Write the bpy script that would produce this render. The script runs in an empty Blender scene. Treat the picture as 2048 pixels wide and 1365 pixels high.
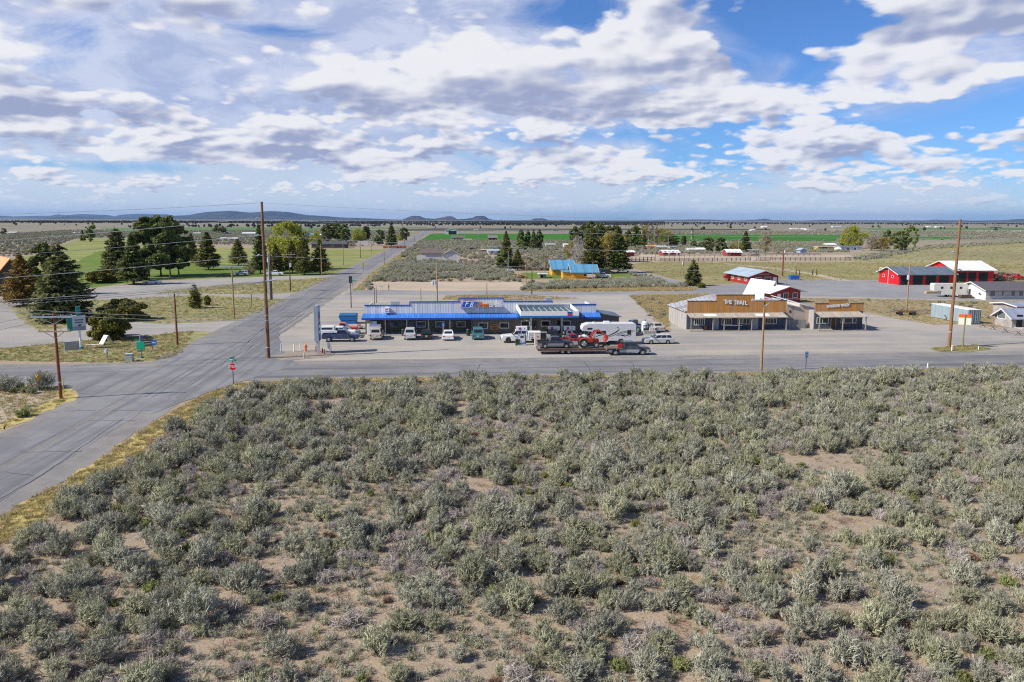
import bpy, math, random
import numpy as np
from mathutils import Vector, Matrix
from math import radians as RD, sin, cos, pi, sqrt, hypot
scene = bpy.context.scene
COL = scene.collection
rng = random.Random(11)
NR = np.random.default_rng(5)
H0, FPX = 18.5, 1580.0
TH = math.atan((682.5 - 440) / FPX)
RHO = RD(0.2)
FW = Vector((0, cos(TH), -sin(TH)))
U0 = Vector((0, sin(TH), cos(TH)))
R0 = Vector((1, 0, 0))
RX = R0 * cos(RHO) + U0 * sin(RHO)
UX = U0 * cos(RHO) - R0 * sin(RHO)
CP = Vector((0, 0, H0))
def ray(px, py):
    return FW * FPX + RX * (px - 1024) - UX * (py - 682.5)
def G(px, py, z=0.0):
    """ground point seen at a pixel of the photograph"""
    d = ray(px, py)
    return CP + d * ((z - H0) / d.z)
def VP(px, py, Y):
    d = ray(px, py)
    return CP + d * (Y / d.y)
cam = bpy.data.cameras.new('camera')
cam.sensor_width = 36
cam.lens = FPX / 2048 * 36
cam.clip_start = 0.5
cam.clip_end = 200000
co = bpy.data.objects.new('camera', cam)
COL.objects.link(co)
m3 = Matrix((RX, UX, -FW)).transposed()
co.matrix_world = Matrix.Translation(CP) @ m3.to_4x4()
scene.camera = co
ROT = RD(4.5)      # the town's grid
class Fr:
    """local frame of a building: x along its front, y to the back"""
    def __init__(s, o, rot=ROT):
        s.o = Vector((o[0], o[1], 0)); s.rot = rot
        s.u = Vector((cos(rot), sin(rot), 0)); s.v = Vector((-sin(rot), cos(rot), 0))
    def at(s, px, py, d=0.0):
        """(local x, z) where a pixel's ray meets the plane local y = d"""
        r = ray(px, py)
        t = (d - (CP - s.o).dot(s.v)) / r.dot(s.v)
        p = CP + r * t
        return (p - s.o).dot(s.u), p.z
    def x(s, px, py, d=0.0):
        return s.at(px, py, d)[0]
    def z(s, px, py, d=0.0):
        return s.at(px, py, d)[1]
    def loc(s, p):
        q = Vector((p[0], p[1], 0)) - s.o
        return q.dot(s.u), q.dot(s.v)
def lin(c):
    return tuple(((x / 255) / 12.92 if x <= 10 else ((x / 255 + .055) / 1.055) ** 2.4) for x in c)
class NT:
    def __init__(s, nt):
        s.nt = nt
    def n(s, t, **k):
        o = s.nt.nodes.new(t)
        for a, b in k.items():
            setattr(o, a, b)
        return o
    def put(s, sock, v):
        if isinstance(v, bpy.types.NodeSocket):
            s.nt.links.new(v, sock)
        elif v is not None:
            sock.default_value = v
    def m(s, op, a, b=None, c=None, clamp=False):
        o = s.n('ShaderNodeMath', operation=op, use_clamp=clamp)
        s.put(o.inputs[0], a)
        if b is not None: s.put(o.inputs[1], b)
        if c is not None: s.put(o.inputs[2], c)
        return o.outputs[0]
    def mix(s, f, a, b, mode='MIX'):
        o = s.n('ShaderNodeMix', data_type='RGBA', blend_type=mode)
        s.put(o.inputs[0], f)
        for i, v in ((6, a), (7, b)):
            if isinstance(v, (tuple, list)): v = tuple(v)[:3] + (1,)
            s.put(o.inputs[i], v)
        return o.outputs[2]
    def noise(s, vec, scale, detail=4, rough=.55, dist=0.0):
        o = s.n('ShaderNodeTexNoise')
        s.put(o.inputs['Vector'], vec); o.inputs['Scale'].default_value = scale
        o.inputs['Detail'].default_value = detail; o.inputs['Roughness'].default_value = rough
        o.inputs['Distortion'].default_value = dist
        return o.outputs['Fac']
    def ss(s, x, a, b):
        o = s.n('ShaderNodeMapRange', interpolation_type='SMOOTHSTEP')
        s.put(o.inputs[0], x); o.inputs[1].default_value = a; o.inputs[2].default_value = b
        return o.outputs[0]
    def ramp(s, x, a, b, c=0.0, d=1.0):
        o = s.n('ShaderNodeMapRange')
        s.put(o.inputs[0], x)
        for i, v in enumerate((a, b, c, d)): o.inputs[i + 1].default_value = v
        return o.outputs[0]
    def mapv(s, vec, scale=(1, 1, 1), rot=(0, 0, 0), loc=(0, 0, 0)):
        o = s.n('ShaderNodeMapping')
        s.put(o.inputs[0], vec)
        o.inputs['Scale'].default_value = scale; o.inputs['Rotation'].default_value = rot
        o.inputs['Location'].default_value = loc
        return o.outputs[0]
    def obj(s):
        return s.n('ShaderNodeTexCoord').outputs['Object']
    def pos(s):
        return s.n('ShaderNodeNewGeometry').outputs['Position']
MATS = {}
def newmat(name, rough=.8, metal=0.0, spec=None):
    m = bpy.data.materials.new(name)
    m.use_nodes = True
    t = NT(m.node_tree)
    b = m.node_tree.nodes['Principled BSDF']
    b.inputs['Roughness'].default_value = rough
    b.inputs['Metallic'].default_value = metal
    if spec is not None: b.inputs['Specular IOR Level'].default_value = spec
    MATS[name] = m
    return m, t, b
def mk(name, col, rough=.75, amt=.18, scale=1.5, metal=0.0, spec=None, stripe=None, col2=None, streak=None, bump=0.0):
    """painted / weathered surface: base colour with blotchy wear; stripe=(axis, pitch, width, dark) draws board seams"""
    if name in MATS: return MATS[name]
    m, t, b = newmat(name, rough, metal, spec)
    o = t.obj()
    n = t.noise(o, scale, 5, .62)
    f = t.ramp(n, .25, .75, 1 - amt, 1 + amt)
    c = t.n('ShaderNodeRGB'); c.outputs[0].default_value = (*col, 1)
    src = c.outputs[0]
    if streak:                                     # weathering streaks running down the boards
        ax, sc, amt2, c2 = streak
        v = t.mapv(o, tuple(sc if i == ax else sc * .06 if i == 2 else sc for i in range(3)))
        k = t.ss(t.noise(v, 1.0, 4, .6), .38, .68)
        src = t.mix(t.m('MULTIPLY', k, amt2), src, c2)
    if col2:
        src = t.mix(t.ss(t.noise(o, scale * .35, 4, .6), .45, .62), src, col2)
    g = t.n('ShaderNodeCombineColor')
    for i in range(3): t.put(g.inputs[i], f)
    out = t.mix(1.0, src, g.outputs[0], 'MULTIPLY')
    if stripe:
        ax, pitch, wd, dk = stripe
        sx = t.n('ShaderNodeSeparateXYZ'); t.put(sx.inputs[0], o)
        fr = t.m('FRACT', t.m('DIVIDE', sx.outputs[ax], pitch))
        lt = t.m('LESS_THAN', fr, wd / pitch)
        cell = t.m('FLOOR', t.m('DIVIDE', sx.outputs[ax], pitch))
        wn = t.n('ShaderNodeTexWhiteNoise', noise_dimensions='1D'); t.put(wn.inputs['W'], cell)
        vv = t.ramp(wn.outputs['Value'], 0, 1, .86, 1.14)
        g2 = t.n('ShaderNodeCombineColor')
        for i in range(3): t.put(g2.inputs[i], vv)
        out = t.mix(1.0, out, g2.outputs[0], 'MULTIPLY')
        out = t.mix(lt, out, tuple(x * dk for x in col))
    t.put(b.inputs['Base Color'], out)
    if bump:
        bp = t.n('ShaderNodeBump'); bp.inputs['Strength'].default_value = bump; bp.inputs['Distance'].default_value = .03
        t.put(bp.inputs['Height'], t.noise(o, scale * 6, 4)); t.put(b.inputs['Normal'], bp.outputs[0])
    return m
def leafmat(name, col, col2, trans=.25, var=.35):
    """foliage: per-leaf tint attribute and per-plant variation, a little light passes through"""
    if name in MATS: return MATS[name]
    m, t, b = newmat(name, .85, 0, .15)
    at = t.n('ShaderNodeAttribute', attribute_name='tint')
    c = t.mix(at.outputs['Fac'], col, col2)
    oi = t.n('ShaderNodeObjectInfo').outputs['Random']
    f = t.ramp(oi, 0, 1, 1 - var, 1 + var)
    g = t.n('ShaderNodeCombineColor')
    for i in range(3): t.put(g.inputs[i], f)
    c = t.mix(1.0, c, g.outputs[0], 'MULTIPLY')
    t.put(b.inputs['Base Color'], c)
    if trans > 0:
        tr = t.n('ShaderNodeBsdfTranslucent'); t.put(tr.inputs[0], c)
        mx = t.n('ShaderNodeMixShader'); mx.inputs[0].default_value = trans
        t.nt.links.new(b.outputs[0], mx.inputs[1]); t.nt.links.new(tr.outputs[0], mx.inputs[2])
        t.nt.links.new(mx.outputs[0], t.nt.nodes['Material Output'].inputs[0])
    return m
class MB:
    def __init__(s):
        s.v = []; s.f = []; s.mi = []; s.cur = 0
    def m(s, i):
        s.cur = i; return s
    def add(s, vs, fs):
        k = len(s.v)
        s.v += [tuple(p) for p in vs]
        s.f += [[i + k for i in f] for f in fs]
        s.mi += [s.cur] * len(fs)
        return s
    def box(s, x0, x1, y0, y1, z0, z1):
        return s.add([(x0, y0, z0), (x1, y0, z0), (x1, y1, z0), (x0, y1, z0), (x0, y0, z1), (x1, y0, z1), (x1, y1, z1), (x0, y1, z1)],
                     [(3, 2, 1, 0), (4, 5, 6, 7), (0, 1, 5, 4), (1, 2, 6, 5), (2, 3, 7, 6), (3, 0, 4, 7)])
    def cbox(s, c, d):
        return s.box(c[0] - d[0] / 2, c[0] + d[0] / 2, c[1] - d[1] / 2, c[1] + d[1] / 2, c[2] - d[2] / 2, c[2] + d[2] / 2)
    def hexa(s, lo, hi):
        """solid between two quads (each 4 points, same winding, counter-clockwise seen from outside hi)"""
        return s.add(list(lo) + list(hi), [(3, 2, 1, 0), (4, 5, 6, 7), (0, 1, 5, 4), (1, 2, 6, 5), (2, 3, 7, 6), (3, 0, 4, 7)])
    def prism(s, poly, a0, a1, axis=1):
        """poly in the other two axes, extruded along axis"""
        def P(p, a):
            return (a, p[0], p[1]) if axis == 0 else (p[0], a, p[1]) if axis == 1 else (p[0], p[1], a)
        n = len(poly)
        vs = [P(p, a0) for p in poly] + [P(p, a1) for p in poly]
        fs = [list(range(n))[::-1], list(range(n, 2 * n))] + [(i, (i + 1) % n, n + (i + 1) % n, n + i) for i in range(n)]
        return s.add(vs, fs)
    def loft(s, rings, caps=True):
        n = len(rings[0]); vs = [p for r in rings for p in r]; fs = []
        for k in range(len(rings) - 1):
            for i in range(n):
                j = (i + 1) % n
                fs.append((k * n + i, k * n + j, (k + 1) * n + j, (k + 1) * n + i))
        if caps:
            fs.append(list(range(n))[::-1]); fs.append([(len(rings) - 1) * n + i for i in range(n)])
        return s.add(vs, fs)
    def cyl(s, p0, p1, r0, r1=None, n=8):
        r1 = r0 if r1 is None else r1
        p0 = Vector(p0); p1 = Vector(p1); d = (p1 - p0).normalized()
        a = d.orthogonal().normalized(); b = d.cross(a)
        ring = lambda c, r: [c + (a * cos(2 * pi * i / n) + b * sin(2 * pi * i / n)) * r for i in range(n)]
        return s.loft([ring(p0, r0), ring(p1, r1)])
    def tube(s, pts, r, n=5):
        pts = [Vector(p) for p in pts]
        rings = []
        for i, p in enumerate(pts):
            d = (pts[min(i + 1, len(pts) - 1)] - pts[max(i - 1, 0)]).normalized()
            a = d.cross(Vector((0, 0, 1)))
            a = a.normalized() if a.length > 1e-4 else Vector((1, 0, 0))
            b = d.cross(a)
            rr = r[i] if isinstance(r, (list, tuple)) else r
            rings.append([p + (a * cos(2 * pi * k / n) + b * sin(2 * pi * k / n)) * rr for k in range(n)])
        return s.loft(rings)
    def ball(s, c, r, nu=10, nv=6, sc=(1, 1, 1)):
        rings = []
        for j in range(nv + 1):
            t = -pi / 2 + pi * (j + .02) / (nv + .04)
            rings.append([(c[0] + r * sc[0] * cos(t) * cos(2 * pi * i / nu), c[1] + r * sc[1] * cos(t) * sin(2 * pi * i / nu), c[2] + r * sc[2] * sin(t)) for i in range(nu)])
        return s.loft(rings)
    def quad(s, a, b, c, d):
        return s.add([a, b, c, d], [(0, 1, 2, 3)])
    def build(s, name, mat, parent=None, loc=None, rot=0.0, smooth=False):
        me = bpy.data.meshes.new(name)
        me.from_pydata(s.v, [], s.f)
        mats = mat if isinstance(mat, (list, tuple)) else [mat]
        for q in mats: me.materials.append(q)
        if len(mats) > 1: me.polygons.foreach_set('material_index', s.mi)
        if smooth: me.polygons.foreach_set('use_smooth', [True] * len(me.polygons))
        me.update()
        return link(name, me, parent, loc, rot)
def link(name, data, parent=None, loc=None, rot=0.0):
    o = bpy.data.objects.new(name, data)
    COL.objects.link(o)
    if parent is not None: o.parent = parent
    if loc is not None: o.location = loc
    if rot: o.rotation_euler = (0, 0, rot)
    return o
def tag(o, label=None, cat=None, group=None, kind=None):
    if label: o['label'] = label
    if cat: o['category'] = cat
    if group: o['group'] = group
    if kind: o['kind'] = kind
    return o
def thing(name, label, cat, loc=(0, 0, 0), rot=0.0, group=None):
    o = bpy.data.objects.new(name, None)
    o.empty_display_size = .3
    COL.objects.link(o)
    o.location = (loc[0], loc[1], loc[2] if len(loc) > 2 else 0)
    o.rotation_euler = (0, 0, rot)
    return tag(o, label, cat, group)
def part(name, mb, mat, parent, **k):
    return mb.build(name, mat, parent, **k)
def text(body, size, mat, parent, loc, rotz=0.0, extrude=.02, name='lettering', align='CENTER', shear=0.0, lean=pi / 2, bold=0.0, space=1.0):
    cu = bpy.data.curves.new(name, 'FONT')
    cu.body = body; cu.size = size; cu.extrude = extrude; cu.align_x = align; cu.align_y = 'CENTER'
    cu.shear = shear; cu.offset = bold; cu.space_character = space; cu.resolution_u = 3
    cu.materials.append(mat)
    tmp = bpy.data.objects.new(name, cu)
    me = bpy.data.meshes.new_from_object(tmp); me.name = name
    if not me.materials: me.materials.append(mat)
    bpy.data.objects.remove(tmp)
    o = link(name, me, parent, loc); o.rotation_euler = (lean, 0, rotz)
    return o
def npmesh(name, quads, mat, tint=None, parent=None, loc=None, rot=0, extra=None):
    """quads: (n,4,3) array of leaf faces; extra: MB with solid geometry using material slot 1"""
    n = len(quads)
    v = quads.reshape(-1, 3)
    ev, ef = (extra.v, extra.f) if extra else ([], [])
    me = bpy.data.meshes.new(name)
    k = len(v)
    allv = np.concatenate([v, np.array(ev, float).reshape(-1, 3)]) if ev else v
    loops = np.arange(k)
    tot = np.full(n, 4)
    if ef:
        loops = np.concatenate([loops, np.array([i + k for f in ef for i in f])])
        tot = np.concatenate([tot, np.array([len(f) for f in ef])])
    me.vertices.add(len(allv)); me.vertices.foreach_set('co', allv.astype(np.float32).ravel())
    me.loops.add(len(loops)); me.loops.foreach_set('vertex_index', loops.astype(np.int32))
    me.polygons.add(len(tot))
    st = np.concatenate([[0], np.cumsum(tot)[:-1]])
    me.polygons.foreach_set('loop_start', st.astype(np.int32))
    mats = mat if isinstance(mat, (list, tuple)) else [mat]
    for q in mats: me.materials.append(q)
    if ef and len(mats) > 1:
        me.polygons.foreach_set('material_index', np.concatenate([np.zeros(n), np.ones(len(ef))]).astype(np.int32))
    if tint is not None:
        a = me.attributes.new('tint', 'FLOAT', 'FACE')
        a.data.foreach_set('value', np.concatenate([tint, np.full(len(ef), .5)]).astype(np.float32))
    me.update(calc_edges=True)
    me.validate()
    return me
def leafquads(c, nrm, up, w, h):
    """leaf rectangles centred on c facing nrm, long side along up"""
    nrm = nrm / (np.linalg.norm(nrm, axis=1, keepdims=True) + 1e-9)
    side = np.cross(nrm, up); side /= (np.linalg.norm(side, axis=1, keepdims=True) + 1e-9)
    up = np.cross(side, nrm)
    w = np.asarray(w).reshape(-1, 1) / 2; h = np.asarray(h).reshape(-1, 1) / 2
    return np.stack([c - side * w - up * h, c + side * w - up * h, c + side * w * .55 + up * h, c - side * w * .55 + up * h], axis=1)
def pip(pts, poly):
    """points in polygon (numpy)"""
    x, y = pts[:, 0], pts[:, 1]; ins = np.zeros(len(pts), bool); j = len(poly) - 1
    for i in range(len(poly)):
        xi, yi = poly[i][:2]; xj, yj = poly[j][:2]
        c = ((yi > y) != (yj > y)) & (x < (xj - xi) * (y - yi) / (yj - yi + 1e-12) + xi)
        ins ^= c; j = i
    return ins
def gpoly(px):
    return [tuple(G(*p)[:2]) for p in px]
SUN_EL, SUN_AZ = RD(40), RD(18)          # light travels towards +x and a little towards +y
sd = Vector((cos(SUN_EL) * cos(SUN_AZ), cos(SUN_EL) * sin(SUN_AZ), -sin(SUN_EL)))
sl = bpy.data.lights.new('sun', 'SUN')
sl.energy = 5.0; sl.angle = RD(.53); sl.color = (1, .94, .84)
so = link('sun', sl); so.rotation_euler = sd.to_track_quat('-Z', 'Y').to_euler()
so.location = (-200, -50, 300)
W = bpy.data.worlds.new('World'); scene.world = W; W.use_nodes = True
W.cycles.sampling_method = 'MANUAL'; W.cycles.sample_map_resolution = 512
t = NT(W.node_tree)
bg = W.node_tree.nodes['Background']
sky = t.n('ShaderNodeTexSky'); sky.sky_type = 'NISHITA'; sky.sun_disc = False
sky.sun_elevation = SUN_EL; sky.sun_rotation = math.atan2(-sd.x, -sd.y)
sky.altitude = 1300; sky.air_density = 1.0; sky.dust_density = .6; sky.ozone_density = 2.2
SKYS = .10
def wn(vec, scale, detail=4, rough=.55, dist=0.0):
    o = t.n('ShaderNodeTexNoise', noise_dimensions='2D')
    t.put(o.inputs['Vector'], vec); o.inputs['Scale'].default_value = scale
    o.inputs['Detail'].default_value = detail; o.inputs['Roughness'].default_value = rough
    o.inputs['Distortion'].default_value = dist
    return o.outputs['Fac']
d = t.n('ShaderNodeTexCoord').outputs['Generated']
sx = t.n('ShaderNodeSeparateXYZ'); t.put(sx.inputs[0], d)
dx, dy, dz = sx.outputs
zc = t.m('MAXIMUM', dz, 0.0)
hor = t.m('SQRT', t.m('ADD', t.m('MULTIPLY', dx, dx), t.m('MULTIPLY', dy, dy)))
el = t.m('DIVIDE', zc, t.m('MAXIMUM', hor, .05))
az = t.m('ARCTAN2', dx, dy)
BANDS = [(5.2, 12.0, 0.0), (9.5, 25.0, 31.0), (18.0, 56.0, 77.0)]      # clouds shrink towards the horizon in three decks
wA = t.ss(el, .10, .19); wC = t.m('SUBTRACT', 1.0, t.ss(el, .03, .08)); wB = t.m('SUBTRACT', t.m('SUBTRACT', 1.0, wA), wC)
def cvec(du=0.0, dv=0.0, w=0.0, band=0):
    ku, kv, sh = BANDS[band]
    c = t.n('ShaderNodeCombineXYZ')
    t.put(c.inputs[0], t.m('ADD', t.m('MULTIPLY', az, ku), du + w * 7.3 + sh)); t.put(c.inputs[1], t.m('ADD', t.m('MULTIPLY', el, kv), dv + w * 3.1 + sh))
    return c.outputs[0]
def blobs(lst):
    acc = None
    for (px, py, sxp, syp, amp) in lst:
        r = ray(px, py); a0 = math.atan2(r.x, r.y); e0 = r.z / hypot(r.x, r.y)
        qa = t.m('DIVIDE', t.m('SUBTRACT', az, a0), sxp / FPX)
        qe = t.m('DIVIDE', t.m('SUBTRACT', el, e0), syp / FPX)
        q = t.m('ADD', t.m('MULTIPLY', qa, qa), t.m('MULTIPLY', qe, qe))
        g = t.m('MULTIPLY', t.m('EXPONENT', t.m('MULTIPLY', q, -1.0)), amp)
        acc = g if acc is None else t.m('ADD', acc, g)
    return acc
def billow(v, sc, det):
    o = t.n('ShaderNodeTexVoronoi', feature='SMOOTH_F1', voronoi_dimensions='2D')
    t.put(o.inputs['Vector'], v); o.inputs['Scale'].default_value = sc
    o.inputs['Detail'].default_value = det; o.inputs['Roughness'].default_value = .5; o.inputs['Smoothness'].default_value = .35
    return t.ramp(o.outputs['Distance'], .0, .9, 1.0, .0)
def shape(du=0.0, dv=0.0, det=8, puff=True):
    acc = None
    for k, w in enumerate((wA, wB, wC)):
        v = cvec(du, dv, 3.7, k)
        n1 = wn(v, 1.0, det, .55, .12)
        if puff: n1 = t.m('ADD', t.m('MULTIPLY', n1, .80), t.m('MULTIPLY', billow(v, 3.1, 1), .18))
        n1 = t.m('MULTIPLY', n1, w)
        acc = n1 if acc is None else t.m('ADD', acc, n1)
    return acc
cover = blobs([(1290, 50, 170, 90, .17), (1390, 125, 170, 45, .15), (1430, 215, 250, 40, .15), (1600, 195, 80, 34, .10), (1640, 272, 170, 28, .15), (1880, 60, 260, 50, .09), (1720, 110, 110, 40, .07),
               (1080, 225, 240, 60, .07), (820, 200, 240, 50, .08), (640, 160, 120, 50, .05), (260, 15, 260, 34, .08), (80, 200, 190, 46, .10), (110, 260, 200, 40, .10), (480, 285, 400, 40, .10),
               (850, 305, 240, 30, .10), (1200, 318, 260, 18, .08), (1850, 295, 260, 30, .07), (1750, 150, 180, 34, .05), (1000, 60, 130, 60, .04), (1960, 335, 150, 16, .06),
               (1590, 50, 95, 75, -.25), (1210, 268, 280, 14, -.09), (1740, 225, 260, 18, -.10), (1950, 95, 120, 14, -.12), (1130, 25, 90, 40, -.14), (560, 60, 110, 25, -.12),
               (1980, 240, 170, 22, -.10), (200, 332, 240, 10, -.10), (1000, 346, 1700, 30, .045), (1330, 398, 900, 16, -.03), (300, 398, 500, 16, -.03), (330, 130, 260, 45, -.10)])
shade = blobs([(1400, 130, 190, 24, .42), (1300, 225, 330, 24, .34), (1060, 195, 260, 26, .20), (90, 205, 200, 28, .45), (300, 12, 190, 16, .4), (180, 290, 240, 14, .34), (560, 292, 200, 22, .30), (640, 200, 140, 16, .28), (1640, 292, 160, 12, .2), (900, 325, 220, 10, .25), (1860, 60, 260, 22, .12), (860, 20, 120, 16, .22),
               (1280, 50, 130, 60, -.25), (1500, 185, 180, 22, -.30), (110, 245, 170, 20, -.25), (1620, 260, 170, 14, -.2), (1780, 120, 180, 22, -.2), (620, 160, 100, 14, -.2)])
low = t.ss(el, .004, .05)
d0 = t.m('ADD', shape(), cover)
dA = t.m('ADD', shape(-.06, .09, 4), cover)
dB = t.m('ADD', shape(0, 0, 4), cover)
l0 = shape(0, 0, 2, False); lA = shape(-.05, .38, 2, False)
cum = t.ss(d0, .465, .555)
cum = t.m('MULTIPLY', cum, t.m('ADD', t.m('MULTIPLY', low, .82), .12))
relief = t.m('MULTIPLY', t.m('SUBTRACT', dB, dA), 3.2)
broad = t.m('MULTIPLY', t.m('SUBTRACT', l0, lA), 2.4)
body = t.ss(d0, .50, .68)
lit = t.m('SUBTRACT', t.m('ADD', .78, t.m('ADD', relief, broad)), t.m('ADD', t.m('MULTIPLY', body, .26), shade), clamp=True)
ccol = t.mix(t.ss(lit, .05, .95), (.275, .315, .47), (.725, .725, .75))
vl = wn(cvec(0, 0, 40.), .75, 9, .6, .5)
vcov = blobs([(300, 180, 700, 260, .34), (850, 140, 420, 200, .22), (1880, 130, 260, 70, .16), (1000, 400, 1600, 40, .30), (1590, 50, 130, 80, -.3), (560, 62, 110, 24, -.25), (200, 335, 200, 12, -.2), (1130, 25, 90, 40, -.2), (1230, 270, 260, 16, -.16)])
over = t.m('SUBTRACT', 1.0, t.m('MULTIPLY', t.ss(el, .30, .55), .8))
veil = t.m('MULTIPLY', t.ss(t.m('ADD', vl, vcov), .50, .80), over)
cum = t.m('MULTIPLY', cum, over)
vn = wn(cvec(.3, 0, 55.), 2.2, 8, .6, .3)
vcol = t.mix(t.ss(vn, .36, .64), (.37, .425, .60), (.55, .585, .71))
vcol = t.mix(t.ss(el, .02, .13), (.53, .60, .70), vcol)
skc = t.mix(1.0, sky.outputs[0], (SKYS, SKYS, SKYS), 'MULTIPLY')
skc = t.mix(1.0, skc, (.44, .70, 1.08), 'MULTIPLY')
skc = t.mix(t.m('MULTIPLY', veil, .86), skc, vcol)
fin = t.mix(cum, skc, ccol)
t.put(bg.inputs[0], fin); bg.inputs[1].default_value = 1.0
scene.view_settings.view_transform = 'Standard'
scene.view_settings.look = 'None'
scene.view_settings.exposure = 0.30
scene.view_settings.gamma = 1.0
c = scene.cycles
c.max_bounces = 5; c.diffuse_bounces = 3; c.glossy_bounces = 2; c.transmission_bounces = 2; c.transparent_max_bounces = 4; c.volume_bounces = 0
c.use_denoising = False
try:
    c.denoiser = 'OPENIMAGEDENOISE'; c.denoising_input_passes = 'RGB_ALBEDO_NORMAL'
except Exception:
    pass
c.sample_clamp_indirect = 4
c.pixel_filter_type = 'BLACKMAN_HARRIS'; c.filter_width = 1.15
c.use_adaptive_sampling = True; c.adaptive_threshold = .012
def groundmat():
    m, t, b = newmat('soil', .95, 0, .1)
    p = t.pos(); s = t.n('ShaderNodeSeparateXYZ'); t.put(s.inputs[0], p)
    n1 = t.noise(p, .06, 6, .6); n2 = t.noise(p, 1.1, 6, .65); n3 = t.noise(p, 7.0, 4, .75)
    soil = t.mix(t.ss(n2, .3, .7), (.335, .255, .18), (.43, .34, .245))
    soil = t.mix(t.m('MULTIPLY', t.ss(n3, .50, .62), .7), soil, (.17, .115, .072))
    soil = t.mix(t.m('MULTIPLY', t.ss(n1, .42, .62), .5), soil, (.33, .275, .20))
    vo = t.n('ShaderNodeTexVoronoi'); t.put(vo.inputs['Vector'], p); vo.inputs['Scale'].default_value = .16
    far1 = t.noise(p, .035, 7, .72); far2 = t.noise(p, .0042, 6, .6)
    sage = t.mix(t.ss(far1, .36, .62), (.28, .245, .185), (.165, .155, .115))
    sage = t.mix(t.m('MULTIPLY', t.ss(far2, .42, .6), .55), sage, (.30, .27, .20))
    sage = t.mix(t.m('MULTIPLY', t.ss(vo.outputs['Distance'], .42, .2), .45), sage, (.13, .13, .095))
    c = t.mix(t.ss(s.outputs[1], 330, 900), soil, sage)
    plain = t.mix(t.ss(t.noise(t.mapv(p, (.25, 1, 1)), .0022, 6, .65), .4, .62), (.14, .14, .11), (.20, .18, .14))
    c = t.mix(t.ss(s.outputs[1], 4200, 8000), c, plain)
    t.put(b.inputs['Base Color'], c)
    bp = t.n('ShaderNodeBump'); bp.inputs['Strength'].default_value = .7; bp.inputs['Distance'].default_value = .06
    t.put(bp.inputs['Height'], t.m('ADD', n3, n2)); t.put(b.inputs['Normal'], bp.outputs[0])
    return m
SOIL = groundmat()
gm = MB()
E_ = 95000
gm.quad((-E_, -600, 0), (E_, -600, 0), (E_, E_, 0), (-E_, E_, 0))
tag(gm.build('ground', SOIL), 'flat tan desert soil reaching to the horizon', 'ground', kind='structure')
def cover_mat(name, a, b_, c_, sc=.5, fine=6.0, rough=.95, streak=None, bump=.4, patch=.5):
    """ground cover: two tones in blotches (sc) with a speckle (fine) of a third"""
    m, t, b = newmat(name, rough, 0, .15)
    p = t.pos()
    n1 = t.noise(p, sc, 7, .66, .3); n2 = t.noise(p, fine, 5, .7); n0 = t.noise(p, sc * .17, 5, .6)
    c = t.mix(t.ss(n1, .36, .64), a, b_)
    c = t.mix(t.m('MULTIPLY', t.ss(n2, .5, .64), patch), c, c_)
    f = t.ramp(n0, .3, .7, .84, 1.16); g = t.n('ShaderNodeCombineColor')
    for i in range(3): t.put(g.inputs[i], f)
    c = t.mix(1.0, c, g.outputs[0], 'MULTIPLY')
    if streak:
        ang, wide, col, k = streak
        v = t.mapv(p, (.012, wide, 1), (0, 0, 0))
        r = t.n('ShaderNodeVectorRotate', rotation_type='Z_AXIS'); t.put(r.inputs['Vector'], p); r.inputs['Angle'].default_value = -ang
        v = t.mapv(r.outputs[0], (.02, wide, 1))
        c = t.mix(t.m('MULTIPLY', t.ss(t.noise(v, 1.0, 6, .6), .45, .68), k), c, col)
    t.put(b.inputs['Base Color'], c)
    if bump:
        bp = t.n('ShaderNodeBump'); bp.inputs['Strength'].default_value = bump; bp.inputs['Distance'].default_value = .05
        t.put(bp.inputs['Height'], n2); t.put(b.inputs['Normal'], bp.outputs[0])
    return m
ASPH = cover_mat('asphalt', (.19, .186, .19), (.24, .232, .23), (.15, .148, .152), .22, 8, .9, (ROT + RD(1), .8, (.115, .115, .125), .8), .15, .3)
ASPN = cover_mat('side_asphalt', (.185, .182, .188), (.24, .235, .235), (.15, .148, .152), .2, 8, .9, (RD(94.5), .7, (.125, .125, .135), .75), .15, .3)
GRAV = cover_mat('gravel', (.30, .285, .268), (.375, .345, .30), (.225, .215, .205), .09, 4, .95, (ROT, .30, (.44, .37, .275), .75), .3, .45)
GRYD = cover_mat('yard_gravel', (.30, .285, .265), (.36, .33, .29), (.23, .22, .2), .15, 5, .95, (RD(8), .3, (.24, .235, .23), .5), .3, .35)
SHLD = cover_mat('shoulder_gravel', (.215, .205, .20), (.27, .25, .225), (.15, .14, .13), .5, 7, .95, (RD(94.5), .7, (.27, .25, .23), .5), .4, .5)
BACK = cover_mat('back_asphalt', (.24, .24, .245), (.285, .275, .27), (.2, .2, .2), .2, 6, .9, (RD(4), .5, (.2, .2, .21), .4), .15, .3)
DRYG = cover_mat('dry_grass', (.34, .275, .145), (.165, .20, .06), (.42, .345, .22), .35, 3.5, .95, None, .6, .6)
VERG = cover_mat('yellow_grass', (.52, .40, .16), (.38, .325, .11), (.23, .225, .07), .8, 6, .95, None, .7, .5)
WEED = cover_mat('weedy_soil', (.36, .265, .165), (.29, .235, .14), (.18, .175, .085), .3, 2.5, .95, None, .6, .6)
LAWN = cover_mat('lawn_turf', (.10, .17, .022), (.17, .205, .045), (.075, .125, .02), .10, 2.0, .95, None, .4, .4)
FAIR = cover_mat('fairway_grass', (.20, .225, .06), (.30, .275, .11), (.135, .185, .04), .045, 1.2, .95, (RD(0), .12, (.14, .215, .04), .5), .3, .4)
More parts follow.
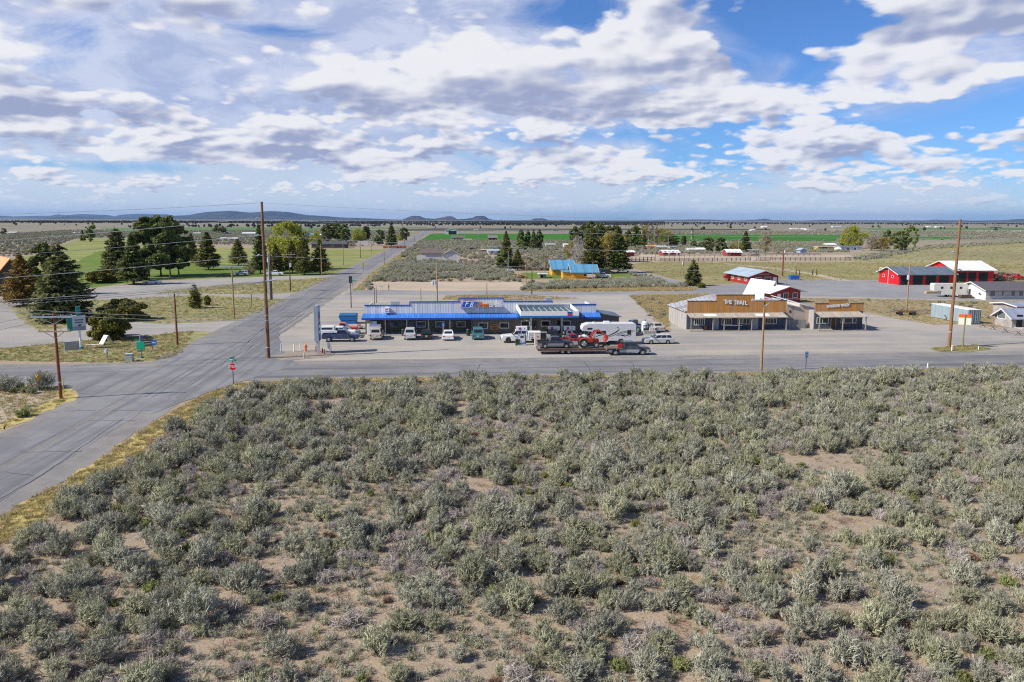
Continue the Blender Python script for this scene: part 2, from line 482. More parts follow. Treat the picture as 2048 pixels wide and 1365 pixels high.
PAST = cover_mat('pasture_grass', (.21, .205, .075), (.30, .255, .125), (.37, .31, .185), .05, .9, .95, (RD(2), .07, (.155, .18, .05), .65), .4, .5)
PALE = cover_mat('pale_dry_pasture', (.30, .265, .15), (.235, .235, .11), (.38, .32, .22), .05, 1.2, .95, (RD(-3), .06, (.2, .215, .09), .5), .4, .5)
DIRT = cover_mat('brown_dirt', (.27, .225, .18), (.32, .27, .215), (.2, .165, .13), .5, 6, .95, None, .4, .5)
SAND = cover_mat('sandy_lot', (.46, .375, .275), (.41, .335, .25), (.35, .28, .2), .12, 3, .95, (RD(2), .3, (.5, .42, .31), .5), .2, .3)
CROP = cover_mat('crop_green', (.030, .135, .010), (.045, .165, .014), (.026, .115, .008), .02, .3, .95, (RD(1), .02, (.055, .16, .02), .6), 0, .3)
CROP2 = cover_mat('far_crop', (.085, .165, .05), (.12, .18, .07), (.07, .14, .04), .01, .1, .95, None, 0, .3)
TILL = cover_mat('tilled_field', (.055, .06, .045), (.085, .08, .06), (.05, .05, .035), .01, .1, .95, None, 0, .3)
TANF = cover_mat('tan_field', (.33, .27, .2), (.29, .24, .17), (.25, .21, .15), .02, .3, .95, None, 0, .3)
def jit(x, y, a, f):
    return a * (sin(x * f * 1.3 + 1.7 * sin(y * f)) * .5 + sin(y * f * 2.1 + x * f * .7 + 2.0) * .35 + sin((x - y) * f * 4.7) * .25 + sin((x * 1.7 + y * 2.3) * f * 9.1) * .15)
def sheet(name, poly, mat, z, label, cat, jitter=.5, step=1.2, world=False, kind='structure'):
    P = [Vector((p[0], p[1])) for p in (poly if world else gpoly(poly))]
    out = []
    for i, a in enumerate(P):
        b = P[(i + 1) % len(P)]; n = max(1, min(160, int((b - a).length / step)))
        nrm = Vector((-(b - a).y, (b - a).x)).normalized() if (b - a).length > 0 else Vector((0, 0))
        for k in range(n):
            q = a.lerp(b, k / n)
            w = q + nrm * jit(q.x, q.y, jitter, .55 / max(step, .6))
            out.append((w.x, w.y, z))
    mb = MB(); mb.add(out, [list(range(len(out)))])
    return tag(mb.build(name, mat), label, cat, kind=kind)
HWF = ROT + RD(.9)
def sr(y): return -39.5 - .0793 * (y - 75)      # the side road's centre line
sheet('gravel_yard', [(-350, 600), (0, 592), (90, 588), (172, 579), (230, 571), (293, 564), (400, 559), (480, 555), (580, 551), (690, 540), (705, 546), (665, 560), (590, 590), (520, 632), (460, 660), (387, 668), (164, 686), (0, 702), (-350, 722)],
      GRYD, .006, 'pale gravel yard winding among the grass islands', 'gravel yard', .5)
sheet('gravel_lot', [(300, 742), (420, 712), (500, 672), (600, 612), (680, 580), (712, 574), (735, 584), (870, 586), (1160, 586), (1262, 588), (1420, 584), (1480, 572), (1560, 561), (1700, 561), (1760, 563), (1900, 578), (2200, 585),
                     (2200, 604), (1930, 602), (1700, 600), (1745, 628), (1830, 643), (1866, 651), (1954, 648), (1980, 655), (2200, 668), (2300, 706), (1700, 716), (1024, 727)],
      GRAV, .010, 'wide pale gravel lot around the store', 'gravel lot', .4)
LAWNZ = [(-200, 560), (0, 520), (60, 512), (165, 477), (330, 479), (380, 496), (774, 499), (740, 517), (708, 537), (650, 551), (400, 558), (293, 563), (172, 578), (90, 586), (-200, 590)]
sheet('fairway', LAWNZ, FAIR, .014, 'yellow green golf fairway among tall pines', 'fairway', 1.2, 4)
sheet('lawn', [(-100, 585), (0, 560), (120, 540), (190, 505), (235, 498), (260, 530), (420, 528), (560, 532), (650, 540), (640, 551), (400, 557), (293, 562), (172, 577), (90, 585)], LAWN, .020, 'bright green watered lawn under the pines', 'lawn', 1.5, 3)
sheet('grass_verge', [(-250, 712), (0, 698), (164, 682), (258, 675), (387, 662), (412, 664), (436, 669), (365, 705), (328, 720), (246, 727), (120, 724), (0, 722), (-250, 735)], DRYG, .016, 'patchy dry grass verge beside the highway junction', 'grass', .5)
sheet('grass_island', [(20, 614), (120, 606), (176, 601), (293, 597), (371, 592), (400, 590), (480, 595), (530, 597), (578, 600), (540, 618), (480, 641), (400, 646), (328, 648), (258, 644), (200, 642), (150, 655), (80, 662), (55, 650), (30, 630)], DRYG, .016, 'dry grass island between gravel drives with a small spruce', 'grass', .5)
sheet('roadside_grass', [(310, 588), (330, 581), (480, 567), (560, 561), (667, 555), (645, 566), (602, 584), (560, 588), (480, 589), (400, 587)], DRYG, .016, 'green and straw roadside grass with utility poles', 'grass', .5)
sheet('dirt_corner', [(-250, 782), (0, 766), (60, 768), (100, 774), (140, 779), (152, 790), (145, 798), (120, 812), (0, 862), (-250, 975)], SAND, .016, 'bare sandy corner with straw grass below the crossarm pole', 'dirt', .4)
sheet('straw_fringe', [(60, 776), (100, 774), (140, 778), (154, 790), (147, 799), (118, 815), (60, 838), (0, 864), (0, 852), (60, 824), (105, 800), (122, 790), (100, 782)], VERG, .022, 'straw coloured grass fringe round the sandy corner', 'grass', .5, .8, kind='stuff')
ys = [-40, 20, 60, 90, 130, 200, 300, 500, 900, 1500, 2300]
sheet('road_shoulder', [(sr(y) - 5.6, y) for y in ys] + [(sr(y) + 6.2, y) for y in ys[::-1]], SHLD, .018, 'grey gravel shoulder of the side road', 'road shoulder', .35, 1.2, True)
y1 = 97.9
hw = lambda x, off: (x, 97.9 + .097 * x + off)
sheet('highway_shoulder', [hw(x, 7.5) for x in range(-140, 200, 20)] + [hw(x, -5.3) for x in range(180, -160, -20)], SHLD, .020, 'gravel edge of the highway', 'road shoulder', .3, 1.2, True)
sheet('road', [hw(x, 4.5) for x in range(-240, 320, 20)] + [hw(x, -4.1) for x in range(300, -260, -20)], ASPH, .026, 'grey asphalt highway crossing in front of the store', 'road', .10, 1.0, True)
sheet('side_road', [(sr(y) - 3.75, y) for y in ys] + [(sr(y) + 3.75, y) for y in ys[::-1]], ASPN, .030, 'long straight side road running to the horizon', 'road', .10, 1.0, True)
sheet('road_apron', [(60, 764), (200, 748), (330, 738), (345, 722), (372, 704), (440, 668), (560, 655), (560, 700), (600, 730), (470, 767), (400, 792), (300, 830), (150, 806), (156, 790), (140, 777), (100, 772)], ASPN, .034, 'worn asphalt fan where the two roads meet', 'road', .3, 1.0)
sheet('back_road', [(712, 580), (870, 583), (1160, 582), (1390, 580), (1330, 567), (1290, 556), (1236, 541), (1250, 538), (1300, 549), (1345, 560), (1420, 573), (1480, 567), (1560, 560), (1760, 562), (1900, 576), (2300, 583), (2300, 606), (1930, 600), (1600, 592), (1400, 588), (1160, 590), (870, 589), (690, 590)], BACK, .022, 'smooth grey back road and fire station apron', 'road', .25)
sheet('sandy_lot', [(722, 580), (738, 565), (1040, 565), (1056, 581), (900, 583)], SAND, .016, 'raked bare sandy lot behind the store', 'dirt lot', .4)
sheet('road_verge', [(705, 582), (722, 568), (745, 545), (790, 515), (835, 486), (850, 486), (800, 518), (760, 545), (742, 566), (730, 580)], DRYG, .024, 'straw verge beside the side road', 'grass', .4)
sheet('weed_strip', [(886, 600), (892, 592), (940, 589), (1030, 590), (1160, 597), (1100, 602), (990, 604)], WEED, .028, 'straw weed strip behind the store roof', 'grass', .5)
sheet('weed_patch', [(1258, 592), (1300, 587), (1420, 589), (1440, 600), (1345, 610), (1338, 662), (1316, 648), (1292, 622), (1275, 608)], WEED, .028, 'straw and weeds beside the plank building', 'grass', .5)
sheet('weed_field', [(1560, 597), (1700, 596), (1760, 598), (1930, 602), (2250, 608), (2250, 664), (1985, 654), (1930, 648), (1866, 649), (1800, 640), (1745, 628), (1600, 612)], WEED, .028, 'reddish weedy field round the shipping container', 'grass', .5)
sheet('straw_band', [(1045, 583), (1100, 574), (1300, 571), (1395, 577), (1385, 582), (1160, 584)], VERG, .026, 'band of tall straw along the back road', 'grass', .6)
sheet('pasture', [(1250, 532), (1290, 525), (1400, 524), (1700, 526), (2300, 530), (2300, 575), (1900, 575), (1760, 560), (1560, 559), (1480, 565), (1420, 571), (1345, 558), (1300, 547)], PAST, .018, 'green pasture behind the red building', 'pasture', .8, 3)
sheet('dry_pasture', [(1700, 530), (1640, 522), (1720, 508), (1850, 494), (2048, 482), (2400, 476), (2400, 550), (2000, 545)], PALE, .016, 'pale dry pasture on the rise beyond the fire station', 'pasture', 1.5, 5)
sheet('farm_track', [(1400, 523), (1408, 523), (1560, 537), (1640, 549), (1700, 562), (1675, 562), (1610, 548), (1540, 538)], SAND, .024, 'sandy track crossing the pasture', 'track', .3)
sheet('corral_dirt', [(1255, 519), (1280, 510), (1700, 510), (1712, 519), (1500, 524)], SAND, .017, 'bare dirt of the rodeo corral', 'dirt lot', .8, 3)
sheet('cabin_lawn', [(1030, 552), (1045, 546), (1130, 544), (1240, 546), (1300, 548), (1290, 553), (1215, 556), (1125, 558), (1040, 559)], LAWN, .018, 'green lawn round the yellow cabins', 'lawn', .6)
sheet('cabin_drive', [(1215, 556), (1290, 553), (1300, 556), (1260, 560), (1180, 560)], WEED, .024, 'reddish dirt drive beside the yellow cabin', 'drive', .4)
sheet('pole_island', [(536, 714), (580, 704), (655, 700), (676, 706), (650, 716), (560, 722)], DIRT, .040, 'bare dirt island round the tall pole', 'dirt', .3, .7)
sheet('sign_island', [(1862, 698), (1900, 692), (1950, 691), (1982, 699), (1940, 705), (1880, 704)], DRYG, .040, 'small grass island under the tall pole and sign', 'grass', .3, .7)
sheet('dry_verge', [(-60, 1120), (-40, 1062), (0, 1034), (150, 950), (300, 850), (400, 793), (470, 768), (700, 758), (1000, 756), (1300, 750), (1600, 745), (2150, 733), (2150, 739), (1600, 752), (1300, 756), (700, 765), (520, 772), (430, 802), (300, 888), (170, 985), (60, 1055)], VERG, .024, 'golden dry grass along the sagebrush edge', 'grass', .35, .6, kind='stuff')
sheet('green_field', [(836, 482.5), (864, 467.6), (1100, 468.0), (1690, 470.4), (1700, 472), (1668, 483.5), (1100, 481.5)], CROP, .05, 'deep green irrigated alfalfa field', 'field', 1.5, 30)
sheet('crop_patch', [(1820, 473.2), (1914, 474.6), (1900, 479), (1800, 478.5)], CROP, .05, 'small green crop patch behind the poplars', 'field', 1.5, 30)
sheet('tilled_field', [(790, 459.6), (870, 457), (1540, 458.5), (1540, 461), (1100, 461.5), (800, 462)], TILL, .05, 'dark tilled field beyond the alfalfa', 'field', 3, 60)
sheet('pale_field', [(200, 457), (380, 455), (770, 455.5), (860, 455), (845, 457), (600, 461), (400, 462), (230, 463)], CROP2, .05, 'pale green crop strip far across the valley', 'field', 3, 60)
sheet('far_field', [(1700, 457), (2300, 456), (2300, 460), (1760, 461)], CROP2, .05, 'pale green field far on the plain', 'field', 3, 60)
sheet('tan_strip', [(1240, 465.5), (1700, 467.5), (1940, 471), (1940, 472.5), (1700, 470), (1240, 467.5)], TANF, .05, 'tan strip at the edge of the alfalfa', 'field', 3, 60)
LINE = cover_mat('faded_paint', (.30, .27, .19), (.24, .225, .19), (.2, .195, .19), .9, 5, .85, None, 0, .6)
lm = MB()
for off in (-.14, .14):
    for y in range(-30, 330, 6):
        if 88 < y < 104: continue
        lm.quad((sr(y) + off - .05, y, .036), (sr(y) + off + .05, y, .036), (sr(y + 6) + off + .05, y + 6, .036), (sr(y + 6) + off - .05, y + 6, .036))
tag(lm.build('road_marking', LINE), 'faded double yellow centre line on the side road', 'road marking', kind='structure')
TAR = mk('tar', (.085, .085, .09), .7, .2, 2)
TYRE_MARK = mk('tyre_mark', (.145, .143, .148), .9, .25, .7)
def strip(mb, pts, w, z):
    P = [Vector((p[0], p[1], z)) for p in pts]
    for a, b in zip(P, P[1:]):
        nn = (b - a).cross(Vector((0, 0, 1))).normalized() * w / 2
        mb.quad(a + nn, b + nn, b - nn, a - nn)
tm = MB(); r2 = random.Random(3)
for px0, px1 in [((0, 1000), (85, 950)), ((85, 950), (150, 905)), ((150, 905), (245, 838)), ((0, 945), (70, 953)), ((40, 905), (165, 904)), ((180, 842), (270, 843)), ((130, 823), (190, 822)), ((225, 822), (300, 822)),
                 ((700, 750), (1000, 746)), ((955, 740), (960, 729)), ((1168, 723), (1180, 742)), ((1258, 722), (1272, 738)), ((1000, 746), (1240, 744)), ((390, 610), (350, 612)), ((560, 637), (604, 633)), ((500, 687), (585, 632)), ((440, 735), (452, 722))]:
    a, b = G(*px0), G(*px1); pts = []
    for k in range(9):
        q = a.lerp(b, k / 8); pts.append((q.x + r2.uniform(-.08, .08), q.y + r2.uniform(-.12, .12)))
    strip(tm, pts, .07, .042)
tag(tm.build('tar_seam', TAR), 'thin dark tar seams and cracks across the asphalt', 'road crack', kind='structure')
tk = MB()
for c0 in ([(290, 795), (345, 760), (400, 728), (470, 690), (560, 640), (640, 600)], [(305, 795), (365, 757), (420, 725), (495, 685), (580, 635), (655, 598)], [(335, 797), (390, 765), (450, 725), (540, 672), (620, 620)], [(352, 797), (405, 765), (470, 722), (555, 672), (635, 617)],
           [(480, 700), (510, 672), (530, 655)], [(490, 706), (522, 675), (545, 655)]):
    P = [G(*p) for p in c0]; pts = []
    for i in range(len(P) - 1):
        for k in range(6):
            q = P[i].lerp(P[i + 1], k / 6); pts.append((q.x, q.y))
    strip(tk, pts, .16, .041)
tag(tk.build('tyre_track', TYRE_MARK), 'dark curving tyre tracks turning through the junction', 'tyre marks', kind='structure')
def hillmat(name, a, b_, sc):
    m, t, b = newmat(name, .95, 0, .1)
    p = t.pos()
    c = t.mix(t.ss(t.noise(t.mapv(p, (1, 1, 3)), sc, 7, .65), .42, .6), a, b_)
    t.put(b.inputs['Base Color'], c)
    return m
HILL1 = hillmat('juniper_hill', (.022, .028, .022), (.06, .056, .042), .0016)
HILL2 = hillmat('dark_butte', (.03, .032, .026), (.085, .058, .05), .003)
def ridge(name, prof, D, mat, label, depth=2600, seed=0):
    rr = random.Random(seed)
    P = []
    for (a, b) in zip(prof, prof[1:]):
        n = max(2, int((b[0] - a[0]) / 5))
        for k in range(n):
            u = k / n; s = u * u * (3 - 2 * u)
            P.append((a[0] + (b[0] - a[0]) * u, a[1] + (b[1] - a[1]) * (s * .6 + u * .4)))
    P.append(prof[-1])
    cols = []
    for i, (px, py) in enumerate(P):
        top = VP(px, py, D); h = max(top.z, 4)
        n1 = sin(i * .9 + seed) * .5 + sin(i * 2.3 + seed * 2) * .3
        row = []
        for f, hh in ((-1.0, -.02), (-.62, .22 + .07 * n1), (-.33, .58 + .09 * n1), (-.12, .90 + .03 * n1), (0, 1.0), (.3, .8), (1.0, -.02)):
            k = (D + f * depth * (.35 + .65 * min(1, h / 220))) / D
            row.append((top.x * (1 + (k - 1) * .3), D * k, h * hh * (1 if f <= 0 else 1)))
        cols.append(row)
    mb = MB(); n = len(cols[0])
    mb.add([p for c_ in cols for p in c_], [(i * n + j, (i + 1) * n + j, (i + 1) * n + j + 1, i * n + j + 1) for i in range(len(cols) - 1) for j in range(n - 1)])
    return tag(mb.build(name, mat, smooth=True), label, 'hill', kind='structure')
ridge('hills', [(-300, 434), (-100, 431), (0, 431.8), (12, 432), (20, 435), (30, 433), (78, 432), (102, 432), (117, 429), (129, 430.6), (166, 428.5), (195, 429.7), (211, 430), (223, 435.2), (232, 435.2), (244, 429.7), (273, 428), (332, 429), (350, 432), (420, 437), (480, 440)], 34000, HILL1, 'low pale blue hills on the left horizon', 3000, 1)
ridge('hills', [(90, 439), (120, 434.5), (145, 431.5), (170, 434), (215, 437), (290, 436), (370, 431), (420, 424), (460, 422), (500, 425.5), (540, 422.5), (570, 424), (620, 431), (700, 436), (800, 439.5), (860, 441.5)], 23000, HILL1, 'long forested blue ridge behind the tall pole', 3200, 2)
ridge('hills', [(790, 441), (805, 439.5), (818, 434), (825, 432), (840, 432.5), (850, 437), (870, 438), (880, 436), (898, 432.5), (905, 433.5), (915, 439), (930, 438), (945, 436), (952, 432.5), (968, 432), (978, 438), (990, 440.5), (1010, 442.5)], 19000, HILL2, 'three dark volcanic buttes on the horizon', 1400, 3)
ridge('hills', [(1045, 443), (1060, 441.5), (1068, 437.5), (1085, 437), (1100, 441), (1112, 442.5), (1124, 440), (1136, 443)], 18000, HILL2, 'two small dark buttes right of the larger three', 1200, 4)
ridge('hills', [(q[0], q[1] - 1.8) for q in [(1000, 445.5), (1140, 444), (1220, 442.8), (1280, 443), (1330, 442.3), (1390, 441), (1420, 441.5), (1460, 443), (1480, 442.5), (1510, 441.5), (1530, 439.5), (1545, 442.7), (1600, 443.5), (1660, 441.8), (1720, 442.7), (1760, 442.7), (1800, 443.2), (1850, 442.9), (1870, 441.5), (1900, 443), (1960, 443.2), (2000, 442.5), (2048, 440), (2200, 437), (2400, 436)]], 27000, HILL1, 'long low blue range across the right horizon', 2600, 5)
hz = MB(); hz.box(-60000, 60000, -200, 52000, -1, 420)
hm = bpy.data.materials.new('haze'); hm.use_nodes = True
ht = NT(hm.node_tree)
hm.node_tree.nodes.remove(hm.node_tree.nodes['Principled BSDF'])
pv = ht.n('ShaderNodeVolumePrincipled')
pv.inputs['Color'].default_value = (.33, .555, .96, 1); pv.inputs['Density'].default_value = 1.9e-5; pv.inputs['Anisotropy'].default_value = .1
hm.node_tree.links.new(pv.outputs[0], hm.node_tree.nodes['Material Output'].inputs['Volume'])
hm.cycles.homogeneous_volume = True
tag(hz.build('haze', hm), 'thin blue haze of the valley air', 'haze', kind='stuff')
SAGE = leafmat('sage_leaf', (.215, .215, .15), (.54, .525, .405), .08, .18)
SAGE2 = leafmat('sage_leaf_olive', (.215, .22, .135), (.53, .515, .34), .08, .18)
DEADT = leafmat('dead_twig', (.28, .245, .215), (.54, .485, .43), .05, .2)
GREENB = leafmat('rabbitbrush_leaf', (.16, .19, .06), (.32, .325, .13), .1, .2)
RUST = leafmat('rust_twig', (.13, .07, .045), (.22, .125, .08), .05, .2)
WOODY = mk('sage_wood', (.085, .068, .055), .9, .25, 8)
STRAW = leafmat('straw_blade', (.36, .28, .12), (.52, .42, .23), .25, .2)
TUFTG = leafmat('green_blade', (.13, .18, .035), (.25, .26, .08), .25, .2)
def shrub_mesh(name, seed, mat, R=.62, Hh=.72, ntuft=70, per=22, lw=.017, lh=.15, stems=16, spread=.36, flat=.0):
    """bush of upright leafy sprays on forked woody stems"""
    r = np.random.default_rng(seed)
    lob = r.uniform(0, 2 * pi, 3)
    az = r.uniform(0, 2 * pi, ntuft); k = np.sqrt(r.uniform(0.01, 1, ntuft))
    rad = R * k * (1 + .18 * np.sin(2 * az + lob[0]) + .14 * np.sin(3 * az + lob[1]) + .1 * np.sin(5 * az + lob[2]))
    top = Hh * np.sqrt(np.clip(1 - (.86 * k) ** 2.4, .05, 1)) * (1 + .12 * np.sin(3 * az + lob[2] + 4 * k)) * r.uniform(.72, 1.1, ntuft)
    tip = np.stack([rad * np.cos(az), rad * np.sin(az), top], 1)
    dirn = np.stack([np.cos(az) * k * .75, np.sin(az) * k * .75, np.full(ntuft, 1.0)], 1)
    dirn += r.normal(0, .16, dirn.shape); dirn /= np.linalg.norm(dirn, axis=1, keepdims=True)
    c = np.repeat(tip, per, 0); dd = np.repeat(dirn, per, 0)
    tt = np.repeat(r.uniform(0, 1, ntuft), per)
    n = len(c)
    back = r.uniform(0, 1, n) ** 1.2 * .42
    c = c - dd * back[:, None] + r.normal(0, .042, c.shape) * (.45 + back[:, None] * 2)
    up = dd + r.normal(0, spread * .6, dd.shape)
    up /= np.linalg.norm(up, axis=1, keepdims=True)
    nrm = r.normal(0, 1, dd.shape) + dd * .5
    c[:, 2] = np.maximum(c[:, 2], .04)
    sz = r.uniform(.65, 1.35, n)
    q = leafquads(c, nrm, up, lw * sz, lh * sz)
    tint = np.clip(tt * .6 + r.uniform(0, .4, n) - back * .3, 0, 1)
    ex = MB()
    rr = random.Random(seed)
    for i in range(stems):
        j = rr.randrange(ntuft); p = Vector(tip[j]) * rr.uniform(.75, .98)
        b = Vector((rr.uniform(-.06, .06), rr.uniform(-.06, .06), -.03))
        mid = b.lerp(p, .5) + Vector((rr.uniform(-.05, .05), rr.uniform(-.05, .05), -.05))
        ex.tube([b, mid, p], [.022, .014, .005], 4)
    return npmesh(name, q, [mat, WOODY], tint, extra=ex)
SH = {}
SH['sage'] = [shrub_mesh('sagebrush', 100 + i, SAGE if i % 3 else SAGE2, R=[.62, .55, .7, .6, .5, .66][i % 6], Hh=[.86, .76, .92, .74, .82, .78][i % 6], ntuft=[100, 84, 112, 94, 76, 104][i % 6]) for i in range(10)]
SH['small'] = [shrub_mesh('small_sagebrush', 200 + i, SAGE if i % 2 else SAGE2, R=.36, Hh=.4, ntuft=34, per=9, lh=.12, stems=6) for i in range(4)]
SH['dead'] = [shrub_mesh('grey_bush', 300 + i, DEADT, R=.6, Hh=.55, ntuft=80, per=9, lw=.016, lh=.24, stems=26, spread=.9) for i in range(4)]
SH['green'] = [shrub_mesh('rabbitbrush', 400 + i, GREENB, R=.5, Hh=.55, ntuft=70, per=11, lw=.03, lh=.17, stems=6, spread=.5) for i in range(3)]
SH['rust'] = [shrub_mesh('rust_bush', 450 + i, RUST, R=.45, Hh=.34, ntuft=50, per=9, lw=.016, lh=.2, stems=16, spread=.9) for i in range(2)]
for me in SH['dead']: me.materials[1] = mk('pale_wood', (.22, .18, .155), .9, .25, 8)
pub_soft = None
def ctl(x, y):
    """broad clumpiness of the cover, 0..1"""
    return .5 + .25 * sin(x * .21 + 1.3 * sin(y * .17)) + .2 * sin(y * .33 + .11 * x + 2) + .15 * sin(x * .63 - y * .41)
bare = [(G(px, py), rx, ry) for px, py, rx, ry in [(1640, 925, 3.2, 2.6), (1700, 965, 2.2, 2.0), (1715, 1055, 2.6, 1.9), (945, 975, 2.2, 1.6), (660, 938, 2.0, 1.3), (235, 1095, 2.8, 1.4), (640, 808, 2.2, 2.4), (560, 1130, 1.8, 1.1), (1100, 1165, 1.6, 1.1), (1180, 1120, 1.2, .9),
        (930, 815, 1.8, 2.6), (1660, 1140, 1.8, 1.0), (1720, 1215, 1.8, .9), (1930, 1010, 1.5, 1.3), (560, 1010, 1.0, 1.0), (1500, 1130, 1.6, .8), (1990, 1260, 1.2, .7), (1420, 815, 1.5, 2.0), (760, 1245, 1.5, .6), (1560, 1300, 1.2, .5), (860, 1330, 1.4, .5), (2020, 1120, 1.0, .8), (1300, 1240, 1.2, .6), (420, 1290, 1.2, .6), (120, 1060, 1.6, .9), (1890, 1190, 1.3, .6)]]
def isbare(x, y):
    for c_, rx, ry in bare:
        a, b = (x - c_.x) / rx, (y - c_.y) / ry
        if a * a + b * b < 1 + .5 * sin(3 * math.atan2(b, a) + c_.x): return True
    return False
FIELD = gpoly([(-240, 1280), (60, 1075), (175, 990), (310, 893), (440, 806), (520, 776), (700, 768), (1000, 761), (1300, 757), (1600, 752), (2300, 741), (2600, 736)]) + [(95, 30), (60, 16), (-40, 16)]
FIELD = list(FIELD)
xs = [p[0] for p in FIELD]; yv = [p[1] for p in FIELD]
pts = []      # (x, y, radius, kind)
cell = {}
rg = random.Random(21)
tries = 0
farr = np.array(FIELD)
cand = np.stack([NR.uniform(min(xs), max(xs), 120000), NR.uniform(max(min(yv), 22), max(yv), 120000)], 1)
cand = cand[pip(cand, FIELD)]
for (x, y) in cand:
    if abs(x) > y * .74 + 20: continue
    cl = ctl(x, y)
    dens = min(1, max(0, (y - 30) / 40))      # thinner cover near the camera, as in the photograph
    u = rg.random()
    if isbare(x, y): continue
    gap = .41 - .18 * dens
    if cl < gap and u < .8: kind = 'small' if rg.random() < .5 else None
    else: kind = 'sage'
    if kind is None: continue
    if kind == 'sage':
        v = rg.random()
        dz_ = .5 + .5 * sin(x * .35 + 2) * sin(y * .27 + 1)
        kind = 'dead' if v < .09 + .20 * dz_ * (1 if x < 5 else .6) else 'green' if v > .975 else 'rust' if v > .962 else 'small' if v > .80 else 'sage'
    rad = {'sage': rg.uniform(.52, 1.08) * (.92 + .14 * dens), 'small': rg.uniform(.22, .42), 'dead': rg.uniform(.42, .78), 'green': rg.uniform(.28, .5), 'rust': rg.uniform(.3, .5)}[kind]
    key = (int(x // 2), int(y // 2)); ok = True
    for i in (-1, 0, 1):
        for j in (-1, 0, 1):
            for (x2, y2, r2_, _) in cell.get((key[0] + i, key[1] + j), ()):
                if hypot(x - x2, y - y2) < (rad + r2_) * (.71 - .05 * dens): ok = False; break
            if not ok: break
        if not ok: break
    if not ok: continue
    cell.setdefault(key, []).append((x, y, rad, kind)); pts.append((x, y, rad, kind))
BASER = {'sage': .62, 'small': .36, 'dead': .6, 'green': .5, 'rust': .45}
def shows(p):
    x, y, r_, k = p
    v = Vector((x, y, .3)) - CP; f = v.dot(FW)
    if f <= 0: return 0
    ix, iy = v.dot(RX) / f * FPX, -v.dot(UX) / f * FPX
    if abs(ix) > 1040 or abs(iy) > 690 or k in ('small',): return 0
    return r_ / f
pts.sort(key=shows, reverse=True)
own, rest = pts[:290], pts[290:]
KIND = {'sage': ('sagebrush', 'silvery grey-green sagebrush bush on the bare tan soil', 'sagebrush', 'sagebrush bushes in the near field'),
        'dead': ('grey_bush', 'dry grey leafless bush among the sagebrush', 'dead bush', 'dry grey bushes in the near field'),
        'green': ('rabbitbrush', 'fresh green rabbitbrush among the grey sagebrush', 'rabbitbrush', 'green bushes in the near field'),
        'rust': ('rust_bush', 'low rust-brown dead bush among the sagebrush', 'dead bush', 'rust-brown bushes in the near field')}
cnt = {}
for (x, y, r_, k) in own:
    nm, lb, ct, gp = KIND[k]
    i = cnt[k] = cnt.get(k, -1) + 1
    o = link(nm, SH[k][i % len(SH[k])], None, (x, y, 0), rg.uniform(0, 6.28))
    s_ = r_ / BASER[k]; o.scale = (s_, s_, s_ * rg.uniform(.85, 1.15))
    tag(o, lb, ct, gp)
def scatter(name, P, meshes, label, cat):
    """P: list of (x, y, z, scale, mesh index)"""
    src = bpy.data.collections.new(name + '_source')
    for i, me in enumerate(meshes):
        src.objects.link(bpy.data.objects.new('%s_%03d' % (name, i), me))
    me = bpy.data.meshes.new(name)
    a = np.array(P, float)
    me.vertices.add(len(a)); me.vertices.foreach_set('co', a[:, :3].astype(np.float32).ravel())
    for nm, col, ty in (('isc', 3, 'FLOAT'), ('idx', 4, 'INT')):
        at = me.attributes.new(nm, ty, 'POINT')
        at.data.foreach_set('value', a[:, col].astype(np.int32 if ty == 'INT' else np.float32))
    ro = NR.uniform(0, 6.28, len(a)).astype(np.float32)
    at = me.attributes.new('rot', 'FLOAT', 'POINT'); at.data.foreach_set('value', ro)
    me.update()
    ng = bpy.data.node_groups.new(name, 'GeometryNodeTree')
    ng.interface.new_socket('Geometry', in_out='INPUT', socket_type='NodeSocketGeometry')
    ng.interface.new_socket('Geometry', in_out='OUTPUT', socket_type='NodeSocketGeometry')
    N = ng.nodes; L = ng.links
    gi = N.new('NodeGroupInput'); go = N.new('NodeGroupOutput')
    ci = N.new('GeometryNodeCollectionInfo'); ci.inputs['Collection'].default_value = src
    ci.inputs['Separate Children'].default_value = True; ci.inputs['Reset Children'].default_value = True
    ip = N.new('GeometryNodeInstanceOnPoints'); ip.inputs['Pick Instance'].default_value = True
    def attr(nm, ty):
        q = N.new('GeometryNodeInputNamedAttribute'); q.data_type = ty; q.inputs[0].default_value = nm
        return q.outputs[0]
    cx = N.new('ShaderNodeCombineXYZ'); L.new(attr('rot', 'FLOAT'), cx.inputs[2])
    L.new(gi.outputs[0], ip.inputs['Points']); L.new(ci.outputs[0], ip.inputs['Instance'])
    L.new(attr('idx', 'INT'), ip.inputs['Instance Index']); L.new(cx.outputs[0], ip.inputs['Rotation'])
    L.new(attr('isc', 'FLOAT'), ip.inputs['Scale']); L.new(ip.outputs[0], go.inputs[0])
    o = link(name, me)
    md = o.modifiers.new('scatter', 'NODES'); md.node_group = ng
    return tag(o, label, cat, kind='stuff')
allm = SH['sage'] + SH['small'] + SH['dead'] + SH['green'] + SH['rust']
off = {}; n_ = 0
for k in ('sage', 'small', 'dead', 'green', 'rust'):
    off[k] = n_; n_ += len(SH[k])
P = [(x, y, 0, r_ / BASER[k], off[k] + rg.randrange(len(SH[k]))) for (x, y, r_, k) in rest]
scatter('sagebrush_cover', P, allm, 'dense sagebrush covering the field up to the highway', 'sagebrush')
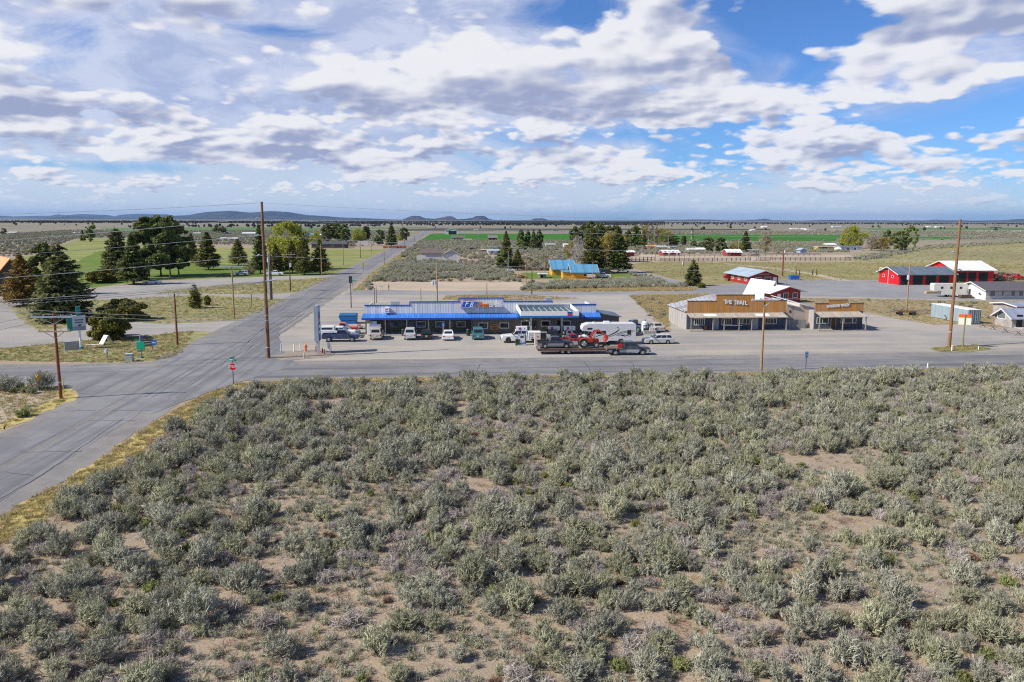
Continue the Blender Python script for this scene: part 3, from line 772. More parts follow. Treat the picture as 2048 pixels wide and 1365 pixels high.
def tuft_mesh(name, seed, mat, n=26, R=.12, h=.2, w=.018):
    r = np.random.default_rng(seed)
    az = r.uniform(0, 6.28, n); k = np.sqrt(r.uniform(0, 1, n)) * R
    lean = np.stack([np.cos(az) * .5, np.sin(az) * .5, np.ones(n)], 1) + r.normal(0, .3, (n, 3))
    lean /= np.linalg.norm(lean, axis=1, keepdims=True)
    hh = h * r.uniform(.6, 1.2, n)
    c = np.stack([np.cos(az) * k, np.sin(az) * k, np.zeros(n)], 1) + lean * hh[:, None] / 2
    q = leafquads(c, r.normal(0, 1, (n, 3)), lean, w, hh)
    return npmesh(name, q, mat, r.uniform(0, 1, n))
def twig_mesh(name, seed):
    r = np.random.default_rng(seed); n = 22
    a = r.uniform(0, 6.28, n)
    up = np.stack([np.cos(a), np.sin(a), r.uniform(-.05, .35, n)], 1)
    c = np.stack([r.normal(0, .22, n), r.normal(0, .22, n), r.uniform(.02, .08, n)], 1)
    q = leafquads(c, np.stack([r.normal(0, .4, n), r.normal(0, .4, n), np.ones(n)], 1), up, .022, r.uniform(.15, .5, n))
    return npmesh(name, q, [DEADT if seed % 2 else RUST], r.uniform(0, 1, n))
tus = [tuft_mesh('grass_tuft', 1, STRAW), tuft_mesh('grass_tuft', 2, STRAW, 34, .2, .16), tuft_mesh('grass_tuft', 3, TUFTG, 24, .12, .16), twig_mesh('fallen_twigs', 4), twig_mesh('fallen_twigs', 5), twig_mesh('fallen_twigs', 7)]
cand = np.stack([NR.uniform(-58, 72, 15000), NR.uniform(24, 98, 15000)], 1)
cand = cand[pip(cand, FIELD)]
cand = cand[np.abs(cand[:, 0]) < cand[:, 1] * .7 + 6]
P = [(x, y, 0, rg.uniform(.5, 1.25), rg.choice([0, 1, 2, 3, 3, 4, 4, 5, 5])) for x, y in cand]
scatter('field_litter', P, tus, 'small tufts and fallen grey twigs between the sagebrush', 'litter')
def fill(poly, n, world=False, keep=None):
    Q = poly if world else gpoly(poly)
    a = np.array(Q); out = []
    area = abs(sum(Q[i][0] * Q[i - 1][1] - Q[i - 1][0] * Q[i][1] for i in range(len(Q)))) / 2
    lo, hi = a.min(0), a.max(0)
    m = int(n * (hi[0] - lo[0]) * (hi[1] - lo[1]) / max(area, 1)) + 10
    c_ = np.stack([NR.uniform(lo[0], hi[0], m), NR.uniform(lo[1], hi[1], m)], 1)
    c_ = c_[pip(c_, Q)]
    return c_
P = []
vp = gpoly([(-60, 1120), (-40, 1062), (0, 1034), (150, 950), (300, 850), (400, 793), (470, 768), (700, 758), (1000, 756), (1300, 750), (1600, 745), (2150, 733), (2150, 741), (1600, 754), (1300, 758), (700, 767), (520, 776), (440, 806), (310, 893), (175, 990), (60, 1065)])
for x, y in fill(vp, 5200, True): P.append((x, y, 0, rg.uniform(.6, 1.5), rg.choice([0, 0, 1, 1, 2])))
scatter('verge_grass', P, tus[:3], 'golden grass tufts along the edge of the sagebrush', 'grass')
P = []
for poly, n in (([(-250, 712), (0, 698), (164, 682), (258, 675), (387, 662), (365, 705), (328, 720), (246, 727), (0, 722), (-250, 735)], 2600), ([(20, 614), (176, 601), (371, 592), (480, 595), (578, 600), (540, 618), (480, 641), (328, 648), (200, 642), (80, 662)], 3000),
                ([(310, 588), (480, 567), (667, 555), (602, 584), (480, 589)], 1800), ([(-100, 775), (100, 776), (145, 790), (120, 812), (0, 860), (-100, 900)], 700), ([(1560, 597), (1930, 602), (2150, 608), (2150, 660), (1930, 648), (1866, 649), (1745, 628)], 3200),
                ([(1258, 592), (1420, 589), (1345, 610), (1338, 660), (1292, 622)], 1200), ([(886, 600), (892, 592), (1030, 590), (1160, 597), (990, 604)], 900), ([(1862, 698), (1950, 691), (1982, 699), (1880, 704)], 260), ([(705, 582), (745, 545), (835, 486), (850, 486), (760, 545), (730, 580)], 2500)):
    for x, y in fill(poly, n): P.append((x, y, .015, rg.uniform(.6, 1.7), rg.choice([0, 1, 1, 2, 2])))
for x, y in fill([(1045, 583), (1100, 574), (1300, 571), (1395, 577), (1385, 582), (1160, 584)], 2600): P.append((x, y, .015, rg.uniform(1.2, 2.8), rg.choice([0, 1])))
for x, y in fill([(1258, 592), (1420, 589), (1345, 610), (1338, 660), (1292, 622)], 500): P.append((x, y, .015, rg.uniform(1.5, 2.6), 0))
for x, y in fill([(1250, 532), (1290, 525), (1400, 524), (1700, 526), (2200, 530), (2200, 570), (1900, 570), (1760, 560), (1480, 565), (1345, 558)], 5200): P.append((x, y, .015, rg.uniform(1.2, 2.4), rg.choice([0, 1, 1, 2])))
for x, y in fill([(1700, 530), (1720, 508), (1850, 494), (2048, 482), (2300, 478), (2300, 545)], 5200): P.append((x, y, .015, rg.uniform(1.8, 3.6), rg.choice([0, 1, 1, 2])))
scatter('grass_tufts', P, tus[:3], 'straw and green tufts on the verges and islands', 'grass')
P = []
NS = len(SH['sage'])
FLD = [gpoly(q) for q in ([(836, 482.5), (864, 467.4), (1100, 467.8), (1690, 470.2), (1700, 472), (1668, 483.5), (1100, 481.5)], [(1820, 473), (1914, 474.4), (1900, 479.2), (1800, 478.7)], [(200, 456.8), (380, 454.8), (770, 455.3), (860, 454.8), (845, 457), (600, 461), (400, 462.2), (230, 463.2)])]
def offield(x, y):
    return any(pip(np.array([[x, y]]), q)[0] for q in FLD) or abs(x - sr(y)) < 7
def add(poly, n, s0, s1, world=False, kinds=None):
    for x, y in fill(poly, n, world):
        if offield(x, y) or (y < 420 and ctl(x * .55, y * .45) < .36 and rg.random() < .85): continue
        k = rg.choice(kinds or ['sage', 'sage', 'sage', 'small', 'dead', 'green' if rg.random() < .2 else 'sage'])
        P.append((x, y, 0, rg.uniform(s0, s1), off[k] + rg.randrange(len(SH[k]))))
add([(742, 564), (790, 524), (880, 524), (1010, 530), (1030, 558), (1040, 564)], 3300, .8, 1.6)
add([(1045, 582), (1062, 567), (1120, 566), (1200, 566), (1290, 560), (1340, 570), (1380, 577), (1230, 577)], 1500, .8, 1.7)
add([(742, 582), (760, 578), (745, 562), (728, 572)], 14, .7, 1.3)
add([(790, 520), (840, 482), (1000, 482), (1320, 484), (1480, 487), (1700, 486), (1700, 505), (1330, 509), (1240, 510), (1100, 540), (1030, 530), (900, 524)], 9000, 1.0, 1.9)
add([(-120, 520), (0, 470), (120, 462), (240, 461), (640, 462), (810, 462), (800, 480), (640, 490), (380, 490), (240, 474), (150, 478), (60, 512)], 13000, 1.1, 2.2)
add([(1330, 484), (1700, 484), (2300, 472), (2300, 462), (1300, 464)], 9000, 1.3, 2.4)
add([(1690, 520), (1850, 493), (2060, 482), (2060, 486), (1850, 500), (1740, 521)], 700, 1.2, 2.0)
add([(1720, 596), (1760, 620), (1840, 640), (1960, 640), (2100, 640), (2100, 612), (1900, 606)], 60, .5, 1.0)
add([(-60, 470), (-30, 500), (0, 530), (-150, 560), (-250, 500)], 2500, 1.0, 1.8)
add([(1262, 595), (1300, 640), (1330, 640), (1340, 605)], 40, .5, 1.0)
add([(1255, 545), (1290, 551), (1340, 562), (1260, 552)], 60, .5, 1.0)
scatter('far_sagebrush', P, allm, 'sagebrush spreading over the flats behind the store', 'sagebrush')
BARK = mk('bark', (.12, .085, .06), .95, .3, 3)
PALEB = mk('pale_bark', (.42, .38, .33), .9, .25, 3)
def crown_pts(r, style, H, R, n):
    """centres, outward directions and tints of the leaf sprays"""
    if style in ('spruce', 'fir'):
        nb = int(60 + H * 9)
        z = H * (.07 + .93 * (1 - np.sqrt(r.uniform(0, 1, nb)) * .999)) if style == 'spruce' else H * (.10 + .90 * r.uniform(0, 1, nb) ** 1.25)
        z = np.sort(z)
        prof = np.interp(z / H, [0, .12, .3, .6, .85, 1.0], [.82, 1.0, .95, .62, .27, .02])
        a = np.arange(nb) * 2.4 + r.normal(0, .35, nb)
        L = R * prof * r.uniform(.68, 1.12, nb)
        m = max(4, n // nb)
        u = r.uniform(.12, 1, (nb, m)) ** .72
        droop = (-.26 if style == 'spruce' else -.1) - .1 * r.uniform(0, 1, nb)
        rise = .16 * (z / H)
        x = np.cos(a)[:, None] * L[:, None] * u; y = np.sin(a)[:, None] * L[:, None] * u
        zz = z[:, None] + L[:, None] * (u * droop[:, None] + u ** 2 * (rise + .12)[:, None])
        wdt = (.10 + .16 * (1 - u)) * L[:, None] + .05
        c = np.stack([x, y, zz], -1) + np.stack([r.normal(0, 1, u.shape) * wdt, r.normal(0, 1, u.shape) * wdt, r.normal(0, .35, u.shape) * wdt * .8], -1)
        dr = np.stack([np.cos(a)[:, None] + 0 * u, np.sin(a)[:, None] + 0 * u, .25 + 0 * u], -1)
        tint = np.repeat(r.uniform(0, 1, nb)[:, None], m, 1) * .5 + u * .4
        return c.reshape(-1, 3), dr.reshape(-1, 3), tint.ravel()
    if style == 'pine': z0, prof, nc = .14, ([0, .15, .4, .7, .9, 1], [.62, .9, 1.0, .82, .5, .1]), int(26 + H * 3.2)
    elif style == 'willow': z0, prof, nc = .16, ([0, .15, .45, .75, .93, 1], [.72, .95, 1.0, .88, .55, .15]), 74
    elif style == 'poplar': z0, prof, nc = .10, ([0, .2, .55, .85, 1], [.55, .9, 1.0, .7, .12]), 34
    elif style == 'bush': z0, prof, nc = .04, ([0, .25, .6, .85, 1], [.72, 1.0, .88, .55, .12]), 46
    else: z0, prof, nc = .12, ([0, .2, .5, .8, 1], [.6, .95, 1.0, .75, .15]), 44
    zc = r.uniform(0, 1, nc); pr = np.interp(zc, *prof)
    lob = r.uniform(0, 6.28, 3); a = r.uniform(0, 6.28, nc)
    rr = R * pr * np.sqrt(r.uniform(.1, 1, nc)) * (1 + .2 * np.sin(2 * a + lob[0]) + .15 * np.sin(3 * a + lob[1] + 5 * zc))
    zz = H * (z0 + (1 - z0) * zc)
    cc = np.stack([rr * np.cos(a), rr * np.sin(a), zz], 1)
    cr = R * r.uniform(.16, .34, nc) * (.55 + .5 * pr)
    if style == 'poplar': cr *= 1.1
    w = cr ** 2; cnt = np.maximum(6, (n * w / w.sum()).astype(int))
    ids = np.repeat(np.arange(nc), cnt)
    v = r.normal(0, 1, (len(ids), 3)); v /= np.linalg.norm(v, axis=1, keepdims=True)
    v *= (r.uniform(.25, 1, (len(ids), 1)) ** .5)
    fl = np.array([1, 1, .68 if style in ('pine', 'round', 'bush') else .95 if style == 'willow' else 1.5])
    c = cc[ids] + v * cr[ids][:, None] * fl
    if style == 'willow':
        c[:, 2] -= r.uniform(0, 1, len(ids)) ** 2 * H * .07
    c[:, 2] = np.maximum(c[:, 2], H * .02)
    dr = v + np.array([0, 0, .35])
    tint = r.uniform(0, 1, nc)[ids] * .6 + r.uniform(0, .4, len(ids))
    return c, dr, tint
TREES = {}
def tree_meshes(style, seed, H, R, leaf, bark, n, lsz, limbs=8, trunk_r=None, bare=False):
    r = np.random.default_rng(seed); rr = random.Random(seed)
    tr = MB(); tr_r = trunk_r or H * .018
    bend = [(0, 0)] + [(rr.uniform(-.02, .02) * H, rr.uniform(-.02, .02) * H) for _ in range(4)]
    top = .96 if style in ('spruce', 'fir', 'poplar', 'pine') else .62
    tp = [Vector((bend[i][0] * i / 4, bend[i][1] * i / 4, H * top * i / 4 - (.15 if i == 0 else 0))) for i in range(5)]
    tr.tube(tp, [tr_r * 1.25, tr_r, tr_r * .75, tr_r * .5, tr_r * .15], 7)
    c, dr, tint = crown_pts(r, style, H, R, n)
    for i in range(limbs):
        j = rr.randrange(len(c)); p = Vector(c[j]); zb = max(H * .08, p.z * rr.uniform(.5, .8))
        k = min(3, int(zb / (H * top) * 4)); f = zb / (H * top) * 4 - k
        b = tp[k].lerp(tp[min(4, k + 1)], max(0, min(1, f)))
        mid = b.lerp(p, .5) + Vector((0, 0, H * .02 * rr.uniform(-1, 1.5)))
        tr.tube([b, mid, p], [tr_r * .38, tr_r * .24, tr_r * .06], 5)
        if bare:
            for _ in range(9):
                q = p + Vector((rr.uniform(-1, 1) * R * .35, rr.uniform(-1, 1) * R * .35, rr.uniform(.1, 1) * H * .13))
                m_ = mid.lerp(p, rr.uniform(.2, .9))
                tr.tube([m_, m_.lerp(q, .5) + Vector((0, 0, .05 * H * rr.random())), q], [tr_r * .16, tr_r * .1, tr_r * .04], 4)
    q = None
    if n:
        nn = len(c)
        sz = lsz * r.uniform(.6, 1.35, nn)
        nrm = dr + r.normal(0, .75, dr.shape)
        if style in ('spruce', 'fir'):
            up = dr * np.array([1, 1, .3]) + r.normal(0, .45, dr.shape); nrm = np.array([0, 0, 1.0]) + r.normal(0, .55, dr.shape)
            q = leafquads(c, nrm, up, sz * .5, sz * 1.3)
        else:
            up = r.normal(0, 1, dr.shape) + np.array([0, 0, -.6 if style == 'willow' else .4])
            q = leafquads(c, nrm, up, sz * .62, sz)
    tm_ = bpy.data.meshes.new('trunk'); tm_.from_pydata(tr.v, [], tr.f); tm_.materials.append(bark); tm_.update()
    return tm_, (npmesh('crown', q, leaf, np.clip(tint, 0, 1)) if n else None), H, R
L_DARK = leafmat('pine_dark', (.07, .10, .03), (.185, .21, .058), .2, .2)
L_SPR = leafmat('spruce_needles', (.07, .092, .036), (.20, .20, .072), .2, .2)
L_OLV = leafmat('pine_olive', (.085, .102, .028), (.215, .198, .055), .2, .2)
L_AMB = leafmat('pine_amber', (.14, .105, .026), (.33, .205, .055), .15, .1)
L_YG = leafmat('willow_leaf', (.22, .25, .03), (.46, .45, .06), .3, .15)
L_GOLD = leafmat('golden_leaf', (.25, .21, .05), (.42, .34, .09), .3, .15)
L_GRN = leafmat('poplar_leaf', (.12, .17, .035), (.26, .29, .075), .25, .2)
L_BUD = leafmat('budding_twig', (.23, .19, .12), (.38, .32, .21), .2, .15)
L_OBU = leafmat('olive_bush_leaf', (.11, .115, .025), (.28, .245, .05), .2, .15)
L_PALE = leafmat('pale_twig', (.36, .32, .27), (.52, .48, .43), .15, .1)
PROTO = {
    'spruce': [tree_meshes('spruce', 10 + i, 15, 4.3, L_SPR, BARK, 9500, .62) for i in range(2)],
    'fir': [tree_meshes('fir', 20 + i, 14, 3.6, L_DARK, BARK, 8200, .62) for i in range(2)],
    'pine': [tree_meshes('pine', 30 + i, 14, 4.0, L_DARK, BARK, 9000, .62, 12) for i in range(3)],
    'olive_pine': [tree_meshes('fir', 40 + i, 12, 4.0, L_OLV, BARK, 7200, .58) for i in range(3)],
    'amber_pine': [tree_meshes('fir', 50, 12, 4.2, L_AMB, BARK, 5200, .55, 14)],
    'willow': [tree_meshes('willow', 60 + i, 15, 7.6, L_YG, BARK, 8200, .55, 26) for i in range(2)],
    'gold_willow': [tree_meshes('willow', 63 + i, 12, 5.6, L_GOLD, BARK, 4800, .5, 22) for i in range(2)],
    'poplar': [tree_meshes('poplar', 70 + i, 12, 1.9, L_GRN, BARK, 2600, .5, 8) for i in range(2)],
    'bare_poplar': [tree_meshes('poplar', 75 + i, 14, 1.0, L_BUD, PALEB, 1300, .34, 30) for i in range(2)],
    'bare_tree': [tree_meshes('round', 80 + i, 9, 4.0, L_BUD, BARK, 2400, .26, 60, .16, True) for i in range(2)],
    'pale_tree': [tree_meshes('round', 85, 12, 3.6, L_PALE, PALEB, 1300, .24, 70, .16, True)],
    'round_tree': [tree_meshes('round', 90 + i, 9, 3.8, L_DARK, BARK, 5600, .55, 8) for i in range(2)],
    'green_tree': [tree_meshes('round', 93, 8, 3.2, L_GRN, BARK, 2800, .45, 8)],
    'bush': [tree_meshes('bush', 96 + i, 4, 3.2, L_OBU, BARK, 8500, .34, 26, .07) for i in range(2)],
    'bare_bush': [tree_meshes('bush', 98, 3.4, 2.6, L_BUD, BARK, 1700, .22, 50, .06, True)],
    'small_spruce': [tree_meshes('spruce', 99, 4.4, 1.15, L_OLV, BARK, 2600, .26, 4)],
}
TN = {'fir': 'fir_tree', 'spruce': 'spruce_tree', 'pine': 'pine_tree', 'olive_pine': 'pine_tree', 'amber_pine': 'pine_tree', 'willow': 'willow_tree', 'gold_willow': 'willow_tree', 'poplar': 'poplar_tree', 'bare_poplar': 'poplar_tree', 'bare_tree': 'bare_tree', 'pale_tree': 'bare_tree', 'round_tree': 'juniper_tree', 'green_tree': 'leafy_tree', 'bush': 'bush', 'bare_bush': 'bare_bush', 'small_spruce': 'spruce_tree'}
tcount = {}
def plant(kind, bx, by, top, wpx, label, group=None):
    g = G(bx, by); Hh = VP(bx, top, g.y).z
    i = tcount[kind] = tcount.get(kind, -1) + 1
    tm_, cm, H, R = PROTO[kind][i % len(PROTO[kind])]
    dist = (g - CP).dot(FW)
    Rw = wpx / FPX * dist / 2
    o = thing(TN[kind], label, 'bush' if 'bush' in kind else 'tree', (g.x, g.y, 0), rg.uniform(0, 6.28), group)
    o.scale = (Rw / R * .95, Rw / R * .95, Hh / H)
    link('trunk', tm_, o)
    if cm: link('crown', cm, o)
    return o
GG = 'trees round the golf course'
plant('amber_pine', 47, 612, 508, 82, 'bushy pine with amber brown needles beside the orange roofed house', GG)
plant('pine', 92, 590, 490, 74, 'dark green pine behind the amber brown pine', GG)
plant('spruce', 128, 643, 474, 112, 'tall drooping dark spruce nearest the teal pylon sign', GG)
plant('spruce', 237, 560, 446, 66, 'pointed dark spruce standing left of the big pine cluster', GG)
plant('fir', 268, 569, 472, 62, 'broad dense fir touching the yard beside the parked white car', GG)
plant('pine', 298, 553, 438, 74, 'first trunk of the big dark pine cluster on the fairway', GG)
plant('pine', 322, 553, 434, 62, 'tallest dark pine in the middle of the cluster', GG)
plant('pine', 341, 555, 437, 66, 'broad dark pine of the cluster with a thick bare trunk', GG)
plant('pine', 358, 550, 452, 50, 'shorter dark pine at the right edge of the cluster', GG)
plant('bush', 205, 566, 540, 58, 'low rounded green bush left of the dense fir', GG)
plant('bush', 222, 562, 536, 36, 'yellowish bush between parked dark car and dense fir', GG)
plant('poplar', 181, 484, 446, 21, 'pale green poplar alone on the far fairway', GG)
plant('fir', 166, 483, 460, 11, 'small dark tree beside the lone pale poplar', GG)
plant('olive_pine', 385, 527, 468, 30, 'thin pine half hidden behind the dark pine cluster', GG)
plant('olive_pine', 417, 540, 465, 52, 'open crowned pine alone on the lawn right of the cluster', GG)
plant('olive_pine', 477, 531, 478, 38, 'rounded pine with a whitish trunk on the fairway', GG)
plant('fir', 521, 547, 452, 36, 'slim dark fir just behind the tall brown pole', GG)
plant('willow', 578, 540, 449, 88, 'large yellow-green willow beyond the parked white pickup', GG)
plant('olive_pine', 553, 548, 490, 36, 'short dark pine in front of the yellow willow', GG)
plant('olive_pine', 585, 546, 482, 34, 'dark pine right of the willow trunk', GG)
plant('olive_pine', 609, 550, 474, 38, 'taller olive pine by the willow on the drive', GG)
plant('olive_pine', 641, 549, 481, 44, 'wide low pine at the right end of the drive row', GG)
plant('willow', 634, 492, 466, 24, 'small yellow-green tree behind the drive row of pines', GG)
plant('bare_bush', 500, 549, 525, 30, 'bare brown bush between parked suv and pickup', GG)
plant('bush', 218, 678, 624, 92, 'dark olive bush on the corner behind the notice board', 'olive bushes by the teal pylon sign')
plant('bush', 248, 641, 600, 90, 'broad olive bush with yellowish top on the grass island', 'olive bushes by the teal pylon sign')
plant('small_spruce', 391, 617, 561, 27, 'small upright yellow-green spruce on the grass island', GG)
plant('bush', 415, 611, 592, 17, 'scrubby little bush beside the small spruce', GG)
FG = 'trees along the side road'
plant('pine', 657, 485, 450, 30, 'left dark pine of the clump above the long dark house', FG)
plant('pine', 674, 485, 447, 32, 'middle dark pine of the clump above the long dark house', FG)
plant('pine', 688, 486, 450, 26, 'right dark pine of the clump above the long dark house', FG)
plant('willow', 718, 485, 459, 28, 'yellow-green tree beside the white trailer far up the road', FG)
plant('pine', 732, 484, 453, 22, 'dark pine behind the yellow-green roadside tree', FG)
plant('bare_bush', 702, 493, 482, 30, 'reddish bare bush in front of the long dark house', FG)
plant('round_tree', 760, 491, 460, 24, 'rounded dark tree left of the narrow leaning pine', FG)
plant('fir', 783, 493, 447, 24, 'narrow dark pine leaning beside the road', FG)
plant('round_tree', 808, 483, 456, 19, 'farthest dark tree beside the road near the vanishing point', FG)
plant('willow', 800, 482, 470, 16, 'small yellow tree left of the farthest roadside tree', FG)
plant('pine', 433, 466, 452, 14, 'first of two small far pines above the blue roofed barn', FG)
plant('pine', 446, 468, 454, 16, 'second of two small far pines above the blue roofed barn', FG)
plant('round_tree', 8, 470, 457, 13, 'small round dark tree far out on the left flats', FG)
CG = 'trees round the cabins'
plant('olive_pine', 1012, 522, 463, 28, 'olive pine rising above the blue roofed mobile home', CG)
plant('round_tree', 1008, 541, 503, 38, 'dense round green tree at the left of the wood pile', CG)
plant('olive_pine', 1035, 541, 499, 28, 'dark pine just behind the wood pile', CG)
plant('pine', 1041, 500, 460, 20, 'leftmost pine of the far grove of four', CG)
plant('pine', 1055, 500, 462, 17, 'second pine of the far grove of four', CG)
plant('fir', 1067, 501, 460, 18, 'third pine of the far grove of four', CG)
plant('pine', 1078, 501, 461, 17, 'rightmost pine of the far grove of four', CG)
plant('green_tree', 1043, 501, 482, 22, 'low green tree under the far grove of four pines', CG)
plant('bare_bush', 1090, 541, 512, 42, 'bare reddish tree above the parked white boat cover', CG)
plant('bare_bush', 1062, 541, 517, 34, 'bare olive bush behind the small grey shed', CG)
plant('bare_bush', 1108, 541, 519, 34, 'bare brown bush left of the yellow cabin roof', CG)
plant('pale_tree', 1154, 540, 472, 40, 'white barked leafless tree behind the yellow cabins', CG)
plant('gold_willow', 1141, 519, 484, 26, 'olive yellow tree left of the white barked tree', CG)
for bx, by, tp, w, lb in [(1150, 496, 454, 26, 'leftmost dark pine of the tall grove behind the cabins'), (1166, 496, 450, 28, 'second dark pine from the left of the tall grove'), (1181, 500, 444, 30, 'tallest dark pine in the middle of the tall grove'), (1197, 498, 447, 28, 'broad dark pine right of the tallest in the grove'), (1217, 496, 453, 26, 'dark pine behind the yellow willow in the grove'), (1233, 496, 453, 24, 'rightmost dark pine of the tall grove')]:
    plant('pine', bx, by, tp, w, lb, CG)
plant('olive_pine', 1186, 546, 460, 60, 'large olive pine directly behind the blue roofed cabins', CG)
plant('gold_willow', 1224, 524, 464, 58, 'yellow budding willow between the two large pines', CG)
plant('fir', 1236, 546, 456, 50, 'large dark conifer on the green lawn right of the cabins', CG)
plant('round_tree', 1212, 547, 522, 30, 'dark low tree over the cars beside the cabin', CG)
RG = 'trees round the rodeo ground'
plant('pine', 1257, 498, 460, 18, 'dark pine left of the tall pair by the red stable', RG)
plant('pine', 1271, 500, 453, 28, 'tall dark pine behind the first red stable', RG)
plant('fir', 1288, 496, 461, 13, 'slim dark tree in front of the bare poplars', RG)
for bx, tp, w, lb in [(1283, 447, 9, 'first bare poplar of the row of four'), (1297, 446, 9, 'second bare poplar of the row of four'), (1304, 448, 8, 'third bare poplar of the row of four'), (1313, 445, 9, 'fourth bare poplar of the row of four')]:
    plant('bare_poplar', bx, 490, tp, w, lb, RG)
plant('gold_willow', 1292, 484, 452, 26, 'golden tree behind the row of bare poplars', RG)
plant('gold_willow', 1324, 488, 457, 28, 'golden tree right of the row of bare poplars', RG)
plant('pine', 1344, 495, 470, 28, 'dense dark pine above the green gabled shed', RG)
plant('pine', 1367, 493, 472, 14, 'small dark pine right of the green gabled shed', RG)
plant('bare_poplar', 1383, 480, 456, 9, 'lone bare poplar before the green field', RG)
plant('round_tree', 1388, 496, 482, 13, 'small round dark tree among the white houses', RG)
plant('round_tree', 1401, 497, 485, 11, 'smallest round dark tree among the white houses', RG)
plant('round_tree', 1416, 505, 475, 24, 'dark tree left of the wide dark tree by the arena', RG)
plant('round_tree', 1441, 505, 475, 26, 'wide dark tree above the red and white barn', RG)
plant('gold_willow', 1472, 505, 484, 22, 'low yellow-green tree behind the red and white barn', RG)
plant('fir', 1490, 504, 463, 25, 'pointed green conifer beside the announcer stand', RG)
plant('bare_tree', 1530, 508, 464, 36, 'bare tan tree right of the announcer stand', RG)
plant('willow', 1706, 497, 454, 46, 'large pale green willow behind the long white house', RG)
plant('poplar', 1686, 495, 470, 14, 'green poplar left of the large pale willow', RG)
plant('bare_tree', 1742, 502, 473, 38, 'bare grey tree right of the long white house', RG)
plant('gold_willow', 1768, 501, 475, 34, 'budding yellow tree beside the round dark juniper', RG)
plant('round_tree', 1775, 490, 461, 24, 'dark juniper left of the roundest juniper', RG)
plant('round_tree', 1798, 502, 463, 32, 'roundest dark juniper standing over the rail fence', RG)
plant('poplar', 1812, 495, 447, 26, 'tall green poplar right of the round juniper', RG)
plant('poplar', 1830, 497, 457, 11, 'slim green poplar at the end of the tree row', RG)
plant('spruce', 1386, 572, 516, 36, 'lone young spruce beside the back road corner', RG)
plant('bush', 1402, 576, 566, 18, 'dark squat bush at the foot of the lone young spruce', RG)
plant('bare_tree', 1978, 562, 528, 44, 'bare grey tree in front of the white fire hall', RG)
plant('bare_bush', 2002, 562, 545, 40, 'bare reddish thicket right of the fire hall', RG)
for px, py, k, i, sc, lb in [(86, 779, 'sage', 2, 2.1, 'large round grey sagebrush beside the amber diamond sign'), (8, 782, 'sage', 5, 2.2, 'broad grey sagebrush at the left end of the sandy corner'), (68, 778, 'sage', 1, 1.2, 'small sagebrush left of the large round one'), (40, 776, 'green', 0, 1.1, 'ochre-green rabbitbrush between two sagebrushes on the corner'), (26, 787, 'green', 1, 1.0, 'low green shrub at the left edge of the corner'), (50, 786, 'green', 2, 1.2, 'bright low green shrub in the middle of the corner'), (64, 788, 'sage', 3, 1.0, 'small grey-green shrub right of the bright low shrub'), (48, 834, 'green', 0, 1.5, 'dark green shrub alone on the sandy slope by the road')]:
    g = G(px, py); o = link(KIND[k][0], SH[k][i], None, (g.x, g.y, 0), px); o.scale = (sc,) * 3
    tag(o, lb, 'shrub', 'shrubs on the sandy corner')
jm = [tree_meshes('round', 500 + i, 5.5, 2.6, leafmat('juniper_far', (.05, .058, .038), (.095, .10, .062), .05, .3), BARK, 90, 1.5, 2)[1] for i in range(4)]
P = []
for poly, n in (([(-300, 443.6), (700, 443.2), (1330, 444.2), (1330, 451.5), (800, 452), (300, 452), (-300, 451)], 14000), ([(60, 443.5), (210, 444), (205, 449), (70, 449)], 700), ([(240, 446), (760, 446), (760, 454), (260, 456)], 1800), ([(1330, 445.5), (2300, 447.5), (2300, 449.5), (1330, 449.5)], 3500), ([(0, 447), (2300, 448), (2300, 462), (-100, 462)], 260)):
    for x, y in fill(poly, n):
        if sin(x * .0016 + 1.1 * sin(y * .0011)) + sin(y * .0023 + x * .0009) + .6 * sin(x * .0051 - y * .0043) > -.75 or n < 300:
            P.append((x, y, 0, rg.uniform(.55, 1.3), rg.randrange(4)))
scatter('juniper_woods', P, jm, 'belt of dark junipers below the hills', 'woods')
GLASS, _t, _b = newmat('car_glass', .08, 0, .6); _b.inputs['Base Color'].default_value = (.018, .022, .024, 1)
TYRE = mk('tyre_rubber', (.022, .022, .023), .85, .2, 6)
RIM, _t, _b = newmat('rim_metal', .35, .7); _b.inputs['Base Color'].default_value = (.5, .5, .5, 1)
RIMD, _t, _b = newmat('dark_rim', .5, .3); _b.inputs['Base Color'].default_value = (.05, .05, .05, 1)
LAMP, _t, _b = newmat('lamp_lens', .15, 0, .6); _b.inputs['Base Color'].default_value = (.75, .75, .72, 1)
REDL, _t, _b = newmat('red_lens', .2, 0, .6); _b.inputs['Base Color'].default_value = (.45, .012, .015, 1)
BLKP = mk('black_plastic', (.03, .03, .032), .6, .15, 4)
CHRM, _t, _b = newmat('chrome', .25, .9); _b.inputs['Base Color'].default_value = (.62, .62, .62, 1)
PLATE = mk('plate_white', (.6, .62, .66), .5, .1, 3)
GALV = mk('galvanised', (.42, .44, .46), .45, .15, 3, .5)
WHT = mk('white_paint', (.78, .78, .76), .5, .06, 2)
WHITEP = mk('white_plastic', (.74, .74, .73), .5, .08, 2)
DARKM = mk('dark_metal', (.06, .06, .062), .6, .2, 3)
def paint(name, col, rough=.32):
    if name in MATS: return MATS[name]
    m, t, b = newmat(name, rough, .05, .5)
    o = t.obj()
    n = t.noise(o, 1.6, 4, .6)
    c = t.mix(t.m('MULTIPLY', t.ss(n, .48, .72), .22), col, (.30, .27, .23))
    t.put(b.inputs['Base Color'], c)
    b.inputs['Coat Weight'].default_value = .25; b.inputs['Coat Roughness'].default_value = .15
    return m
WHEELS = {}
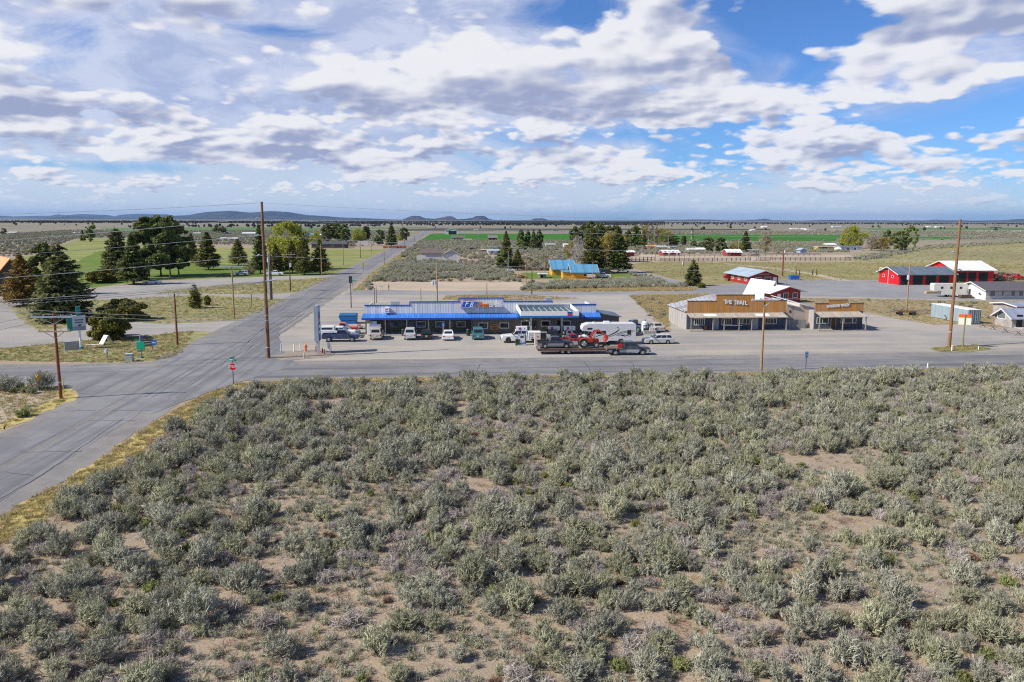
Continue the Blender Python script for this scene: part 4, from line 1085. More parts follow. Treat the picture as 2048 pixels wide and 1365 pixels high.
def wheel_meshes(r, w, dark=False):
    k = (round(r, 2), round(w, 2), dark)
    if k not in WHEELS:
        def lathe(prof, n=16):
            mb = MB(); rings = []
            for j in range(n):
                a = 2 * pi * j / n; rings.append([(p[0] * cos(a), p[1], p[0] * sin(a)) for p in prof])
            m_ = len(prof); vs = [p for q in rings for p in q]
            fs = [(j * m_ + i, j * m_ + (i + 1) % m_, ((j + 1) % n) * m_ + (i + 1) % m_, ((j + 1) % n) * m_ + i) for j in range(n) for i in range(m_)]
            return mb.add(vs, fs)
        ty = lathe([(r * .58, -w / 2), (r * .9, -w / 2), (r, -w * .34), (r, w * .34), (r * .9, w / 2), (r * .58, w / 2)])
        rm = MB(); rm.cyl((0, -w * .36, 0), (0, w * .36, 0), r * .58, n=14)
        for a in range(5):
            q = 2 * pi * a / 5
            rm.cyl((r * .12 * cos(q), -w * .42, r * .12 * sin(q)), (r * .54 * cos(q), -w * .42, r * .54 * sin(q)), r * .08, n=5)
            rm.cyl((r * .12 * cos(q), w * .42, r * .12 * sin(q)), (r * .54 * cos(q), w * .42, r * .54 * sin(q)), r * .08, n=5)
        rm.cyl((0, -w * .47, 0), (0, w * .47, 0), r * .14, n=8)
        ms = []
        for mb, mt, nm in ((ty, TYRE, 'wheel'), (rm, RIMD if dark else RIM, 'rim')):
            me = bpy.data.meshes.new(nm); me.from_pydata(mb.v, [], mb.f); me.materials.append(mt); me.update(); ms.append(me)
        WHEELS[k] = ms
    return WHEELS[k]
def wheel(par, x, y, r, w=.22, dark=False):
    a, b = wheel_meshes(r, w, dark)
    o = link('wheel', a, par, (x, y, r)); link('rim', b, o)
def bilin(A, B, C, D, u, v):
    return A.lerp(B, u).lerp(D.lerp(C, u), v)
def panel(par, name, A, B, C, D, u0, u1, v0, v1, mat, out=.012, th=.01):
    """a pane lying just proud of the face A B C D"""
    A, B, C, D = map(Vector, (A, B, C, D))
    n = (B - A).cross(D - A).normalized()
    q = [bilin(A, B, C, D, u, v) for u, v in ((u0, v0), (u1, v0), (u1, v1), (u0, v1))]
    mb = MB(); mb.hexa([p + n * (out - th) for p in q], [p + n * out for p in q])
    return mb.build(name, mat, par)
KINDS_V = {
    'sedan': dict(L=4.75, W=1.76, zb=.24, nose=.70, hood=.80, cowl=(1.12, .95), belt=.95, cab=(-1.72, -1.05, .30), roof=1.42, deck=.98, r=.32, ax=(-1.40, 1.40), win=[(.06, .47), (.52, .93)]),
    'suv': dict(L=4.65, W=1.82, zb=.34, nose=.86, hood=1.02, cowl=(1.02, 1.10), belt=1.10, cab=(-2.22, -1.98, .38), roof=1.76, deck=1.10, r=.37, ax=(-1.35, 1.38), win=[(.05, .30), (.34, .62), (.66, .94)]),
    'van': dict(L=4.75, W=1.92, zb=.26, nose=.72, hood=.92, cowl=(1.62, 1.02), belt=1.02, cab=(-2.30, -2.05, .55), roof=1.75, deck=1.02, r=.34, ax=(-1.42, 1.45), win=[(.04, .30), (.33, .62), (.65, .93)]),
    'wagon': dict(L=4.6, W=1.70, zb=.24, nose=.68, hood=.80, cowl=(1.05, .92), belt=.92, cab=(-2.16, -1.78, .28), roof=1.44, deck=.92, r=.31, ax=(-1.32, 1.30), win=[(.05, .30), (.34, .62), (.66, .94)]),
    'pickup': dict(L=5.6, W=1.92, zb=.46, nose=.92, hood=1.12, cowl=(1.38, 1.18), belt=1.18, cab=(-.55, -.45, .72), roof=1.80, deck=1.16, r=.40, ax=(-1.72, 1.78), win=[(.06, .42), (.47, .94)], bed=(-2.74, -.62, .82)),
    'small_pickup': dict(L=4.9, W=1.72, zb=.40, nose=.80, hood=.98, cowl=(1.18, 1.04), belt=1.04, cab=(-.70, -.60, .50), roof=1.62, deck=1.02, r=.35, ax=(-1.45, 1.55), win=[(.06, .42), (.47, .94)], bed=(-2.38, -.76, .72)),
    'old_pickup': dict(L=5.1, W=1.90, zb=.46, nose=.92, hood=1.16, cowl=(.98, 1.20), belt=1.20, cab=(-.42, -.30, .50), roof=1.84, deck=1.10, r=.38, ax=(-1.45, 1.60), win=[(.10, .90)], bed=(-2.5, -.50, .80)),
}
def vehicle(name, label, cat, loc, rot, kind, pm, group=None, dark=False, lower=None, scale=1.0, parts=True, **kw):
    K = dict(KINDS_V[kind]); K.update(kw)
    o = thing(name, label, cat, loc, rot, group)
    if scale != 1.0: o.scale = (scale,) * 3
    L, Wd, r = K['L'], K['W'], K['r']
    xr, xf = K['ax']; zb = K['zb']; bed = K.get('bed')
    ra = r * 1.2
    def arch(x):
        a0 = math.asin(max(-1, min(1, (zb - r) / ra)))
        return [(x + ra * cos(pi - a0 - (pi - 2 * a0) * i / 8), r + ra * sin(pi - a0 - (pi - 2 * a0) * i / 8)) for i in range(9)]
    cb, ct, cf = K['cab']
    cx, cz = K['cowl']
    low = [(-L / 2 + .04, zb)] + arch(xr) + arch(xf) + [(L / 2 - .10, zb), (L / 2, zb + .12), (L / 2 - .02, K['nose']), (L / 2 - .18, K['hood']), (cx, cz)]
    if bed:
        low += [(bed[1] + .06, K['belt']), (bed[1] + .05, bed[2]), (bed[0] + .04, bed[2])]
        low += [(-L / 2, bed[2] - .02)]
    else:
        low += [(cb, K['belt']), (-L / 2 + .14, K['deck']), (-L / 2, K['deck'] - .14)]
    ymid = (zb + K['belt']) / 2
    def ring(y, ins):
        return [(p[0] * (1 - ins * .35), y, p[1] - (ins if p[1] > ymid + .1 else 0)) for p in low]
    mb = MB()
    w2 = Wd / 2
    mb.loft([ring(-w2, .06), ring(-w2 + .07, 0), ring(w2 - .07, 0), ring(w2, .06)])
    body = mb.build('body', pm, o)
    if bed:
        bd = MB(); x0, x1, zf = bed; zt = K['deck']
        for sgn in (-1, 1):
            a, b = sorted((sgn * (w2 - .012), sgn * (w2 - .10)))
            bd.box(x0, x1, a, b, zf + .002, zt)
        bd.build('bed', pm, o)
        tg = MB(); tg.box(-L / 2 + .0, -L / 2 + .07, -w2 + .11, w2 - .11, zf + .002, zt); tg.build('tailgate', pm, o)
        bl = MB(); bl.box(x0 + .08, x1 - .02, -w2 + .11, w2 - .11, zf + .004, zf + .02); bl.build('bed_floor', BLKP, o)
    rz = K['roof']; hb, ht_ = w2 - .06, w2 - .21
    bz = K['belt'] - .03
    base = [(cb, -hb, bz), (cx, -hb, cz - .03), (cx, hb, cz - .03), (cb, hb, bz)]
    top = [(ct, -ht_, rz - .05), (cf, -ht_, rz - .05), (cf, ht_, rz - .05), (ct, ht_, rz - .05)]
    crown = [(ct + .14, -ht_ + .12, rz), (cf - .16, -ht_ + .12, rz), (cf - .16, ht_ - .12, rz), (ct + .14, ht_ - .12, rz)]
    cbm = MB(); cbm.loft([base, top, crown]); cbm.build('cabin', pm, o)
    rS = (base[0], base[1], top[1], top[0]); lS = (base[2], base[3], top[3], top[2])
    for u0, u1 in K['win']:
        panel(o, 'window', *rS, u0, u1, .16, .90, GLASS)
        panel(o, 'window', *lS, 1 - u1, 1 - u0, .16, .90, GLASS)
    panel(o, 'windshield', base[1], base[2], top[2], top[1], .06, .94, .08, .94, GLASS)
    panel(o, 'rear_window', base[3], base[0], top[0], top[3], .10, .90, .22 if not bed else .3, .90, GLASS)
    for x in (xr, xf):
        for sgn in (-1, 1): wheel(o, x, sgn * (w2 - .10), r, .22, dark)
    if not parts: return o
    hl = K['nose'] - .12
    for sgn in (-1, 1):
        y = sgn * (w2 - .26)
        q = MB(); q.box(L / 2 - .10, L / 2 + .012, y - .17, y + .17, hl - .07, hl + .09); q.build('headlight', LAMP, o)
        yy = sgn * (w2 - .13)
        tz = K['deck'] - .26
        q = MB(); q.box(-L / 2 - .016, -L / 2 + .1, yy - (.10 if bed or kind in ('suv', 'van') else .22), yy + .09, tz - (.16 if bed or kind in ('suv', 'van') else .06), tz + .10); q.build('taillight', REDL, o)
        q = MB(); q.box(cx - .32, cx - .16, sgn * (w2 + .02) - (.2 if sgn < 0 else 0), sgn * (w2 + .02) + (.2 if sgn > 0 else 0), K['belt'] + .02, K['belt'] + .17); q.build('mirror', BLKP, o)
    q = MB(); q.box(L / 2 - .06, L / 2 + .008, -w2 + .48, w2 - .48, hl - .08, hl + .08); q.build('grille', BLKP, o)
    bm = kw.get('bumper', CHRM if bed else pm)
    q = MB(); q.box(L / 2 - .08, L / 2 + .07, -w2 + .04, w2 - .04, zb + .03, zb + .2); q.build('front_bumper', bm, o)
    q = MB(); q.box(-L / 2 - .08, -L / 2 + .06, -w2 + .04, w2 - .04, zb + .04, zb + .22); q.build('rear_bumper', bm, o)
    q = MB(); q.box(-L / 2 - .026, -L / 2 - .002 if not bed else -L / 2 + .02, -.16, .16, zb + .30, zb + .44); q.build('number_plate', PLATE, o)
    if lower:
        for sgn in (-1, 1):
            q = MB(); a, b = sorted((sgn * (w2 + .012), sgn * (w2 - .05)))
            for x0, x1 in ((-L / 2 + .1, xr - ra - .02), (xr + ra + .02, xf - ra - .02), (xf + ra + .02, L / 2 - .15)):
                if x1 > x0: q.box(x0, x1, a, b, zb + .02, zb + .02 + (K['belt'] - zb) * .48)
            q.build('lower_trim', lower, o)
    return o
def spot(bx, by, off, rot):
    g = G(bx, by); c_, s_ = cos(rot), sin(rot)
    return (g.x - off[0] * c_ + off[1] * s_, g.y - off[0] * s_ - off[1] * c_, 0.012)
PK = 'cars parked nose-in at the store front'
NB = RD(94)
vehicle('parked_suv', 'pale tan boxy suv parked by the white ice freezer', 'car', spot(751, 681.5, (-2.3, 0), NB), NB, 'suv', paint('tan_paint', (.50, .44, .37)), PK)
vehicle('parked_suv', 'silver suv parked between the freezer end and the black car', 'car', spot(819.5, 681.5, (-2.3, 0), NB), NB, 'suv', paint('silver_paint', (.52, .53, .53)), PK)
vehicle('parked_car', 'black car with red tail lights between silver suv and white sedan', 'car', spot(853, 680.5, (-2.1, 0), NB), NB, 'wagon', paint('black_paint', (.022, .022, .024)), PK, L=4.3, roof=1.46)
vehicle('parked_car', 'white sedan parked under the blue parking sign', 'car', spot(896.5, 682.5, (-2.35, 0), NB), NB, 'sedan', paint('white_car', (.76, .76, .75)), PK)
vehicle('parked_van', 'teal minivan parked at the store front', 'van', spot(956.5, 681, (-2.4, 0), NB), NB, 'van', paint('teal_paint', (.06, .20, .22)), PK)
E0 = RD(4)
PL = 'pickups parked beside the store'
vehicle('parked_pickup', 'dark blue pickup with empty bed left of the store', 'pickup', spot(680.5, 684.6, (0, -.95), E0), E0, 'pickup', paint('navy_paint', (.018, .045, .115)), PL, win=[(.08, .40), (.46, .93)])
pk = vehicle('parked_pickup', 'white pickup with white canopy over its bed', 'pickup', spot(676, 677.5, (0, -.95), E0), E0, 'pickup', MATS['white_car'], PL)
q = MB(); q.hexa([(-2.72, -.9, 1.18), (-.6, -.9, 1.18), (-.6, .9, 1.18), (-2.72, .9, 1.18)], [(-2.6, -.76, 1.86), (-.66, -.76, 1.86), (-.66, .76, 1.86), (-2.6, .76, 1.86)]); cn = q.build('bed_canopy', MATS['white_car'], pk)
panel(cn, 'window', (-2.72, -.9, 1.18), (-.6, -.9, 1.18), (-.66, -.76, 1.86), (-2.6, -.76, 1.86), .06, .90, .30, .78, GLASS)
vehicle('parked_pickup', 'old bright red pickup nearest the blue dumpster', 'pickup', spot(683, 669.5, (0, -.95), E0), E0, 'old_pickup', paint('red_paint', (.48, .025, .022)), PL)
vehicle('parked_car', 'grey car nose showing between the white and red pickups', 'car', spot(690, 673.3, (0, -.9), E0), E0, 'wagon', paint('slate_paint', (.12, .15, .17)), PL)
W0 = RD(184)
wp = vehicle('work_pickup', 'white crew-cab pickup with a ribbed white service box at the pump', 'pickup', spot(1043, 686.8, (0, .98), W0), W0, 'pickup', MATS['white_car'], None, True, L=6.2, cab=(-.85, -.75, .85), cowl=(1.50, 1.24), ax=(-2.0, 2.0), bed=(-3.05, -.92, .86), r=.43, bumper=BLKP, belt=1.24, roof=1.92)
q = MB()
q.box(-3.04, -.96, -.93, .93, 1.10, 1.62)
for i in range(9): q.box(-3.02 + i * .23, -2.92 + i * .23, -.99, .99, .62, 1.64)
q.build('service_box', WHITEP, wp)
vehicle('parked_pickup', 'dark red pickup with silver lower sides behind the trailer', 'pickup', spot(1145, 694.2, (0, -.95), E0), E0, 'old_pickup', paint('maroon_paint', (.30, .012, .03)), None, lower=paint('silver_trim', (.40, .41, .42)), L=5.3)
vehicle('parked_car', 'dark car with red tail light behind the middle pump', 'car', spot(1106, 683.5, (-2.1, 0), NB), NB, 'suv', MATS['black_paint'])
vehicle('parked_pickup', 'dark teal-blue pickup facing left behind the motorhome', 'pickup', spot(1240, 658.5, (2.7, 0), RD(140)), RD(140), 'old_pickup', paint('blue_paint', (.04, .11, .19)), None, lower=None)
vehicle('parked_car', 'blue-grey small car showing behind the motorhome rear', 'car', spot(1261, 672, (-2.0, 0), RD(80)), RD(80), 'wagon', paint('bluegrey_paint', (.20, .26, .34)), None)
vehicle('parked_car', 'silver station wagon alone beside the motorhome', 'car', spot(1319, 689.2, (0, .85), RD(186)), RD(186), 'wagon', MATS['silver_paint'])
vehicle('parked_car', 'pale beige sedan facing the wooden shop wall', 'car', spot(1320, 665.5, (-2.35, .0), RD(99)), RD(99), 'sedan', paint('beige_paint', (.46, .43, .38)), None)
vehicle('parked_pickup', 'white pickup parked in front of the low pines', 'pickup', spot(549, 552.3, (0, -.95), RD(3)), RD(3), 'pickup', MATS['white_car'], None)
vehicle('parked_suv', 'silver suv parked beside the bare brown bush', 'car', spot(482, 551.6, (0, .9), RD(183)), RD(183), 'suv', MATS['silver_paint'], None)
vehicle('parked_car', 'white sedan parked in the shade of the dense fir', 'car', spot(302, 569.3, (0, .88), RD(183)), RD(183), 'sedan', MATS['white_car'], None)
vehicle('parked_car', 'dark car behind the drooping spruce near the lawn', 'car', spot(179, 561, (-2.2, 0), RD(60)), RD(60), 'suv', MATS['black_paint'], None)
vehicle('parked_pickup', 'white and black pickup in the cabin drive', 'pickup', spot(1205, 556.8, (0, -.95), RD(4)), RD(4), 'pickup', MATS['white_car'], None)
vehicle('parked_car', 'dark car in tree shade behind the cabin pickup', 'car', spot(1213, 549, (0, -.9), RD(4)), RD(4), 'suv', MATS['black_paint'], None)
vehicle('parked_car', 'small red car before the long white house', 'car', spot(1710, 501.2, (0, -.9), RD(4)), RD(4), 'sedan', MATS['red_paint'], None, parts=False)
vehicle('parked_truck', 'bright red fire truck beside the fire hall thicket', 'truck', spot(2014, 560.8, (0, -1.0), RD(4)), RD(4), 'old_pickup', paint('fire_red', (.62, .012, .016)), None, scale=1.15)
vehicle('parked_truck', 'second red truck right of the bright red fire truck', 'truck', spot(2036, 560.4, (0, -1.0), RD(4)), RD(4), 'old_pickup', MATS['fire_red'], None)
tk_ = vehicle('flatbed_truck', 'dark green-grey flatbed pickup towing the long trailer', 'pickup', spot(1258, 711.8, (0, -.98), E0), E0, 'pickup', paint('spruce_grey', (.055, .075, .085)), None, False, paint('silver_trim', (.40, .41, .42)), L=6.0, cab=(-.72, -.62, .80), cowl=(1.50, 1.22), belt=1.22, roof=1.9, ax=(-1.85, 1.95), bed=None, deck=.80, r=.42)
q = MB(); q.box(-3.1, -.86, -1.1, 1.1, .98, 1.08); q.box(-3.12, -3.04, -1.1, 1.1, .80, .975); q.build('flat_deck', mk('weathered_deck', (.17, .135, .10), .9, .3, 4, stripe=(1, .2, .02, .3)), tk_)
q = MB()
for y in (-1.05, -.35, .35, 1.05): q.box(-.84, -.78, y - .03, y + .03, 1.0, 1.86)
q.box(-.84, -.78, -1.08, 1.08, 1.86, 1.92); q.build('headache_rack', DARKM, tk_)
CANM = mk('red_can', (.52, .02, .02), .5, .12, 4)
tcx, tcy, _ = spot(1258, 711.8, (0, -.98), E0)
for i, (dx, dy_) in enumerate([(-1.12, -.9), (-1.12, -.56), (-1.45, -.9), (-1.12, -.2)]):
    q = MB(); q.box(-.13, .13, -.12, .12, 0, .42); q.box(-.09, .09, -.03, .03, .45, .49); q.box(-.09, -.06, -.03, .03, .42, .45); q.box(.06, .09, -.03, .03, .42, .45); q.cyl((.09, .06, .41), (.12, .06, .5), .03)
    tag(q.build('fuel_can', CANM, None, (tcx + dx * cos(E0) - dy_ * sin(E0), tcy + dx * sin(E0) + dy_ * cos(E0), 1.10), E0), ['red fuel can at the near edge behind the flatbed cab', 'red fuel can second from the near edge behind the cab', 'red fuel can set farther back on the flatbed deck', 'red fuel can innermost behind the flatbed cab'][i], 'fuel can', 'red fuel cans on the flatbed')
ta = spot(1145, 709.5, (0, -1.25), E0)
tr_ = thing('flatbed_trailer', 'long brown gooseneck flatbed trailer by the highway', 'trailer', ta, E0)
RUSTM = mk('rusty_steel', (.10, .062, .045), .8, .3, 3)
DECKW = mk('trailer_planks', (.30, .245, .175), .9, .25, 2, stripe=(1, .22, .02, .35))
q = MB(); q.box(-4.8, 4.6, -1.25, 1.25, .72, .80); part('deck', q, DECKW, tr_)
q = MB()
for y in (-1.27, 1.19): q.box(-4.82, 4.62, y, y + .08, .50, .84)
q.box(-4.84, -4.76, -1.18, 1.18, .5, .84); q.box(4.56, 4.64, -1.18, 1.18, .5, .84)
for y in (-.5, .4): q.box(-4.7, 4.5, y, y + .12, .42, .7)
part('side_rail', q, RUSTM, tr_)
q = MB()
for y in (-.55, .45): q.prism([(4.3, .55), (4.6, .55), (5.6, 1.35), (7.0, 1.35), (7.0, 1.62), (5.45, 1.62), (4.3, .82)], y, y + .12, 1)
q.cyl((6.85, 0, 1.06), (6.85, 0, 1.6), .09); q.box(6.6, 7.02, -.42, .44, 1.38, 1.6); part('gooseneck', q, BLKP, tr_)
for x in (-1.35, -.48):
    for y in (-.98, .98): wheel(tr_, x, y, .38, .26)
q = MB(); q.box(-4.9, -4.845, -1.1, -.85, .58, .7); part('taillight', q, REDL, tr_)
q = MB()
for x in (-3.8, -2.3, -.9, .9, 2.4, 3.8): q.box(x - .09, x + .09, -1.284, -1.272, .64, .70)
part('reflector', q, REDL, tr_)
def ontr(lx, ly, z):
    return (ta[0] + lx * cos(E0) - ly * sin(E0), ta[1] + lx * sin(E0) + ly * cos(E0), ta[2] + z)
vehicle('loaded_pickup', 'black and grey small pickup carried on the trailer', 'pickup', ontr(-2.35, -.1, .80), E0, 'small_pickup', paint('charcoal_paint', (.035, .04, .05)), None, False, paint('grey_trim', (.21, .24, .29)), L=5.0)
tc = ontr(2.35, -.1, .80)
tt = thing('farm_tractor', 'orange-red farm tractor with raised front loader on the trailer', 'tractor', tc, E0)
TORG = paint('tractor_orange', (.52, .05, .02))
q = MB(); q.prism([(.1, .75), (1.45, .72), (1.5, 1.0), (1.4, 1.26), (.2, 1.36)], -.3, .3, 1); part('hood', q, TORG, tt)
q = MB(); q.box(-1.0, 1.3, -.22, .22, .45, .76); q.box(-1.0, -.2, -.28, .28, .5, .95); part('chassis', q, DARKM, tt)
for s in (-1, 1):
    wheel(tt, -.72, s * .72, .66, .38); wheel(tt, 1.08, s * .62, .42, .26)
    q = MB()
    arc = [(-.72 + .78 * cos(a), .66 + .78 * sin(a)) for a in [RD(20 + 14 * i) for i in range(10)]]
    q.prism(arc + [(-.72 + .70 * cos(a), .66 + .70 * sin(a)) for a in [RD(146 - 14 * i) for i in range(10)]], *sorted((s * .52, s * .95)), 1); part('fender', q, TORG, tt)
    q = MB(); y0, y1 = sorted((s * .40, s * .50))
    q.prism([(.15, .7), (.3, .7), (.42, 1.6), (.22, 1.62)], y0, y1, 1)
    q.prism([(.2, 1.45), (.32, 1.36), (.95, 2.25), (1.5, 2.3), (2.35, 1.75), (2.42, 1.88), (1.55, 2.48), (.86, 2.42)], y0, y1, 1)
    q.cyl((.42, s * .45, 1.2), (1.1, s * .45, 2.2), .045); part('loader_arm', q, TORG, tt)
q = MB(); q.prism([(2.2, 1.95), (2.65, 1.75), (2.72, 1.3), (2.45, .95), (2.15, .9), (2.35, 1.3), (2.3, 1.7)], -.75, .75, 1); part('bucket', q, TORG, tt)
q = MB(); q.box(-.75, -.3, -.26, .26, .95, 1.1); q.box(-.82, -.72, -.26, .26, 1.05, 1.5); part('seat', q, BLKP, tt)
q = MB(); q.cyl((.05, 0, 1.1), (-.2, 0, 1.4), .03); q.cyl((-.22, -.2, 1.42), (-.22, .2, 1.42), .02); q.cyl((-.30, 0, 1.25), (-.14, 0, 1.6), .02); part('steering_wheel', q, BLKP, tt)
q = MB(); q.cyl((.9, .2, 1.2), (.9, .2, 1.75), .04); part('exhaust', q, DARKM, tt)
q = MB()
for s in (-1, 1): q.cyl((-1.0, s * .5, .95), (-1.0, s * .5, 2.0), .04)
q.box(-1.04, -.96, -.54, .54, 1.96, 2.04); part('roll_bar', q, BLKP, tt)
mh = spot(1218, 690.8, (0, 1.22), W0)
mo = thing('motorhome', 'large white motorhome with black swoosh stripes facing the pumps', 'motorhome', mh, W0); mo.scale = (.93, .95, 1.0)
RVW = mk('motorhome_white', (.62, .62, .62), .4, .05, 1)
prof = [(-4.3, .55), (-4.35, .75), (-4.35, 3.05), (-4.2, 3.2), (3.3, 3.2), (4.15, 2.95), (4.35, 2.5), (4.3, 2.15), (2.75, 2.05), (2.7, .55)]
arx = -1.95
prof = [(-4.3, .55), (-4.35, .75), (-4.35, 3.05), (-4.2, 3.2), (3.3, 3.2), (4.15, 2.95), (4.35, 2.5), (4.3, 2.15), (2.75, 2.05), (2.7, .55)] + [(arx + .55 * cos(a), .42 + .55 * sin(a)) for a in [RD(14 + 19 * i) for i in range(9)]]
q = MB(); q.prism(prof, -1.22, 1.22, 1); part('coach_body', q, RVW, mo)
q = MB(); q.loft([[(2.72, -1.0, .5), (4.55, -1.0, .5), (4.55, 1.0, .5), (2.72, 1.0, .5)], [(2.72, -1.0, 1.35), (4.6, -1.0, 1.15), (4.6, 1.0, 1.15), (2.72, 1.0, 1.35)], [(2.72, -.96, 1.36), (3.75, -.96, 1.36), (3.75, .96, 1.36), (2.72, .96, 1.36)], [(2.72, -.85, 2.08), (3.25, -.85, 2.08), (3.25, .85, 2.08), (2.72, .85, 2.08)]]); part('cab', q, RVW, mo)
panel(mo, 'windshield', (3.75, -.96, 1.36), (3.75, .96, 1.36), (3.25, .85, 2.08), (3.25, -.85, 2.08), .05, .95, .06, .9, GLASS)
panel(mo, 'window', (3.75, .96, 1.36), (2.72, .96, 1.36), (2.72, .85, 2.08), (3.25, .85, 2.08), .25, .9, .1, .85, GLASS)
for x0, x1, z0, z1 in ((.55, 2.1, 1.7, 2.15), (-3.55, -2.95, 1.55, 2.25), (2.75, 3.55, 2.35, 2.62)):
    q = MB(); q.box(x0, x1, 1.20, 1.235, z0, z1); part('window', q, GLASS, mo)
    q = MB(); q.box(x0, x1, -1.235, -1.20, z0, z1); part('window', q, GLASS, mo)
for x in (arx, 3.55):
    for s in (-1, 1): wheel(mo, x, s * 1.02, .42, .26)
SWO = mk('black_swoosh', (.03, .03, .032), .4, .05, 3)
def swoosh(pts, w):
    mb = MB(); n = len(pts)
    for i in range(n - 1):
        a, b = Vector(pts[i]), Vector(pts[i + 1])
        wa, wb = w * sin(pi * (i + .15) / (n - .7)), w * sin(pi * min(1, (i + 1.15) / (n - .7)))
        for s in (1,):
            mb.add([(a.x, s * 1.226, a.y - wa / 2), (b.x, s * 1.226, b.y - wb / 2), (b.x, s * 1.226, b.y + wb / 2), (a.x, s * 1.226, a.y + wa / 2)], [(0, 1, 2, 3)])
            mb.add([(a.x, -s * 1.226, a.y - wa / 2), (a.x, -s * 1.226, a.y + wa / 2), (b.x, -s * 1.226, b.y + wb / 2), (b.x, -s * 1.226, b.y - wb / 2)], [(0, 1, 2, 3)])
    return mb
for pts_, w_ in (([(-1.05, 2.75), (-1.5, 2.6), (-1.62, 2.35), (-1.3, 2.05), (-.6, 1.7), (.3, 1.3), (1.2, 1.05)], .20), ([(-4.3, 2.22), (-3.2, 2.12), (-2.2, 1.98), (-1.2, 1.65), (-.2, 1.28), (.8, 1.02)], .10), ([(-4.3, 2.05), (-3.2, 1.95), (-2.2, 1.78), (-1.3, 1.5)], .09), ([(-3.7, 1.45), (-3.3, 1.32), (-2.6, 1.5), (-1.8, 1.5), (-1.0, 1.4)], .13), ([(-2.9, 1.1), (-2.4, 1.38), (-1.9, 1.4)], .12), ([(2.4, 1.15), (1.7, 1.45), (.9, 1.6), (.1, 1.5)], .16)):
    part('swoosh_stripe', swoosh(pts_, w_), SWO, mo)
q = MB(); q.box(-.2, .7, -.45, .45, 3.2, 3.45); part('air_conditioner', q, WHT, mo)
q = MB(); q.box(2.1, 2.5, -.3, .3, 3.2, 3.34); part('roof_vent', q, WHT, mo)
q = MB(); q.box(4.45, 4.68, -1.0, 1.0, .45, .62); part('front_bumper', q, CHRM, mo)
q = MB(); q.box(4.58, 4.63, -.55, .55, .7, 1.05); part('grille', q, BLKP, mo)
for s in (-1, 1):
    q = MB(); q.box(4.56, 4.64, s * .78 - .14, s * .78 + .14, .78, 1.0); part('headlight', q, LAMP, mo)
    q = MB(); q.box(3.45, 3.6, *sorted((s * 1.0, s * 1.3)), 1.45, 1.85); part('mirror', q, BLKP, mo)
    q = MB(); q.box(-4.40, -4.33, s * 1.05 - .1, s * 1.05 + .1, .9, 1.3); part('taillight', q, REDL, mo)
def travel_trailer(label, bx, by, rot, L, Hh, fifth=True, name='travel_trailer', wins=3):
    o = thing(name, label, 'trailer', spot(bx, by, (0, -1.2), rot), rot)
    q = MB()
    if fifth: q.prism([(-L / 2, .6), (L / 2 - 2.0, .6), (L / 2 - 1.9, 1.5), (L / 2 - .1, 1.5), (L / 2, Hh - .25), (L / 2 - .3, Hh), (-L / 2 + .2, Hh), (-L / 2, Hh - .2)], -1.2, 1.2, 1)
    else: q.prism([(-L / 2, .5), (L / 2 - .25, .5), (L / 2, 1.0), (L / 2, Hh - .2), (L / 2 - .2, Hh), (-L / 2 + .1, Hh), (-L / 2, Hh - .15)], -1.05, 1.05, 1)
    part('coach_body', q, mk('camper_cream', (.60, .58, .52), .5, .08, 1), o)
    w = 1.2 if fifth else 1.05
    for i in range(wins):
        x = -L / 2 + L * (.2 + .28 * i)
        for s in (-1, 1):
            q = MB(); q.box(x - .3, x + .3, *sorted((s * (w - .02), s * (w + .015))), Hh - 1.25, Hh - .7); part('window', q, GLASS, o)
    for x in (-.55, .3):
        for s in (-1, 1): wheel(o, x - .3, s * (w - .16), .34, .2)
    q = MB(); q.box(-L / 2 - .02, L / 2 - 2.1, -w - .012, -w + .03, 1.0, 1.14); part('stripe', q, mk('tan_stripe', (.40, .30, .2), .5), o)
    if not fifth:
        q = MB(); q.box(L / 2 - .05, L / 2 + 1.0, -.06, .06, .45, .55); part('hitch', q, DARKM, o)
    return o
travel_trailer('white fifth-wheel camper standing left of the grey house', 1891, 593, RD(176), 8.0, 3.3, True)
travel_trailer('small white box trailer beside the unfinished grey house', 842.5, 523.5, RD(4), 4.2, 2.5, False, 'box_trailer', 0)
travel_trailer('white box trailer parked by the far bend of the road', 726, 492.3, RD(4), 7.2, 3.3, False, 'box_trailer', 0)
travel_trailer('pale camper right of the far white box trailer', 747, 490.6, RD(4), 6.5, 2.8, False, 'box_trailer', 2)
travel_trailer('little white utility trailer in front of the yellow cabin', 1183, 558.3, RD(4), 2.6, 1.5, False, 'utility_trailer', 0)
BOARD = mk('brown_board', (.185, .160, .128), .85, .16, 1.5, stripe=(0, .42, .03, .45))
PANEL = mk('white_metal_siding', (.66, .67, .68), .55, .06, .6, stripe=(0, .42, .05, .42))
BLUER = mk('blue_seam_roof', (.045, .19, .60), .42, .10, .8, stripe=(0, .44, .07, .55))
BLUET = mk('blue_trim', (.012, .07, .36), .4, .08, 2)
TRIMW = mk('white_trim', (.66, .66, .64), .6, .08, 2)
ROOFG = mk('grey_roof', (.20, .235, .29), .55, .12, .6, stripe=(0, .9, .03, .75))
ROOFS = mk('slate_roof', (.125, .155, .19), .55, .12, .6, stripe=(0, .9, .03, .75))
ROOFP = mk('plum_shingle', (.105, .095, .105), .85, .18, 1.2)
ROOFW = mk('white_roof', (.80, .80, .79), .5, .06, .6, stripe=(0, .9, .03, .8))
ROOFB = mk('sky_blue_roof', (.10, .28, .44), .45, .08, .6, stripe=(0, .9, .03, .8))
ROOFD = mk('dark_shingle', (.07, .07, .078), .85, .2, 1.2)
ROOFT = mk('brown_shingle', (.13, .105, .09), .85, .2, 1.2)
ROOFO = mk('orange_roof', (.82, .30, .10), .5, .08, .6)
